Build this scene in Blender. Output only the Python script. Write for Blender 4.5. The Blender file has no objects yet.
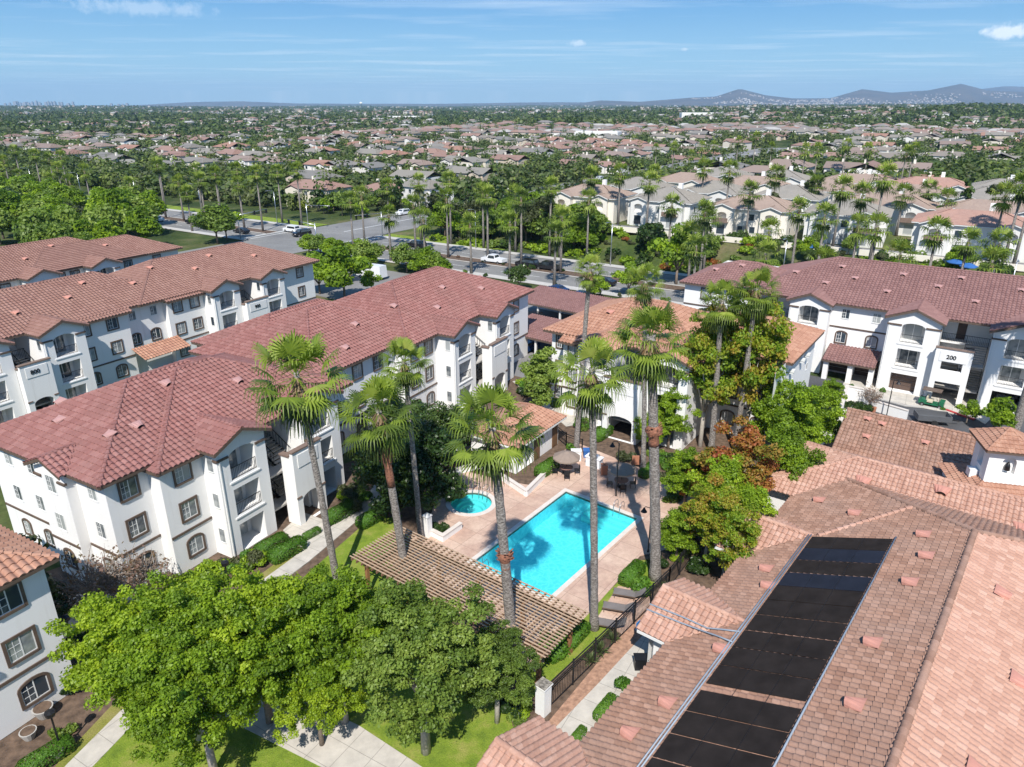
import bpy, bmesh, math, random
import numpy as np
from mathutils import Vector, Matrix
from mathutils.geometry import tessellate_polygon
R = math.radians
rnd = random.Random(7)
SC = bpy.context.scene
COL = SC.collection
# ---------------- camera model (also used to find places on the ground from bearings) -------------
FPX, CAMH = 711.0, 31.0
PITCH = math.atan(279.5 / FPX)
cP, sP = math.cos(PITCH), math.sin(PITCH)
def at(px, py, z=0.0):
    v = 383.5 - py; u = px - 512
    dz = -sP * FPX + cP * v; dy = cP * FPX + sP * v
    t = (z - CAMH) / dz
    return Vector((u * t, dy * t, z))
# ---------------- mesh builder --------------------------------------------------------------------
class MB:
    def __init__(s): s.v = []; s.f = []; s.m = []; s.uv = {}
    def add(s, vs, fs, m=0, M=None):
        b = len(s.v)
        if M is not None: vs = [M @ Vector(p) for p in vs]
        s.v += [tuple(p) for p in vs]
        for f in fs: s.f.append(tuple(b + i for i in f)); s.m.append(m)
        return s
    def poly(s, pts, m=0, M=None): return s.add(pts, [tuple(range(len(pts)))], m, M)
    def box(s, x0, y0, z0, x1, y1, z1, m=0, M=None):
        v = [(x0,y0,z0),(x1,y0,z0),(x1,y1,z0),(x0,y1,z0),(x0,y0,z1),(x1,y0,z1),(x1,y1,z1),(x0,y1,z1)]
        return s.add(v, [(0,3,2,1),(4,5,6,7),(0,1,5,4),(1,2,6,5),(2,3,7,6),(3,0,4,7)], m, M)
    def cbox(s, c, d, m=0, M=None):
        return s.box(c[0]-d[0]/2,c[1]-d[1]/2,c[2]-d[2]/2,c[0]+d[0]/2,c[1]+d[1]/2,c[2]+d[2]/2,m,M)
    def prism(s, pts, z0, z1, m=0, M=None):
        n = len(pts)
        v = [(p[0],p[1],z0) for p in pts] + [(p[0],p[1],z1) for p in pts]
        f = [tuple(range(n-1,-1,-1)), tuple(range(n,2*n))] + [(i,(i+1)%n,n+(i+1)%n,n+i) for i in range(n)]
        return s.add(v, f, m, M)
    def beam(s, a, b, w, h, m=0, up=(0,0,1)):
        a, b = Vector(a), Vector(b); d = (b-a); L = d.length
        if L < 1e-6: return s
        d /= L; u = Vector(up)
        if abs(d.dot(u)) > .98: u = Vector((1,0,0))
        x = d.cross(u).normalized(); y = x.cross(d)
        M = Matrix(((x[0],d[0],y[0],a[0]),(x[1],d[1],y[1],a[1]),(x[2],d[2],y[2],a[2]),(0,0,0,1)))
        return s.box(-w/2,0,-h/2,w/2,L,h/2,m,M)
    def tube(s, pts, rad, n=8, m=0, cap=True):
        pts = [Vector(p) for p in pts]; b = len(s.v)
        if not hasattr(rad, '__len__'): rad = [rad]*len(pts)
        pu = Vector((0,0,1))
        for i, p in enumerate(pts):
            d = (pts[min(i+1,len(pts)-1)] - pts[max(i-1,0)]).normalized()
            u = pu if abs(d.dot(pu)) < .95 else Vector((1,0,0))
            x = d.cross(u).normalized(); y = x.cross(d)
            for k in range(n):
                a = 2*math.pi*k/n
                s.v.append(tuple(p + (x*math.cos(a)+y*math.sin(a))*rad[i]))
        for i in range(len(pts)-1):
            for k in range(n):
                s.f.append((b+i*n+k, b+i*n+(k+1)%n, b+(i+1)*n+(k+1)%n, b+(i+1)*n+k)); s.m.append(m)
        if cap:
            s.f.append(tuple(b+k for k in range(n-1,-1,-1))); s.m.append(m)
            s.f.append(tuple(b+(len(pts)-1)*n+k for k in range(n))); s.m.append(m)
        return s
    def mesh(s, name, mats, smooth=False):
        me = bpy.data.meshes.new(name)
        me.from_pydata(s.v, [], s.f)
        if not isinstance(mats, (list, tuple)): mats = [mats]
        for m in mats: me.materials.append(m)
        if len(mats) > 1: me.polygons.foreach_set('material_index', s.m)
        if smooth: me.polygons.foreach_set('use_smooth', [True]*len(s.f))
        me.update()
        return me
    def build(s, name, mats, parent=None, smooth=False, M=None):
        return link(name, s.mesh(name, mats, smooth), parent, M)
def link(name, me, parent=None, M=None):
    o = bpy.data.objects.new(name, me); COL.objects.link(o)
    if parent is not None: o.parent = parent
    if M is not None: o.matrix_local = M
    return o
def tag(o, label=None, cat=None, group=None, kind=None):
    if label: o['label'] = label
    if cat: o['category'] = cat
    if group: o['group'] = group
    if kind: o['kind'] = kind
    return o
def empty(name, label, cat, loc=(0,0,0), rz=0, group=None):
    o = bpy.data.objects.new(name, None); COL.objects.link(o)
    o.location = loc; o.rotation_euler = (0,0,rz); o.empty_display_size = .3
    return tag(o, label, cat, group)
KIDS = {}
def kids(o):
    k = KIDS.get(o.name)
    if k is None:
        k = KIDS[o.name] = list(o.children)
    return k
def copy_tree(o, parent=None, **kw):
    c = o.copy(); COL.objects.link(c)
    if parent is not None: c.parent = parent
    for ch in kids(o): copy_tree(ch, c)
    for k, v in kw.items():
        if k == 'loc': c.location = v
        elif k == 'rz': c.rotation_euler = (0,0,v)
        elif k == 'scale': c.scale = v if hasattr(v,'__len__') else (v,v,v)
        else: c[k] = v
    return c
def TR(x,y,z,rz=0): return Matrix.Translation((x,y,z)) @ Matrix.Rotation(rz,4,'Z')
def np_mesh(name, V, F, mats, smooth=True, uv=None, tint=None, fsize=4):
    me = bpy.data.meshes.new(name)
    V = np.asarray(V, dtype=np.float32).reshape(-1,3); F = np.asarray(F, dtype=np.int32).reshape(-1,fsize)
    me.vertices.add(len(V)); me.vertices.foreach_set('co', V.ravel())
    me.loops.add(F.size); me.loops.foreach_set('vertex_index', F.ravel())
    me.polygons.add(len(F)); me.polygons.foreach_set('loop_start', np.arange(0,F.size,fsize,dtype=np.int32))
    if smooth is not False: me.polygons.foreach_set('use_smooth', np.ones(len(F),dtype=bool))
    if uv is not None:
        l = me.uv_layers.new(name='UVMap'); l.data.foreach_set('uv', np.asarray(uv,dtype=np.float32)[F.ravel()].ravel())
    if tint is not None:
        a = me.attributes.new('tint','FLOAT','FACE'); a.data.foreach_set('value', np.asarray(tint,dtype=np.float32))
    for m in (mats if isinstance(mats,(list,tuple)) else [mats]): me.materials.append(m)
    me.update(calc_edges=True)
    return me
# ---------------- materials -----------------------------------------------------------------------
class NT:
    def __init__(s, mat):
        s.t = mat.node_tree; s.n = s.t.nodes; s.l = s.t.links
    def node(s, typ, ins=None, **kw):
        n = s.n.new(typ)
        for k, v in kw.items(): setattr(n, k, v)
        for k, v in (ins or {}).items():
            if isinstance(v, bpy.types.NodeSocket): s.l.new(v, n.inputs[k])
            else: n.inputs[k].default_value = v
        return n
    def noise(s, vec, scale, detail=4, rough=.55):
        return s.node('ShaderNodeTexNoise', {'Vector': vec, 'Scale': scale, 'Detail': detail, 'Roughness': rough}).outputs['Fac']
    def math(s, op, a, b=0.0, clamp=False):
        n = s.n.new('ShaderNodeMath'); n.operation = op; n.use_clamp = clamp
        for i, v in enumerate((a, b)):
            if isinstance(v, bpy.types.NodeSocket): s.l.new(v, n.inputs[i])
            else: n.inputs[i].default_value = v
        return n.outputs[0]
    def ramp(s, fac, stops, interp='LINEAR'):
        n = s.n.new('ShaderNodeValToRGB'); n.color_ramp.interpolation = interp
        e = n.color_ramp.elements
        while len(e) < len(stops): e.new(.5)
        for i, (p, c) in enumerate(stops):
            e[i].position = p; e[i].color = (*c, 1) if len(c) == 3 else c
        s.l.new(fac, n.inputs[0]); return n.outputs[0]
    def mix(s, fac, a, b, mode='MIX'):
        n = s.n.new('ShaderNodeMix'); n.data_type = 'RGBA'; n.blend_type = mode
        for i, v in ((0,fac),(6,a),(7,b)):
            if isinstance(v, bpy.types.NodeSocket): s.l.new(v, n.inputs[i])
            else: n.inputs[i].default_value = (v if i == 0 else ((*v,1) if len(v)==3 else v))
        return n.outputs[2]
def newmat(name):
    m = bpy.data.materials.new(name); m.use_nodes = True; t = NT(m)
    b = t.n['Principled BSDF']
    return m, t, b
def tc(t, which='Object'): return t.node('ShaderNodeTexCoord').outputs[which]
def geo_pos(t): return t.node('ShaderNodeNewGeometry').outputs['Position']
def bump(t, b, h, dist=.02, strength=.6):
    n = t.node('ShaderNodeBump', {'Height': h, 'Distance': dist, 'Strength': strength}); t.l.new(n.outputs[0], b.inputs['Normal'])
def simple(name, col, rough=.7, var=.12, scale=1.5, metal=0, bmp=0, bs=20, coords='Object', spec=.4):
    m, t, b = newmat(name); v = tc(t, coords) if coords != 'World' else geo_pos(t)
    n = t.noise(v, scale, 5)
    c0 = tuple(min(1,x*(1-var)) for x in col); c1 = tuple(min(1,x*(1+var)) for x in col)
    t.l.new(t.ramp(n, [(.3,c0),(.7,c1)]), b.inputs['Base Color'])
    b.inputs['Roughness'].default_value = rough; b.inputs['Metallic'].default_value = metal
    b.inputs['Specular IOR Level'].default_value = spec
    if bmp: bump(t, b, t.noise(v, bs, 3), bmp, .7)
    return m
def objrand(name, cols, rough=.6, spec=.4, metal=0):
    m, t, b = newmat(name)
    r = t.node('ShaderNodeObjectInfo').outputs['Random']
    st = [(i/len(cols), c) for i, c in enumerate(cols)]
    t.l.new(t.ramp(r, st, 'CONSTANT'), b.inputs['Base Color']); b.inputs['Roughness'].default_value = rough
    b.inputs['Specular IOR Level'].default_value = spec; b.inputs['Metallic'].default_value = metal
    return m
def tile_mat(name, cols, stain=(.30,.22,.20), stain_amt=.25, per=.40, course=.44, keep=.45):
    mid = cols[len(cols)//2]; cols = [tuple(m_+(c_-m_)*keep for c_,m_ in zip(c,mid)) for c in cols]
    m, t, b = newmat(name)
    uv = tc(t, 'UV')
    sp = t.node('ShaderNodeSeparateXYZ', {'Vector': uv})
    ux = t.math('FLOOR', t.math('DIVIDE', sp.outputs[0], per)); vy = t.math('FLOOR', t.math('DIVIDE', sp.outputs[1], course))
    oi = t.node('ShaderNodeObjectInfo').outputs['Random']
    cv = t.node('ShaderNodeCombineXYZ', {'X': ux, 'Y': vy, 'Z': t.math('MULTIPLY', oi, 31)})
    wn = t.node('ShaderNodeTexWhiteNoise', {'Vector': cv.outputs[0]}, noise_dimensions='3D').outputs['Value']
    n = len(cols)
    base = t.ramp(wn, [(i/max(1,n-1), c) for i, c in enumerate(cols)])
    big = t.noise(geo_pos(t), .35, 5, .6)
    f = t.math('MULTIPLY', t.ramp(big, [(.42,(0,0,0)),(.68,(1,1,1))]), stain_amt)
    base = t.mix(f, base, stain)
    fine = t.noise(geo_pos(t), 9, 4, .7)
    base = t.mix(.18, base, t.ramp(fine, [(.3,(.25,.2,.2)),(.7,(.9,.85,.8))]), 'OVERLAY')
    t.l.new(base, b.inputs['Base Color'])
    b.inputs['Roughness'].default_value = .8; b.inputs['Specular IOR Level'].default_value = .25
    bump(t, b, fine, .01, .5)
    return m
def leaf_mat(name, cols, transl=.45, rough=.5):
    m, t, b = newmat(name)
    a = t.node('ShaderNodeAttribute', attribute_name='tint').outputs['Fac']
    r = t.node('ShaderNodeObjectInfo').outputs['Random']
    f = t.math('ADD', a, t.math('MULTIPLY', t.math('SUBTRACT', r, .5), .35), True)
    n = len(cols); col = t.ramp(f, [(i/max(1,n-1), c) for i, c in enumerate(cols)])
    t.l.new(col, b.inputs['Base Color']); b.inputs['Roughness'].default_value = rough; b.inputs['Specular IOR Level'].default_value = .35
    tr = t.node('ShaderNodeBsdfTranslucent', {'Color': t.mix(1.0, col, (1.25,1.3,.55), 'MULTIPLY')})
    mx = t.node('ShaderNodeMixShader', {0: transl, 1: b.outputs[0], 2: tr.outputs[0]})
    t.l.new(mx.outputs[0], t.n['Material Output'].inputs['Surface'])
    return m
def glass_mat(name, dark, light, rough=.08, grid=None):
    m, t, b = newmat(name)
    r = t.node('ShaderNodeObjectInfo').outputs['Random']
    g = tc(t,'Object'); 
    f = t.math('ADD', r, t.math('MULTIPLY', t.math('SUBTRACT', t.noise(g, 1.3, 2), .5), 1.2), True)
    t.l.new(t.ramp(f, [(.25,dark),(.75,light)]), b.inputs['Base Color'])
    b.inputs['Roughness'].default_value = rough; b.inputs['Specular IOR Level'].default_value = .8
    return m
MAT = {}
# foliage base colours kept in a natural albedo range
def stucco_mat():
    m, t, b = newmat('white_stucco'); g = geo_pos(t)
    drip = t.noise(t.node('ShaderNodeMapping', {'Vector': g, 'Scale': (2.2,2.2,.16)}).outputs[0], 1.0, 5, .65)
    big = t.noise(g, .5, 5, .6)
    c = t.mix(t.math('MULTIPLY', t.ramp(drip, [(.56,(0,0,0)),(.80,(1,1,1))]), .34), (.80,.79,.77), (.55,.52,.47))
    c = t.mix(.5, c, t.ramp(big, [(.3,(.46,.46,.455)),(.7,(.53,.53,.53))]), 'OVERLAY')
    t.l.new(c, b.inputs['Base Color']); b.inputs['Roughness'].default_value = .9; bump(t, b, t.noise(g, 30, 3), .004, .7); return m
MAT['stucco'] = stucco_mat()
MAT['stucco_cream'] = simple('cream_stucco', (.76,.71,.62), .85, .04, .6)
MAT['stucco_grey'] = simple('grey_white_stucco', (.70,.69,.66), .85, .05, .4)
MAT['brown'] = simple('dark_brown_paint', (.115,.080,.060), .6, .15, 2)
MAT['brown_cap'] = simple('brown_cap', (.20,.14,.11), .7, .15, 2)
MAT['frame_white'] = simple('white_vinyl', (.75,.75,.73), .4, .03)
MAT['glass'] = glass_mat('window_glass', (.035,.05,.065), (.36,.38,.38))
MAT['glass_dark'] = glass_mat('dark_glass', (.015,.02,.025), (.06,.075,.085))
MAT['black'] = simple('black_metal', (.018,.018,.02), .45, .2, 3, .3)
MAT['steel'] = simple('steel', (.55,.56,.58), .3, .05, 3, .9)
MAT['garage'] = simple('garage_door', (.10,.065,.05), .6, .1, 2)
MAT['door'] = simple('brown_door', (.17,.095,.05), .55, .15, 3)
MAT['concrete'] = simple('concrete', (.42,.40,.37), .85, .14, .8, bmp=.004, bs=14, coords='World')
MAT['tile_red'] = tile_mat('rose_tile', [(.19,.080,.070),(.225,.100,.088),(.26,.120,.106),(.30,.15,.133),(.35,.19,.17)], stain=(.19,.11,.095), stain_amt=.35)
MAT['tile_orange'] = tile_mat('orange_tile', [(.26,.125,.08),(.32,.165,.11),(.37,.20,.135),(.43,.245,.17),(.50,.31,.22)], stain=(.36,.20,.15), stain_amt=.35)
MAT['tile_b'] = tile_mat('brown_red_tile', [(.18,.092,.072),(.22,.118,.095),(.25,.14,.113),(.31,.185,.155)], stain=(.30,.18,.14), stain_amt=.35)
MAT['tile_mauve'] = tile_mat('mauve_tile', [(.16,.085,.078),(.195,.105,.097),(.225,.125,.115),(.28,.165,.15)], stain=(.33,.19,.17), stain_amt=.3)
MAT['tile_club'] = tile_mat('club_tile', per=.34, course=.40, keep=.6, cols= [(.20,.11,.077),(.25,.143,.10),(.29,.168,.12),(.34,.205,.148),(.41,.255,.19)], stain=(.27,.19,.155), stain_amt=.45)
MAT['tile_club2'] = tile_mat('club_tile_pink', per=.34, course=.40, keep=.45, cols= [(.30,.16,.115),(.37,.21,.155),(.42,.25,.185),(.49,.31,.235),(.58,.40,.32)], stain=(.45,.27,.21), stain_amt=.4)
MAT['tile_far'] = objrand('far_roofs', [(.25,.155,.125),(.22,.165,.14),(.22,.19,.16),(.28,.175,.14),(.20,.185,.165),(.25,.19,.16),(.18,.17,.155),(.30,.17,.125),(.23,.21,.18)], .85)
MAT['tile_tan'] = tile_mat('tan_tile', [(.27,.20,.16),(.31,.235,.19),(.35,.27,.22)], stain=(.26,.20,.17), stain_amt=.4)
MAT['tile_grey'] = tile_mat('grey_tile', [(.22,.21,.18),(.26,.24,.21),(.29,.27,.235)], stain=(.20,.19,.17), stain_amt=.4)
MAT['tile_tanred'] = tile_mat('tan_red_tile', [(.30,.18,.145),(.36,.215,.17),(.40,.25,.20)], stain=(.28,.20,.17), stain_amt=.4)
MAT['vent_rose'] = simple('vent_rose', (.42,.235,.21), .7, .12, 3)
MAT['vent'] = simple('vent_clay', (.50,.235,.175), .7, .15, 3)
MAT['asphalt'] = simple('asphalt', (.075,.075,.08), .9, .25, .25, bmp=.003, bs=40, coords='World')
MAT['asphalt_light'] = simple('worn_asphalt', (.20,.195,.19), .9, .15, .12, bmp=.003, bs=40, coords='World')
MAT['kerb'] = simple('kerb_concrete', (.46,.44,.41), .85, .1, .6, coords='World')
MAT['red_kerb'] = simple('red_kerb', (.45,.05,.05), .7, .2, 2)
MAT['paint'] = simple('road_paint', (.70,.70,.67), .7, .12, 1.2, coords='World')
MAT['mulch'] = simple('mulch', (.12,.08,.055), .95, .45, 2.2, bmp=.03, bs=14, coords='World')
MAT['bark'] = simple('bark_chips', (.36,.21,.14), .95, .35, 3.5, bmp=.03, bs=16, coords='World')
MAT['wood'] = simple('weathered_wood', (.22,.125,.075), .8, .25, 1.4)
MAT['wood_white'] = simple('sunbleached_slat', (.43,.31,.21), .8, .15, 1.4)
MAT['wood_post'] = simple('stained_post', (.27,.13,.06), .7, .2, 2)
MAT['trunk'] = None
def palm_trunk_mat():
    m, t, b = newmat('palm_trunk'); g = tc(t,'Object')
    mp = t.node('ShaderNodeMapping', {'Vector': g, 'Scale': (5,5,9)}).outputs[0]
    n1 = t.noise(mp, 1.6, 5, .7); vo = t.node('ShaderNodeTexVoronoi', {'Vector': mp, 'Scale': 1.3}).outputs['Distance']
    f = t.math('ADD', t.math('MULTIPLY', n1, .7), t.math('MULTIPLY', vo, .45))
    t.l.new(t.ramp(f, [(.32,(.075,.062,.052)),(.55,(.20,.175,.155)),(.78,(.36,.33,.30))]), b.inputs['Base Color'])
    b.inputs['Roughness'].default_value = .95; bump(t, b, f, .08, 1.0); return m
MAT['palm_trunk'] = palm_trunk_mat()
MAT['trunk'] = simple('bark', (.20,.155,.12), .95, .35, 6, bmp=.03, bs=12)
MAT['trunk_pale'] = simple('pale_bark', (.42,.38,.33), .9, .2, 5, bmp=.02, bs=12)
MAT['boot'] = simple('red_brown_boots', (.24,.105,.065), .95, .5, 7, bmp=.05, bs=12)
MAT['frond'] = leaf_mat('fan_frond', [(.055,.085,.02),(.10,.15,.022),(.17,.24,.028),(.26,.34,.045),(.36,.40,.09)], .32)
MAT['frond_dead'] = leaf_mat('dead_frond', [(.20,.13,.07),(.30,.22,.12)], .2)
MAT['leaf_light'] = leaf_mat('leaf_light', [(.085,.15,.012),(.16,.26,.016),(.25,.37,.02),(.38,.50,.035)], .42)
MAT['leaf_lime'] = leaf_mat('leaf_lime', [(.10,.17,.012),(.19,.29,.016),(.31,.42,.022),(.46,.56,.04)], .42)
MAT['leaf_mid'] = leaf_mat('leaf_mid', [(.06,.10,.018),(.105,.17,.026),(.17,.25,.038),(.27,.35,.065)], .35)
MAT['leaf_dark'] = leaf_mat('leaf_dark', [(.014,.032,.008),(.028,.058,.012),(.05,.09,.018),(.085,.13,.03)], .2, .35)
MAT['leaf_olive'] = leaf_mat('leaf_olive', [(.03,.04,.015),(.05,.065,.022),(.075,.09,.035),(.11,.12,.05)], .2)
MAT['leaf_yellow'] = leaf_mat('leaf_yellow', [(.10,.14,.015),(.17,.21,.02),(.25,.27,.025),(.32,.32,.04)], .4)
MAT['leaf_autumn'] = leaf_mat('leaf_autumn', [(.07,.15,.012),(.12,.22,.016),(.18,.29,.02),(.26,.33,.025),(.36,.30,.035),(.38,.18,.04)], .4)
MAT['leaf_red'] = leaf_mat('leaf_red', [(.12,.19,.02),(.22,.22,.03),(.36,.19,.04),(.38,.11,.04),(.34,.06,.05)], .4)
MAT['leaf_brown'] = leaf_mat('leaf_brown', [(.10,.12,.03),(.18,.12,.07),(.22,.13,.10),(.26,.17,.13)], .3)
MAT['hedge'] = leaf_mat('hedge', [(.03,.09,.008),(.06,.15,.012),(.10,.22,.02),(.15,.28,.03)], .3)
MAT['blade'] = leaf_mat('strap_leaf', [(.06,.10,.03),(.12,.17,.05),(.20,.25,.10)], .3)
def grass_mat(name, a, b_, c, sc=.5):
    m, t, b = newmat(name); g = geo_pos(t)
    n = t.noise(g, sc, 6, .65); n2 = t.noise(g, 14, 4, .7)
    base = t.ramp(n, [(.28,a),(.5,b_),(.72,c)])
    base = t.mix(.5, base, t.ramp(n2, [(.25,(.2,.2,.2)),(.75,(.85,.85,.8))]), 'OVERLAY')
    t.l.new(base, b.inputs['Base Color']); b.inputs['Roughness'].default_value = .9; b.inputs['Specular IOR Level'].default_value = .15
    bump(t, b, n2, .06, .9); return m
MAT['lawn'] = grass_mat('lawn', (.10,.16,.022), (.18,.25,.03), (.30,.29,.08), .9)
MAT['lawn_dry'] = grass_mat('dry_lawn', (.14,.17,.03), (.22,.22,.05), (.30,.25,.11), .35)
def ground_mat():
    m, t, b = newmat('ground_cover'); g = geo_pos(t)
    n = t.noise(g, .012, 7, .62); n2 = t.noise(g, .11, 6, .65); n3 = t.noise(g, 1.5, 4, .6)
    c1 = t.ramp(n2, [(.25,(.028,.05,.014)),(.42,(.06,.09,.022)),(.55,(.11,.125,.045)),(.68,(.19,.15,.09)),(.8,(.28,.23,.16))])
    c2 = t.ramp(n2, [(.25,(.02,.035,.012)),(.5,(.04,.06,.02)),(.75,(.09,.10,.04))])
    base = t.mix(t.ramp(n, [(.42,(0,0,0)),(.58,(1,1,1))]), c1, c2)
    base = t.mix(.4, base, t.ramp(n3, [(.3,(.25,.25,.25)),(.7,(.8,.8,.75))]), 'OVERLAY')
    t.l.new(base, b.inputs['Base Color']); b.inputs['Roughness'].default_value = .95; b.inputs['Specular IOR Level'].default_value = .1
    bump(t, b, n3, .1, .6); return m
MAT['ground'] = ground_mat()
def hill_mat():
    m, t, b = newmat('hill_scrub'); g = geo_pos(t)
    n = t.noise(g, .0022, 8, .65); v = t.node('ShaderNodeTexVoronoi', {'Vector': g, 'Scale': .03}).outputs['Distance']
    base = t.ramp(n, [(.3,(.05,.05,.045)),(.5,(.085,.075,.065)),(.7,(.13,.105,.085))])
    t.l.new(base, b.inputs['Base Color']); b.inputs['Roughness'].default_value = 1; bump(t, b, n, 60, .8); return m
MAT['hill'] = hill_mat()
def deck_mat():
    m, t, b = newmat('pool_deck'); g = geo_pos(t)
    mp = t.node('ShaderNodeMapping', {'Vector': g, 'Rotation': (0,0,R(-53.2))}).outputs[0]
    br = t.node('ShaderNodeTexBrick', {'Vector': mp, 'Color1': (.52,.36,.27,1), 'Color2': (.60,.44,.34,1), 'Mortar': (.30,.21,.16,1),
        'Scale': 1.0, 'Mortar Size': .02, 'Mortar Smooth': .2, 'Bias': 0.0, 'Brick Width': 1.9, 'Row Height': 1.9}, offset=0.0)
    n = t.noise(g, .45, 6, .65)
    c = t.mix(t.ramp(n, [(.35,(0,0,0)),(.62,(1,1,1))]), br.outputs[0], t.mix(.6, br.outputs[0], (.36,.22,.17)))
    n2 = t.noise(g, 3.0, 5, .7)
    c = t.mix(.3, c, t.ramp(n2, [(.3,(.3,.3,.3)),(.7,(.75,.75,.75))]), 'OVERLAY')
    t.l.new(c, b.inputs['Base Color']); b.inputs['Roughness'].default_value = .8; return m
MAT['deck'] = deck_mat()
def walk_mat():
    m, t, b = newmat('walkway_concrete'); g = geo_pos(t)
    mp = t.node('ShaderNodeMapping', {'Vector': g, 'Rotation': (0,0,R(-60))}).outputs[0]
    br = t.node('ShaderNodeTexBrick', {'Vector': mp, 'Color1': (.50,.46,.40,1), 'Color2': (.45,.42,.37,1), 'Mortar': (.24,.22,.19,1),
        'Scale': 1.0, 'Mortar Size': .015, 'Mortar Smooth': .2, 'Bias': 0.0, 'Brick Width': 1.5, 'Row Height': 1.5}, offset=0.0)
    n = t.noise(g, 1.2, 6, .65)
    c = t.mix(.35, br.outputs[0], t.ramp(n, [(.3,(.3,.3,.3)),(.7,(.75,.75,.75))]), 'OVERLAY')
    t.l.new(c, b.inputs['Base Color']); b.inputs['Roughness'].default_value = .85; return m
MAT['walk'] = walk_mat()
def road_mat():
    m, t, b = newmat('road_asphalt'); g = geo_pos(t)
    n = t.noise(g, .08, 6, .6); n2 = t.noise(g, 2.5, 4, .6)
    c = t.ramp(n, [(.3,(.15,.145,.14)),(.5,(.20,.195,.185)),(.7,(.26,.25,.235))])
    c = t.mix(.3, c, t.ramp(n2, [(.3,(.3,.3,.3)),(.7,(.75,.75,.75))]), 'OVERLAY')
    t.l.new(c, b.inputs['Base Color']); b.inputs['Roughness'].default_value = .9; return m
MAT['road'] = road_mat()
def water_mat(name, tint):
    m, t, b = newmat(name); g = geo_pos(t)
    h = t.math('ADD', t.noise(g, 1.6, 3, .5), t.math('MULTIPLY', t.noise(g, 6, 2, .5), .3))
    bp = t.node('ShaderNodeBump', {'Height': h, 'Distance': .05, 'Strength': .35})
    tr = t.node('ShaderNodeBsdfTransparent', {'Color': (*tint,1)})
    gl = t.node('ShaderNodeBsdfGlossy', {'Color': (1,1,1,1), 'Roughness': .04, 'Normal': bp.outputs[0]})
    fr = t.node('ShaderNodeFresnel', {'IOR': 1.33, 'Normal': bp.outputs[0]})
    mx = t.node('ShaderNodeMixShader', {0: fr.outputs[0], 1: tr.outputs[0], 2: gl.outputs[0]})
    t.l.new(mx.outputs[0], t.n['Material Output'].inputs['Surface']); return m
MAT['water'] = water_mat('pool_water', (.50,.90,.95))
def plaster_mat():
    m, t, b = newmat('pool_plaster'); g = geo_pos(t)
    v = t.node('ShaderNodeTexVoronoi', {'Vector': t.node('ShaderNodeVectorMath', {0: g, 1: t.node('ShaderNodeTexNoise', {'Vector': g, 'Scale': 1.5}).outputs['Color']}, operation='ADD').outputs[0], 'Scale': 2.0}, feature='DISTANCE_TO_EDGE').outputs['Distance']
    t.l.new(t.ramp(v, [(0,(.38,.82,.84)),(.10,(.26,.74,.78)),(.4,(.22,.70,.75))]), b.inputs['Base Color'])  # pale warped net painted in to imitate light rippling over the pool floor
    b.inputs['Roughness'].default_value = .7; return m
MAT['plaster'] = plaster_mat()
MAT['spa_plaster'] = simple('spa_plaster', (.30,.72,.68), .7, .08, 1)
MAT['coping'] = simple('coping', (.62,.56,.50), .8, .08, 2, coords='World')
MAT['pooltile'] = simple('waterline_tile', (.03,.06,.10), .3, .3, 8)
MAT['canvas'] = simple('brown_canvas', (.26,.20,.16), .9, .12, 1.5)
MAT['canvas_blue'] = simple('blue_canvas', (.03,.12,.35), .8, .1, 2)
MAT['sling'] = simple('grey_sling', (.17,.15,.14), .8, .15, 2)
MAT['table'] = simple('brown_table', (.22,.13,.11), .6, .15, 3)
MAT['solar'] = simple('solar_mat', (.026,.021,.019), .9, .25, 1.2, bmp=.002, bs=40, spec=.06)
MAT['solar_blue'] = simple('solar_mat_blue', (.018,.02,.030), .6, .2, 1.2, spec=.15)
MAT['pipe'] = simple('grey_pipe', (.24,.28,.33), .45, .1, 2)
MAT['planter'] = simple('clay', (.40,.17,.10), .7, .1, 3)
MAT['cloth_white'] = simple('white_cover', (.75,.76,.78), .7, .05, 2)
MAT['cart_green'] = simple('green_paint', (.02,.14,.07), .25, .05, 2, spec=.6)
MAT['rubber'] = simple('rubber', (.02,.02,.02), .8, .2, 4)
MAT['cream'] = simple('cream_vinyl', (.55,.50,.38), .5, .08, 3)
MAT['car_blue'] = simple('navy_car_paint', (.015,.05,.16), .2, .05, 2, metal=.3, spec=.7)
MAT['car_grey'] = simple('grey_car_paint', (.16,.165,.175), .25, .05, 2, metal=.4, spec=.7)
MAT['car_black'] = simple('black_car_paint', (.012,.012,.015), .2, .05, 2, spec=.7)
MAT['car_white'] = simple('white_car_paint', (.72,.73,.74), .25, .04, 2, spec=.7)
MAT['red'] = simple('red_paint', (.50,.03,.03), .4, .1, 2)
MAT['blue'] = simple('blue_plastic', (.03,.22,.55), .5, .1, 2)
MAT['brown_dry'] = simple('dry_twig', (.24,.19,.15), .95, .3, 5)
MAT['flower'] = leaf_mat('flower_patch', [(.08,.12,.02),(.30,.09,.02),(.45,.12,.03)], .2)
MAT['far_wall'] = objrand('far_walls', [(.68,.65,.60),(.60,.55,.48),(.74,.72,.69),(.55,.47,.38),(.66,.60,.50)], .9)
HAZE=0.00006; EXPO=0.42
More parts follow.
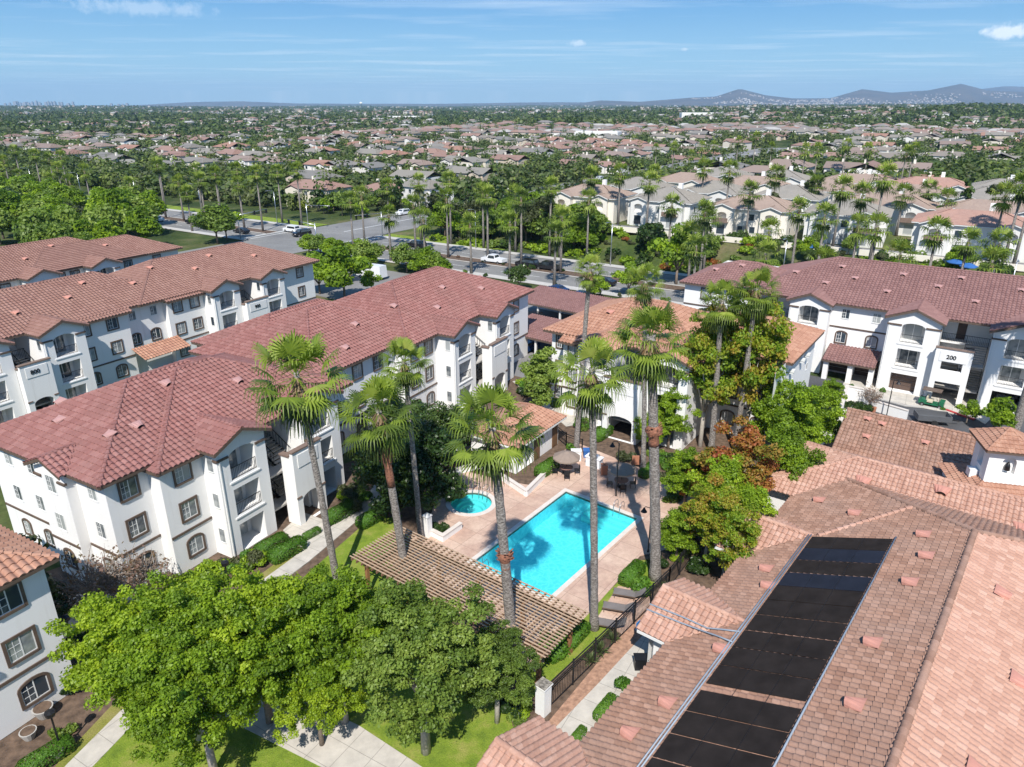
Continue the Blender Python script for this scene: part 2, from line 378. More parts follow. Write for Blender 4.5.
# ---------------- tiled roofs ---------------------------------------------------------------------
class Tiles:
    def __init__(s, per=.40, course=.44, hgt=.12):
        s.V=[]; s.F=[]; s.UV=[]; s.n=0; s.per=per; s.c=course; s.h=hgt
    def _push(s, V, F, UV):
        s.V.append(V); s.F.append(F + s.n); s.UV.append(UV); s.n += len(V)
    def face(s, pts, detail=True):
        """pts: coplanar corners seen counter-clockwise from outside; the first edge is the eave"""
        P = [Vector(p) for p in pts]; U = (P[1]-P[0]).normalized()
        N = Vector((0,0,0))
        for i in range(len(P)): 
            a, b = P[i], P[(i+1)%len(P)]; N += Vector(((a.y-b.y)*(a.z+b.z),(a.z-b.z)*(a.x+b.x),(a.x-b.x)*(a.y+b.y)))
        N.normalize(); V = N.cross(U); O = P[0]
        q = [((p-O).dot(U), (p-O).dot(V)) for p in P]; vmax = max(b for a,b in q)
        def lim(v):
            v = min(max(v, 1e-4), vmax-1e-4); xs=[]
            for i in range(len(q)):
                (a0,b0),(a1,b1) = q[i], q[(i+1)%len(q)]
                if (b0-v)*(b1-v) <= 0 and abs(b1-b0) > 1e-7: xs.append(a0+(a1-a0)*(v-b0)/(b1-b0))
            return (min(xs), max(xs)) if xs else (0,0)
        Un, Vn, Nn, On = (np.array(x) for x in (U,V,N,O))
        off = 137.0*rnd.random()
        if detail:
            per, c = s.per, s.c; ph = np.array([0,.10,.28,.50,.70,.82]); hh = np.array([0,.62,1,.92,.45,0])*s.h
            k = 0
            while k*c < vmax-.02:
                v0, v1 = k*c, min((k+1)*c+.01, vmax); k += 1
                a0,b0 = lim(v0 if v0>0 else .001); a1,b1 = lim(v1)
                lo, hi = min(a0,a1), max(b0,b1)
                n0, n1 = math.floor(lo/per), math.ceil(hi/per)
                tt = np.arange(n0, n1); u = (tt[:,None]+ph[None,:]).ravel()*per; u = np.append(u, n1*per)
                h = np.tile(hh, len(tt)); h = np.append(h, 0)
                ub = np.clip(u, a0, b0); ut = np.clip(u, a1, b1)
                m = len(u)
                Vb = On + ub[:,None]*Un + v0*Vn + (h+.05)[:,None]*Nn
                Vt = On + ut[:,None]*Un + v1*Vn + (h*.8+.006)[:,None]*Nn
                Vr = On + ub[:,None]*Un + v0*Vn + (h*.35-.004)[:,None]*Nn
                uvb = np.stack([ub+off, np.full(m, v0+.02)],1); uvt = np.stack([ut+off, np.full(m, v0+c*.9)],1)
                i = np.arange(m-1); keep = ((ub[1:]-ub[:-1]) + (ut[1:]-ut[:-1])) > 1e-4; i = i[keep]
                s._push(np.concatenate([Vb,Vt]), np.stack([i,i+1,m+i+1,m+i],1), np.concatenate([uvb,uvt]))
                j = np.arange(m-1)[(ub[1:]-ub[:-1])>1e-4]
                s._push(np.concatenate([Vr,Vb]), np.stack([j,j+1,m+j+1,m+j],1), np.concatenate([uvb,uvb]))
        else:
            c = 1.2; k = 0
            while k*c < vmax-.02:
                v0, v1 = k*c, min((k+1)*c, vmax); k += 1
                a0,b0 = lim(v0); a1,b1 = lim(v1); b0=max(b0,a0+.002); b1=max(b1,a1+.002)
                pts_ = [(a0,v0),(b0,v0),(b1,v1),(a1,v1)]
                s._push(np.array([On+a*Un+b*Vn+.02*Nn for a,b in pts_]), np.array([[0,1,2,3]]), np.array([(a+off,b) for a,b in pts_]))
    def caps(s, a, b, r=.13, step=.42):
        """a run of overlapping half-round cap tiles along a ridge or hip"""
        a, b = Vector(a), Vector(b); d = b-a; L = d.length
        if L < .3: return
        d /= L; x = d.cross(Vector((0,0,1))).normalized(); y = x.cross(d); n = max(1,int(L/step)); st = L/n
        an = np.linspace(-.15, math.pi+.15, 6); off = 137*rnd.random()
        for i in range(n):
            p0 = a + d*(i*st); p1 = a + d*((i+1)*st+.04)
            r0, r1 = r*1.14, r*.92
            A = np.array([p0 + x*(math.cos(t)*r0) + y*(math.sin(t)*r0*.8+.05) for t in an])
            B = np.array([p1 + x*(math.cos(t)*r1) + y*(math.sin(t)*r1*.8+.02) for t in an])
            A2 = np.array([p0 + x*(math.cos(t)*r0*.7) + y*(math.sin(t)*r0*.45+.02) for t in an])
            j = np.arange(5); V = np.concatenate([A,B,A2,A]); F = np.concatenate([np.stack([j,j+1,6+j+1,6+j],1), np.stack([12+j,12+j+1,18+j+1,18+j],1)])
            s._push(V, F[:, ::-1], np.tile(np.array([[off+i*s.per, .1]]), (24,1)))
    def build(s, name, mat, parent=None):
        me = np_mesh(name, np.concatenate(s.V), np.concatenate(s.F), mat, True, np.concatenate(s.UV))
        return link(name, me, parent)
def hip(T, x0, y0, x1, y1, ze, sl, hl=True, hr=True, front=True, back=False, caps=True, side=True, runl=None, runr=None):
    """hip (or gable) roof over a rectangle, ridge along x; returns the ridge ends"""
    H = (y1-y0)/2; ym = (y0+y1)/2; zr = ze+sl*H
    rl = x0 + ((runl or H) if hl else 0); rr = x1 - ((runr or H) if hr else 0)
    a,b,c,d = (x0,y0,ze),(x1,y0,ze),(x1,y1,ze),(x0,y1,ze); e,f = (rl,ym,zr),(rr,ym,zr)
    T.face([a,b,f,e], front); T.face([c,d,e,f], back)
    if hl: T.face([d,a,e], side)
    if hr: T.face([b,c,f], side)
    if caps:
        T.caps(e, f)
        if hl: T.caps(a, e); T.caps(d, e)
        if hr: T.caps(b, f); T.caps(c, f)
    return Vector(e), Vector(f)
def gable_out(T, x0, x1, yf, yb_e, ze, sl, sl_main, det=True):
    """small gable projecting to -y over a bay; yb_e = y of main eave"""
    xm = (x0+x1)/2; r = sl*(xm-x0); zr = ze+r; yb = yb_e + r/sl_main
    T.face([(x0,yb_e,ze),(x0,yf,ze),(xm,yf,zr),(xm,yb,zr)], det)
    T.face([(x1,yf,ze),(x1,yb_e,ze),(xm,yb,zr),(xm,yf,zr)], det)
    T.caps((xm,yf,zr),(xm,yb,zr), .11)
    return xm, zr
# ---------------- walls with openings -------------------------------------------------------------
def facade(mb, p0, p1, z0, z1, ops=(), m=0, mback=0, gable=0):
    """wall from p0 to p1 (outside on the right-hand side); ops = (u0,u1,za,zb,depth,arch_rise)"""
    p0, p1 = Vector((*p0,0)), Vector((*p1,0)); d = p1-p0; L = d.length
    if L < .01: return
    d /= L; n = Vector((d.y,-d.x,0))
    def P(u, z, dep=0): q = p0 + d*u - n*dep; return (q.x, q.y, z)
    us = sorted({0, L, *[o[0] for o in ops], *[o[1] for o in ops]}); zs = sorted({z0, z1, *[o[2] for o in ops], *[o[3] for o in ops]})
    for i in range(len(us)-1):
        for j in range(len(zs)-1):
            uc, zc = (us[i]+us[i+1])/2, (zs[j]+zs[j+1])/2
            if any(o[0]<uc<o[1] and o[2]<zc<o[3] for o in ops): continue
            mb.poly([P(us[i],zs[j]),P(us[i+1],zs[j]),P(us[i+1],zs[j+1]),P(us[i],zs[j+1])], m)
    for (a,b,za,zb,dep,ar) in ops:
        if dep == 0: continue
        through = dep < 0; dep = abs(dep)
        mb.poly([P(a,za),P(a,za,dep),P(a,zb,dep),P(a,zb)][::1], m)
        mb.poly([P(b,za,dep),P(b,za),P(b,zb),P(b,zb,dep)], m)
        mb.poly([P(a,za),P(b,za),P(b,za,dep),P(a,za,dep)], m)
        mb.poly([P(a,zb,dep),P(b,zb,dep),P(b,zb),P(a,zb)], m)
        if not through: mb.poly([P(a,za,dep),P(b,za,dep),P(b,zb,dep),P(a,zb,dep)], mback)
        if ar > 0:
            N = 8; xm=(a+b)/2; hw=(b-a)/2
            pts = [(xm-hw*math.cos(math.pi*k/N), zb-ar+ar*math.sin(math.pi*k/N)) for k in range(N+1)]
            for k in range(N):
                (ua,a1),(ub,b1) = pts[k], pts[k+1]
                mb.poly([P(ua,a1),P(ub,b1),P(ub,zb),P(ua,zb)], m)
                mb.poly([P(ua,a1,.25),P(ub,b1,.25),P(ub,b1),P(ua,a1)], m)
    if gable > 0: mb.poly([P(0,z1),P(L,z1),P(L/2,z1+gable)], m)
WIN = {}
def window_meshes(w, h, arch, trim, grid):
    k = (round(w,2), round(h,2), arch, trim, grid)
    if k in WIN: return WIN[k]
    f = MB(); t = .16 if trim else .05; o = .07 if trim else .03
    top = h/2
    def arc(hw, rise, zb, n=8): return [(hw*math.cos(math.pi*i/n), zb+rise*math.sin(math.pi*i/n)) for i in range(n+1)]
    if arch:
        rise = w*.22; zb = top-rise; n = 8
        ou = arc(w/2+t, rise+t, zb, n); inn = arc(w/2, rise, zb, n)
        for i in range(n):
            a,b,c,d = ou[i],ou[i+1],inn[i+1],inn[i]
            f.poly([(a[0],-o,a[1]),(b[0],-o,b[1]),(c[0],-o,c[1]),(d[0],-o,d[1])])
            f.poly([(d[0],-o,d[1]),(c[0],-o,c[1]),(c[0],0,c[1]),(d[0],0,d[1])])
            f.poly([(b[0],-o,b[1]),(a[0],-o,a[1]),(a[0],0,a[1]),(b[0],0,b[1])])
        f.box(-w/2-t,-o,-h/2-t,-w/2,0,zb); f.box(w/2,-o,-h/2-t,w/2+t,0,zb)
    else:
        f.box(-w/2-t,-o,-h/2-t,-w/2,0,top+t); f.box(w/2,-o,-h/2-t,w/2+t,0,top+t); f.box(-w/2,-o,top,w/2,0,top+t)
    f.box(-w/2,-o-.03,-h/2-t,w/2,0,-h/2)
    fm = f.mesh('window', MAT['brown'] if trim else MAT['frame_white'])
    g = MB()
    if arch:
        pts = [(-w/2,-.012,-h/2),(w/2,-.012,-h/2)] + [(a,-.012,b) for a,b in arc(w/2, w*.22, top-w*.22)]
        g.poly(pts)
    else: g.poly([(-w/2,-.012,-h/2),(w/2,-.012,-h/2),(w/2,-.012,top),(-w/2,-.012,top)])
    gm = g.mesh('pane', MAT['glass'])
    q = MB(); q.box(-.03,-.03,-h/2,.03,-.014,top-.02)
    q.box(-w/2,-.03,-h/2,-w/2+.05,-.014,top-(w*.22 if arch else 0)); q.box(w/2-.05,-.03,-h/2,w/2,-.014,top-(w*.22 if arch else 0)); q.box(-w/2+.05,-.03,-h/2,-.03,-.014,-h/2+.05); q.box(.03,-.03,-h/2,w/2-.05,-.014,-h/2+.05)
    if grid:
        for zz in (-h/6, h/6): q.box(-w/2+.05,-.026,zz-.015,-.03,-.016,zz+.015)
        q.box(-w/4-.015,-.027,-h/2+.05,-w/4+.015,-.017,-h/6-.015)
        q.box(-w/4-.015,-.027,-h/6+.015,-w/4+.015,-.017,h/6-.015); q.box(-w/4-.015,-.027,h/6+.015,-w/4+.015,-.017,top-.05-(w*.12 if arch else 0))
    qm = q.mesh('sash', MAT['frame_white'])
    WIN[k] = (fm, gm, qm); return WIN[k]
def window(root, x, y, z, ang, w, h, arch=False, trim=True, grid=True, sash=True):
    fm, gm, qm = window_meshes(w, h, arch, trim, grid)
    o = link('window', fm, root, TR(x,y,z,ang)); link('pane', gm, o)
    if sash: link('sash', qm, o)
    return o
def railing_mesh(w, h=1.0):
    m = MB(); m.box(-w/2,-.02,h-.04,w/2,.02,h); m.box(-w/2,-.02,.06,w/2,.02,.10)
    n = max(2,int(w/.14))
    for i in range(n+1):
        x = -w/2+.012+(w-.024)*i/n; m.box(x-.009,-.009,.10,x+.009,.009,h-.04)
    return m
def on_wall(p0, p1, u, out=.0):
    p0, p1 = Vector((*p0,0)), Vector((*p1,0)); d = (p1-p0).normalized(); n = Vector((d.y,-d.x,0))
    q = p0+d*u+n*out; return q.x, q.y, math.atan2(d.y,d.x)
def chair_small(root, x, y, z, a):
    m = MB(); m.box(-.25,-.25,.38,.25,.25,.44); m.box(-.25,.2,.44,.25,.26,.9)
    for sx in (-.22,.22):
        for sy in (-.22,.22): m.box(sx-.02,sy-.02,0,sx+.02,sy+.02,.38)
    return m
def bay(S, root, u0, u1, yf, yb, eave, floors, garage=False, flankwin=True, op_w=2.3, det=True, furnish=()):
    """projecting gabled balcony bay. S: dict of builders"""
    W = S['wall']; w = u1-u0; sl = .42; c = (u0+u1)/2
    ops = []; a = w/2-op_w/2; b = w/2+op_w/2
    for i, zf in enumerate(floors):
        if i == 0 and garage: ops.append((w/2-1.35, w/2+1.35, .06, 2.25, 5.2 if garage=='open' else 1.0, 0)); continue
        if i == len(floors)-1: ops.append((a,b,zf+.15,zf+2.45,1.7,.45))
        else: ops.append((a,b,zf+.15 if i else .08,zf+2.3,1.7,0))
    facade(W, (u0,yf),(u1,yf),0,eave,ops,0,0,gable=sl*w/2)
    facade(W, (u0,yb),(u0,yf),0,eave); facade(W, (u1,yf),(u1,yb),0,eave)
    T = S['tiles']; gable_out(T, u0-.4,u1+.4,yf-.45,-.6 if yb>-.6 else yb-.6,eave,sl,S['slope'],det)
    F = S['fascia']; zr = eave+sl*(w/2+.4)
    for sx in (-1,1):   # raked fascia boards and brackets
        F.beam((c+sx*(w/2+.42),yf-.42,eave-.09),(c,yf-.42,zr-.09),.06,.22)
        F.beam((c+sx*(w/2+.40),yf-.42,eave-.08),(c+sx*(w/2+.40),min(yb,-.55),eave-.08),.06,.16)
        x = c+sx*(w/2)
        F.box(min(x-sx*(a-.05),x+sx*.1), yf-.10, eave-.85, max(x-sx*(a-.05),x+sx*.1), yf+.35, eave-.68)
    if furnish is not None: d_ = MB(); d_.box(u0+.12,yf-.09,.1,u0+.20,yf-.004,eave-.9); d_.build('downpipe', MAT['frame_white'], root)
    L = S['ledge']
    for zf in floors[1:]:
        L.box(c-op_w/2-.2,yf-.07,zf-.06,c+op_w/2+.2,yf-.002,zf+.06)
        L.box(c-op_w/2-.12,yf-.04,zf-.14,c+op_w/2+.12,yf-.003,zf-.062)
    for i, zf in enumerate(floors):
        if i == 0 and garage == 'open': continue
        if i == 0 and garage:
            d = MB()
            for k in range(4): d.box(-1.33,-.04,k*.54+.02,1.33,.0,k*.54+.52)
            d.build('garage_door', MAT['garage'], root, M=TR(c,yf+.97,.07)); continue
        k = ('rail', round(op_w,2))
        if k not in WIN: WIN[k] = railing_mesh(op_w-.04,.95).mesh('balcony_railing', MAT['black'])
        if i: link('balcony_railing', WIN[k], root, TR(c,yf+.06,zf+.16))
        k = ('slider', 0)
        if k not in WIN:
            g = MB(); g.box(-.85,-.03,0,.85,-.01,2.0); 
            q = MB(); q.box(-.9,-.06,0,-.85,0,2.06); q.box(.85,-.06,0,.9,0,2.06); q.box(-.03,-.06,0,.03,0,2.0); q.box(-.85,-.06,2.0,.85,0,2.06)
            WIN[k] = (q.mesh('balcony_door', MAT['frame_white']), g.mesh('pane', MAT['glass']))
        o = link('balcony_door', WIN[k][0], root, TR(c-.1,yf+1.66,zf+.16)); link('pane', WIN[k][1], o)
    if flankwin:
        for zf in floors:
            fy = (yb+yf)/2
            window(root, u0-.001, yf+.72, zf+1.75, -math.pi/2, .55, 1.1, trim=False, grid=False, sash=False)
def stairs(S, root, u0, u1, yf, yb, eave, floors, text=None, arch=True, scr=None, off=0):
    """open stair between two bays with a white screen wall in front"""
    W = S['wall']; w = u1-u0; c=(u0+u1)/2
    # recess: back wall and floors
    facade(W,(u0,2.6),(u1,2.6),0,eave)
    for zf in floors[1:]: W.box(u0,1.0,zf-.18,u1,2.6,zf)
    for k in range(len(floors)):
        d = MB(); d.box(-.45,-.05,0,.45,0,2.05); d.build('entry_door', MAT['garage'], root, M=TR(c+(.6 if k%2 else -.6),2.58,floors[k]+.02))
    st = MB()
    sw = (w-.5)/2
    rl = MB()
    for k in range(len(floors)-1):
        z0, z1 = floors[k], floors[k+1]; n = 8; h = (z1-z0)/2
        for i in range(n):   # two flights
            st.box(c-sw-.1, 1.0-.28*(i+1), z0+h*(i+1)/n-.06, c-.1, 1.0-.28*i, z0+h*(i+1)/n)
            st.box(c+.1, 1.0-.28*(n-i), z0+h+h*(i+1)/n-.06, c+sw+.1, 1.0-.28*(n-i-1), z0+h+h*(i+1)/n)
        st.box(c-sw-.1, 1.0-.28*n-1.1, z0+h-.15, c+sw+.1, 1.0-.28*n, z0+h)
        for x,(za,zb),(ya,yb_) in ((c-sw-.08,(z0,z0+h),(1.0,1-.28*n)),(c-.12,(z0,z0+h),(1.0,1-.28*n)),(c+.12,(z1,z0+h),(1.0,1-.28*n)),(c+sw+.08,(z1,z0+h),(1.0,1-.28*n))):
            rl.beam((x,ya,za+.95),(x,yb_,zb+.95),.05,.05); rl.beam((x,ya,za-.05),(x,yb_,zb-.05),.04,.22)
            for q in range(7):
                f=(q+.5)/7; rl.box(x-.012,ya+(yb_-ya)*f-.012,za+(zb-za)*f,x+.012,ya+(yb_-ya)*f+.012,za+(zb-za)*f+.95)
    rl.box(u0+.02,.98,floors[-1]+.92,u1-.02,1.02,floors[-1]+.97)
    for i in range(int(w/.16)): rl.box(u0+.1+i*.16-.01,.99,floors[-1],u0+.1+i*.16+.01,1.01,floors[-1]+.92)
    so = st.build('stairs', MAT['concrete'], root); rl.build('handrail', MAT['black'], so)
    # screen
    u1r = u1; u0 = u0+off; u1 = u0+scr if scr else u1; w = u1-u0; c = (u0+u1)/2
    yt = yf; top = floors[-1]+.55 if len(floors)>2 else eave-1
    sc = MB(); mid = floors[1] if len(floors)>1 else 3
    ops = [(.55,w-.55,.02,mid-.35,.30,.5 if arch else 0)]
    ops.append((.75,w-.75,mid+1.05,mid+2.2,.30,0)) if not arch else None
    facade(sc,(u0,yt),(u1,yt),0,top,[(*o[:4],-.3,o[5]) for o in ops])
    facade(sc,(u1,yt+.3),(u0,yt+.3),0,top,[(w-o[1],w-o[0],o[2],o[3],0,0) for o in ops])
    facade(sc,(u0,yt+.3),(u0,yt),0,top); facade(sc,(u1,yt),(u1,yt+.3),0,top)
    sc.box(u0+.02,yt+.32,0,u0+.34,yt+1.3,top-.4); sc.box(u1-.34,yt+.32,0,u1-.02,yt+1.3,top-.4)
    s2 = sc.build('stair_screen', MAT['stucco'], root)
    for q in ([u0-.08,yt-.08,top,u1+.08,yt+.40,top+.12],[u0-.08,yt+.401,top-.4,u0+.4,yt+1.4,top-.26],[u1-.4,yt+.401,top-.4,u1+.08,yt+1.4,top-.26]): cp = MB(); cp.box(*q); cp.build('coping', MAT['brown_cap'], s2)
    if arch:
        for q in ([u0-.05,yt-.06,mid-.5,u0+.45,yt-.005,mid-.36],[u1-.45,yt-.06,mid-.5,u1+.05,yt-.005,mid-.36]): cp = MB(); cp.box(*q); cp.build('band', MAT['brown_cap'], s2)
    pn = MB(); pn.box(u0+.45,yt-.05,top-1.4,u1-.45,yt-.003,top-.3); pn.build('sign_panel', MAT['stucco'], s2)
    if text:
        t = text_mesh(text, .62, .04); link('building_number', t, s2, Matrix.Translation((c-.65,yt-.075,top-1.06)) @ Matrix.Rotation(R(90),4,'X'))
TXT = {}
def text_mesh(s, size, ext):
    if (s,size) in TXT: return TXT[(s,size)]
    c = bpy.data.curves.new('lettering','FONT'); c.body = s; c.size = size; c.extrude = ext/2; c.offset = .012*size/.6
    o = bpy.data.objects.new('lettering', c); COL.objects.link(o); dg = bpy.context.evaluated_depsgraph_get(); dg.update()
    me = bpy.data.meshes.new_from_object(o.evaluated_get(dg)); me.name='lettering'
    bpy.data.objects.remove(o); me.materials.clear(); me.materials.append(MAT['black']); TXT[(s,size)] = me; return me
def vents(root_roof, roofz, spots, ang, mat='vent', s=1.0):
    """eyebrow roof vents; roofz(x,y)->z ; parented to the roof"""
    k = ('vent', mat)
    if k not in WIN:
        m = MB(); n = 6
        fr = [(.25*math.cos(math.pi*i/n), 0, .26*math.sin(math.pi*i/n)) for i in range(n+1)]
        bk = [(.42*math.cos(math.pi*i/n), .62, .06+.02*math.sin(math.pi*i/n)) for i in range(n+1)]
        for i in range(n): m.poly([fr[i+1],fr[i],bk[i],bk[i+1]])
        m.poly([(p[0]*.95,.06,p[2]*.95-.01) for p in fr], 1)
        WIN[k] = m.mesh('vent', [MAT[mat], MAT['black']])
    for (x,y,a,sl) in spots:
        M = Matrix.Translation((x,y,roofz(x,y)+.06)) @ Matrix.Rotation(a,4,'Z') @ Matrix.Rotation(math.atan(sl),4,'X') @ Matrix.Scale(s*1.15,4)
        link('vent', WIN[k], root_roof, M)
def apartment(name, label, org, th, L, D, segs, roof, roofs, floors=(0,2.9,5.8), eave=8.7, group=None, bands=True, ends=(True,True), vent_spots=(), garage=False, wallmat='stucco'):
    root = empty(name, label, 'apartment building', (org[0],org[1],0), R(th), group)
    S = dict(wall=MB(), tiles=Tiles(), fascia=MB(), ledge=MB(), slope=.42)
    W = S['wall']; T = S['tiles']; F = S['fascia']; B = MB()
    prev = 0.0
    for sg in segs:
        k = sg['k']; u0,u1 = sg['u']; y = sg.get('y',0)
        if k == 'flat':
            if abs(y-prev) > .01:
                facade(W,(u0,prev),(u0,y),0,eave if y>-.5 else eave-.3)
            facade(W,(u0,y),(u1,y),0,eave if y>-.5 else eave-.3, sg.get('ops',()))
            for (wu,zi,w,h,ar) in sg.get('wins',()):
                window(root, u0+wu, y, floors[zi]+1.65, 0, w, h, arch=ar, trim=not (w==.9))
            if bands: B = MB(); B.box(u0+.02,y-.07,floors[1]+.05 if not garage else floors[-1]-.1,u1-.02,y-.002,floors[1]+.22 if not garage else floors[-1]+.08); B.build('wall_band', MAT['brown'], root)
            if y < -.5 and roof != 'tile_red':
                e = -.6; z2 = eave-.42*(e-(y-.6))
                T.face([(u0-.3,y-.6,z2),(u1+.3,y-.6,z2),(u1+.3,e,eave),(u0-.3,e,eave)])
                F.box(u0-.3,y-.62,z2-.2,u1+.3,y-.56,z2-.01)
                F.box(u0-.3,y-.55,z2-.12,u1+.3,-.6,z2-.06)
            prev = y
        elif k == 'bay':
            bay(S,root,u0,u1,y,sg.get('yb',0),eave,floors,garage=sg.get('garage',False),flankwin=sg.get('fw',True))
            prev = sg.get('yb',0)
        elif k == 'stair':
            facade(W,(u0,0),(u0,2.6),0,eave); facade(W,(u1,2.6),(u1,0),0,eave)
            stairs(S,root,u0+.02,u1-.02,y,0,eave,floors,sg.get('text'),sg.get('arch',True),sg.get('scr'),sg.get('off',0)); prev = 0
    facade(W,(segs[-1]['u'][1],0),(L,0),0,eave) if segs[-1]['u'][1]<L-.01 else None
    # ends and back
    facade(W,(L,0),(L,D),0,eave); facade(W,(L,D),(0,D),0,eave); facade(W,(0,D),(0,0),0,eave)
    wo = W.build('wall', MAT[wallmat], root)
    S['ledge'].build('ledge', MAT[wallmat], root) if S['ledge'].f else None
    for r in roofs:
        hip(T, *r['r'], r.get('ze',eave), r.get('sl',.42), r.get('hl',True), r.get('hr',True), r.get('front',True), r.get('back',False))
        x0,y0,x1,y1 = r['r']; z = r.get('ze',eave)
        F.box(x0+.02,y0-.02,z-.20,x1-.02,y0+.05,z-.012); F.box(x0+.02,y1-.05,z-.20,x1-.02,y1+.02,z-.012)
        F.box(x0-.02,y0+.051,z-.20,x0+.05,y1-.051,z-.012); F.box(x1-.05,y0+.051,z-.20,x1+.02,y1-.051,z-.012)
        F.box(x0+.06,y0+.06,z-.14,x1-.06,y1-.06,z-.10)
        if not r.get('hl',True) or not r.get('hr',True):
            H=(y1-y0)/2
            for xx,on in ((x0+.6,not r.get('hl',True)),(x1-.6,not r.get('hr',True))):
                if on: W2=MB(); W2.add([(xx,y0+.6,z-.1),(xx,y1-.6,z-.1),(xx,(y0+y1)/2,z+.42*(H-.6))],[(0,1,2)]); W2.build('gable_wall',MAT[wallmat],root)
    ro = T.build('roof', MAT[roof], root)
    F.build('fascia', MAT['brown'], root)
    def rz(x,y):
        best=-1
        for r in roofs:
            x0,y0,x1,y1=r['r']; ze=r.get('ze',eave); H=(y1-y0)/2
            if x0<=x<=x1 and y0<=y<=y1:
                v=min(y-y0,y1-y, (x-x0) if r.get('hl',True) else 99, (x1-x) if r.get('hr',True) else 99); best=max(best,ze+.42*v)
        return best
    vents(ro, rz, vent_spots, 0, 'vent' if roof in ('tile_orange','tile_b') else 'vent_rose')
    return root
# ---------------- foliage -------------------------------------------------------------------------
NR = np.random.default_rng(11)
def leaf_cloud(blobs, n, size, seed=0, shell=.55, droop=0., flat=.0):
    """leaf-sized quads scattered through a set of ellipsoid clumps (cx,cy,cz,rx,ry,rz)"""
    g = np.random.default_rng(seed); B = np.array(blobs, dtype=float)
    area = (B[:,3]*B[:,4]*B[:,5])**(2/3); p = area/area.sum(); k = g.choice(len(B), n, p=p)
    d = g.normal(size=(n,3)); d /= np.linalg.norm(d,axis=1)[:,None]
    low = d[:,2] < -.35; d[low,2] *= .5
    r = shell + (1-shell)*g.random(n)**.6; r += g.normal(size=n)*.05
    C = B[k,:3] + d*B[k,3:]*r[:,None]
    nrm = d*.9 + g.normal(size=(n,3))*.65; nrm[:,2] += .35; nrm /= np.linalg.norm(nrm,axis=1)[:,None]
    a = np.cross(nrm, g.normal(size=(n,3))); a /= np.linalg.norm(a,axis=1)[:,None]; b = np.cross(nrm,a)
    s = size*(.65+.7*g.random(n))
    ax = a*s[:,None]*.5; bx = b*s[:,None]*.32
    V = np.stack([C-ax, C+bx*1.0-ax*.05, C+ax-nrm*s[:,None]*.12, C-bx-ax*.05],1).reshape(-1,3)
    F = np.arange(4*n).reshape(-1,4)
    cl = g.random(len(B)); tint = np.clip(.50*cl[k] + .12 + .34*g.random(n), 0, 1)
    return V, F, tint
def clumps(n, rx, ry, rz, z0, r0, seed, top=1.0):
    """irregular crown: clumps spread over an ellipsoid"""
    g = random.Random(seed); out = []
    for i in range(n):
        t = g.random()*2*math.pi; h = g.uniform(-.75, 1); q = math.sqrt(max(0,1-h*h)); f = g.uniform(.35,.85)*(1+.16*math.sin(t*3+seed)+.10*math.sin(t*5+h*4+seed*2))
        rr = r0*g.uniform(.65,1.25)
        out.append((math.cos(t)*q*rx*f, math.sin(t)*q*ry*f, z0+h*rz*f*top, rr, rr*g.uniform(.8,1.1), rr*g.uniform(.65,.9)))
    return out
def limb_mesh(h, r, crown_z, spread, seed, mat, n=6):
    g = random.Random(seed); m = MB()
    bx, by = g.uniform(-.15,.15)*h*.1, g.uniform(-.15,.15)*h*.1
    m.tube([(0,0,-.3),(bx*.5,by*.5,h*.5),(bx,by,h)], [r*1.25,r,r*.8], 8)
    for i in range(n):
        a = 2*math.pi*i/n+g.uniform(-.4,.4); L = spread*g.uniform(.55,.95)
        m.tube([(bx,by,h*.85),(bx+math.cos(a)*L*.45,by+math.sin(a)*L*.45,h+(crown_z-h)*.55),(bx+math.cos(a)*L,by+math.sin(a)*L,crown_z+g.uniform(-.2,.5)*spread*.5)], [r*.6,r*.38,r*.12], 5)
    if mat == 'brown_dry':
        for i in range(150):
            a = g.uniform(0,6.283); e = g.uniform(.1,1.3); q = spread*g.uniform(.15,.8); z = h+(crown_z-h)*g.uniform(.2,1.3)
            p = Vector((math.cos(a)*q,math.sin(a)*q,z)); d = Vector((math.cos(a+g.uniform(-.7,.7))*math.cos(e),math.sin(a+g.uniform(-.7,.7))*math.cos(e),math.sin(e)))*g.uniform(.6,1.5)
            m.tube([p-d*.6,p,p+d*.5+Vector((0,0,.1)),p+d], [.035,.028,.018,.006], 4, cap=False)
    return m.mesh('trunk', MAT[mat], True)
PROTO = {}
def make_tree(kind, H, rx, rz, nblob, nleaf, leaf, mat, seed, trunk='trunk', tr=.16, base=None, shell=.5, top=1.0, br=.42):
    cz = (base if base is not None else H-2*rz) + rz
    B = clumps(nblob, rx*(1+(.42-br)*.5), rx*(1+(.42-br)*.5), rz*(1+(.42-br)*.5), cz, rx*br, seed, top)
    V,F,t = leaf_cloud(B, nleaf, leaf, seed, shell)
    cm = np_mesh('crown', V, F, MAT[mat], False, tint=t)
    tm = limb_mesh(max(.6,cz-rz*.7), tr, cz, rx*.8, seed, trunk)
    PROTO[kind] = (tm, cm, H)
make_tree('near_a', 10, 4.0, 3.2, 320, 64000, .165, 'leaf_light', 1, 'trunk_pale', .2, base=3.1, shell=.3, br=.135)
make_tree('near_b', 10, 3.6, 3.3, 260, 52000, .16, 'leaf_mid', 2, 'trunk_pale', .22, base=3.0, shell=.3, br=.14)
make_tree('near_c', 9.2, 3.8, 3.0, 260, 50000, .165, 'leaf_lime', 3, 'trunk', .18, base=3.0, shell=.3, br=.14)
make_tree('magnolia', 8.5, 3.6, 3.6, 80, 24000, .25, 'leaf_dark', 4, 'trunk', .2, base=.7, br=.26)
make_tree('autumn_a', 11, 3.2, 4.8, 95, 17000, .24, 'leaf_autumn', 5, 'trunk_pale', .2, base=1.6, shell=.2, br=.24)
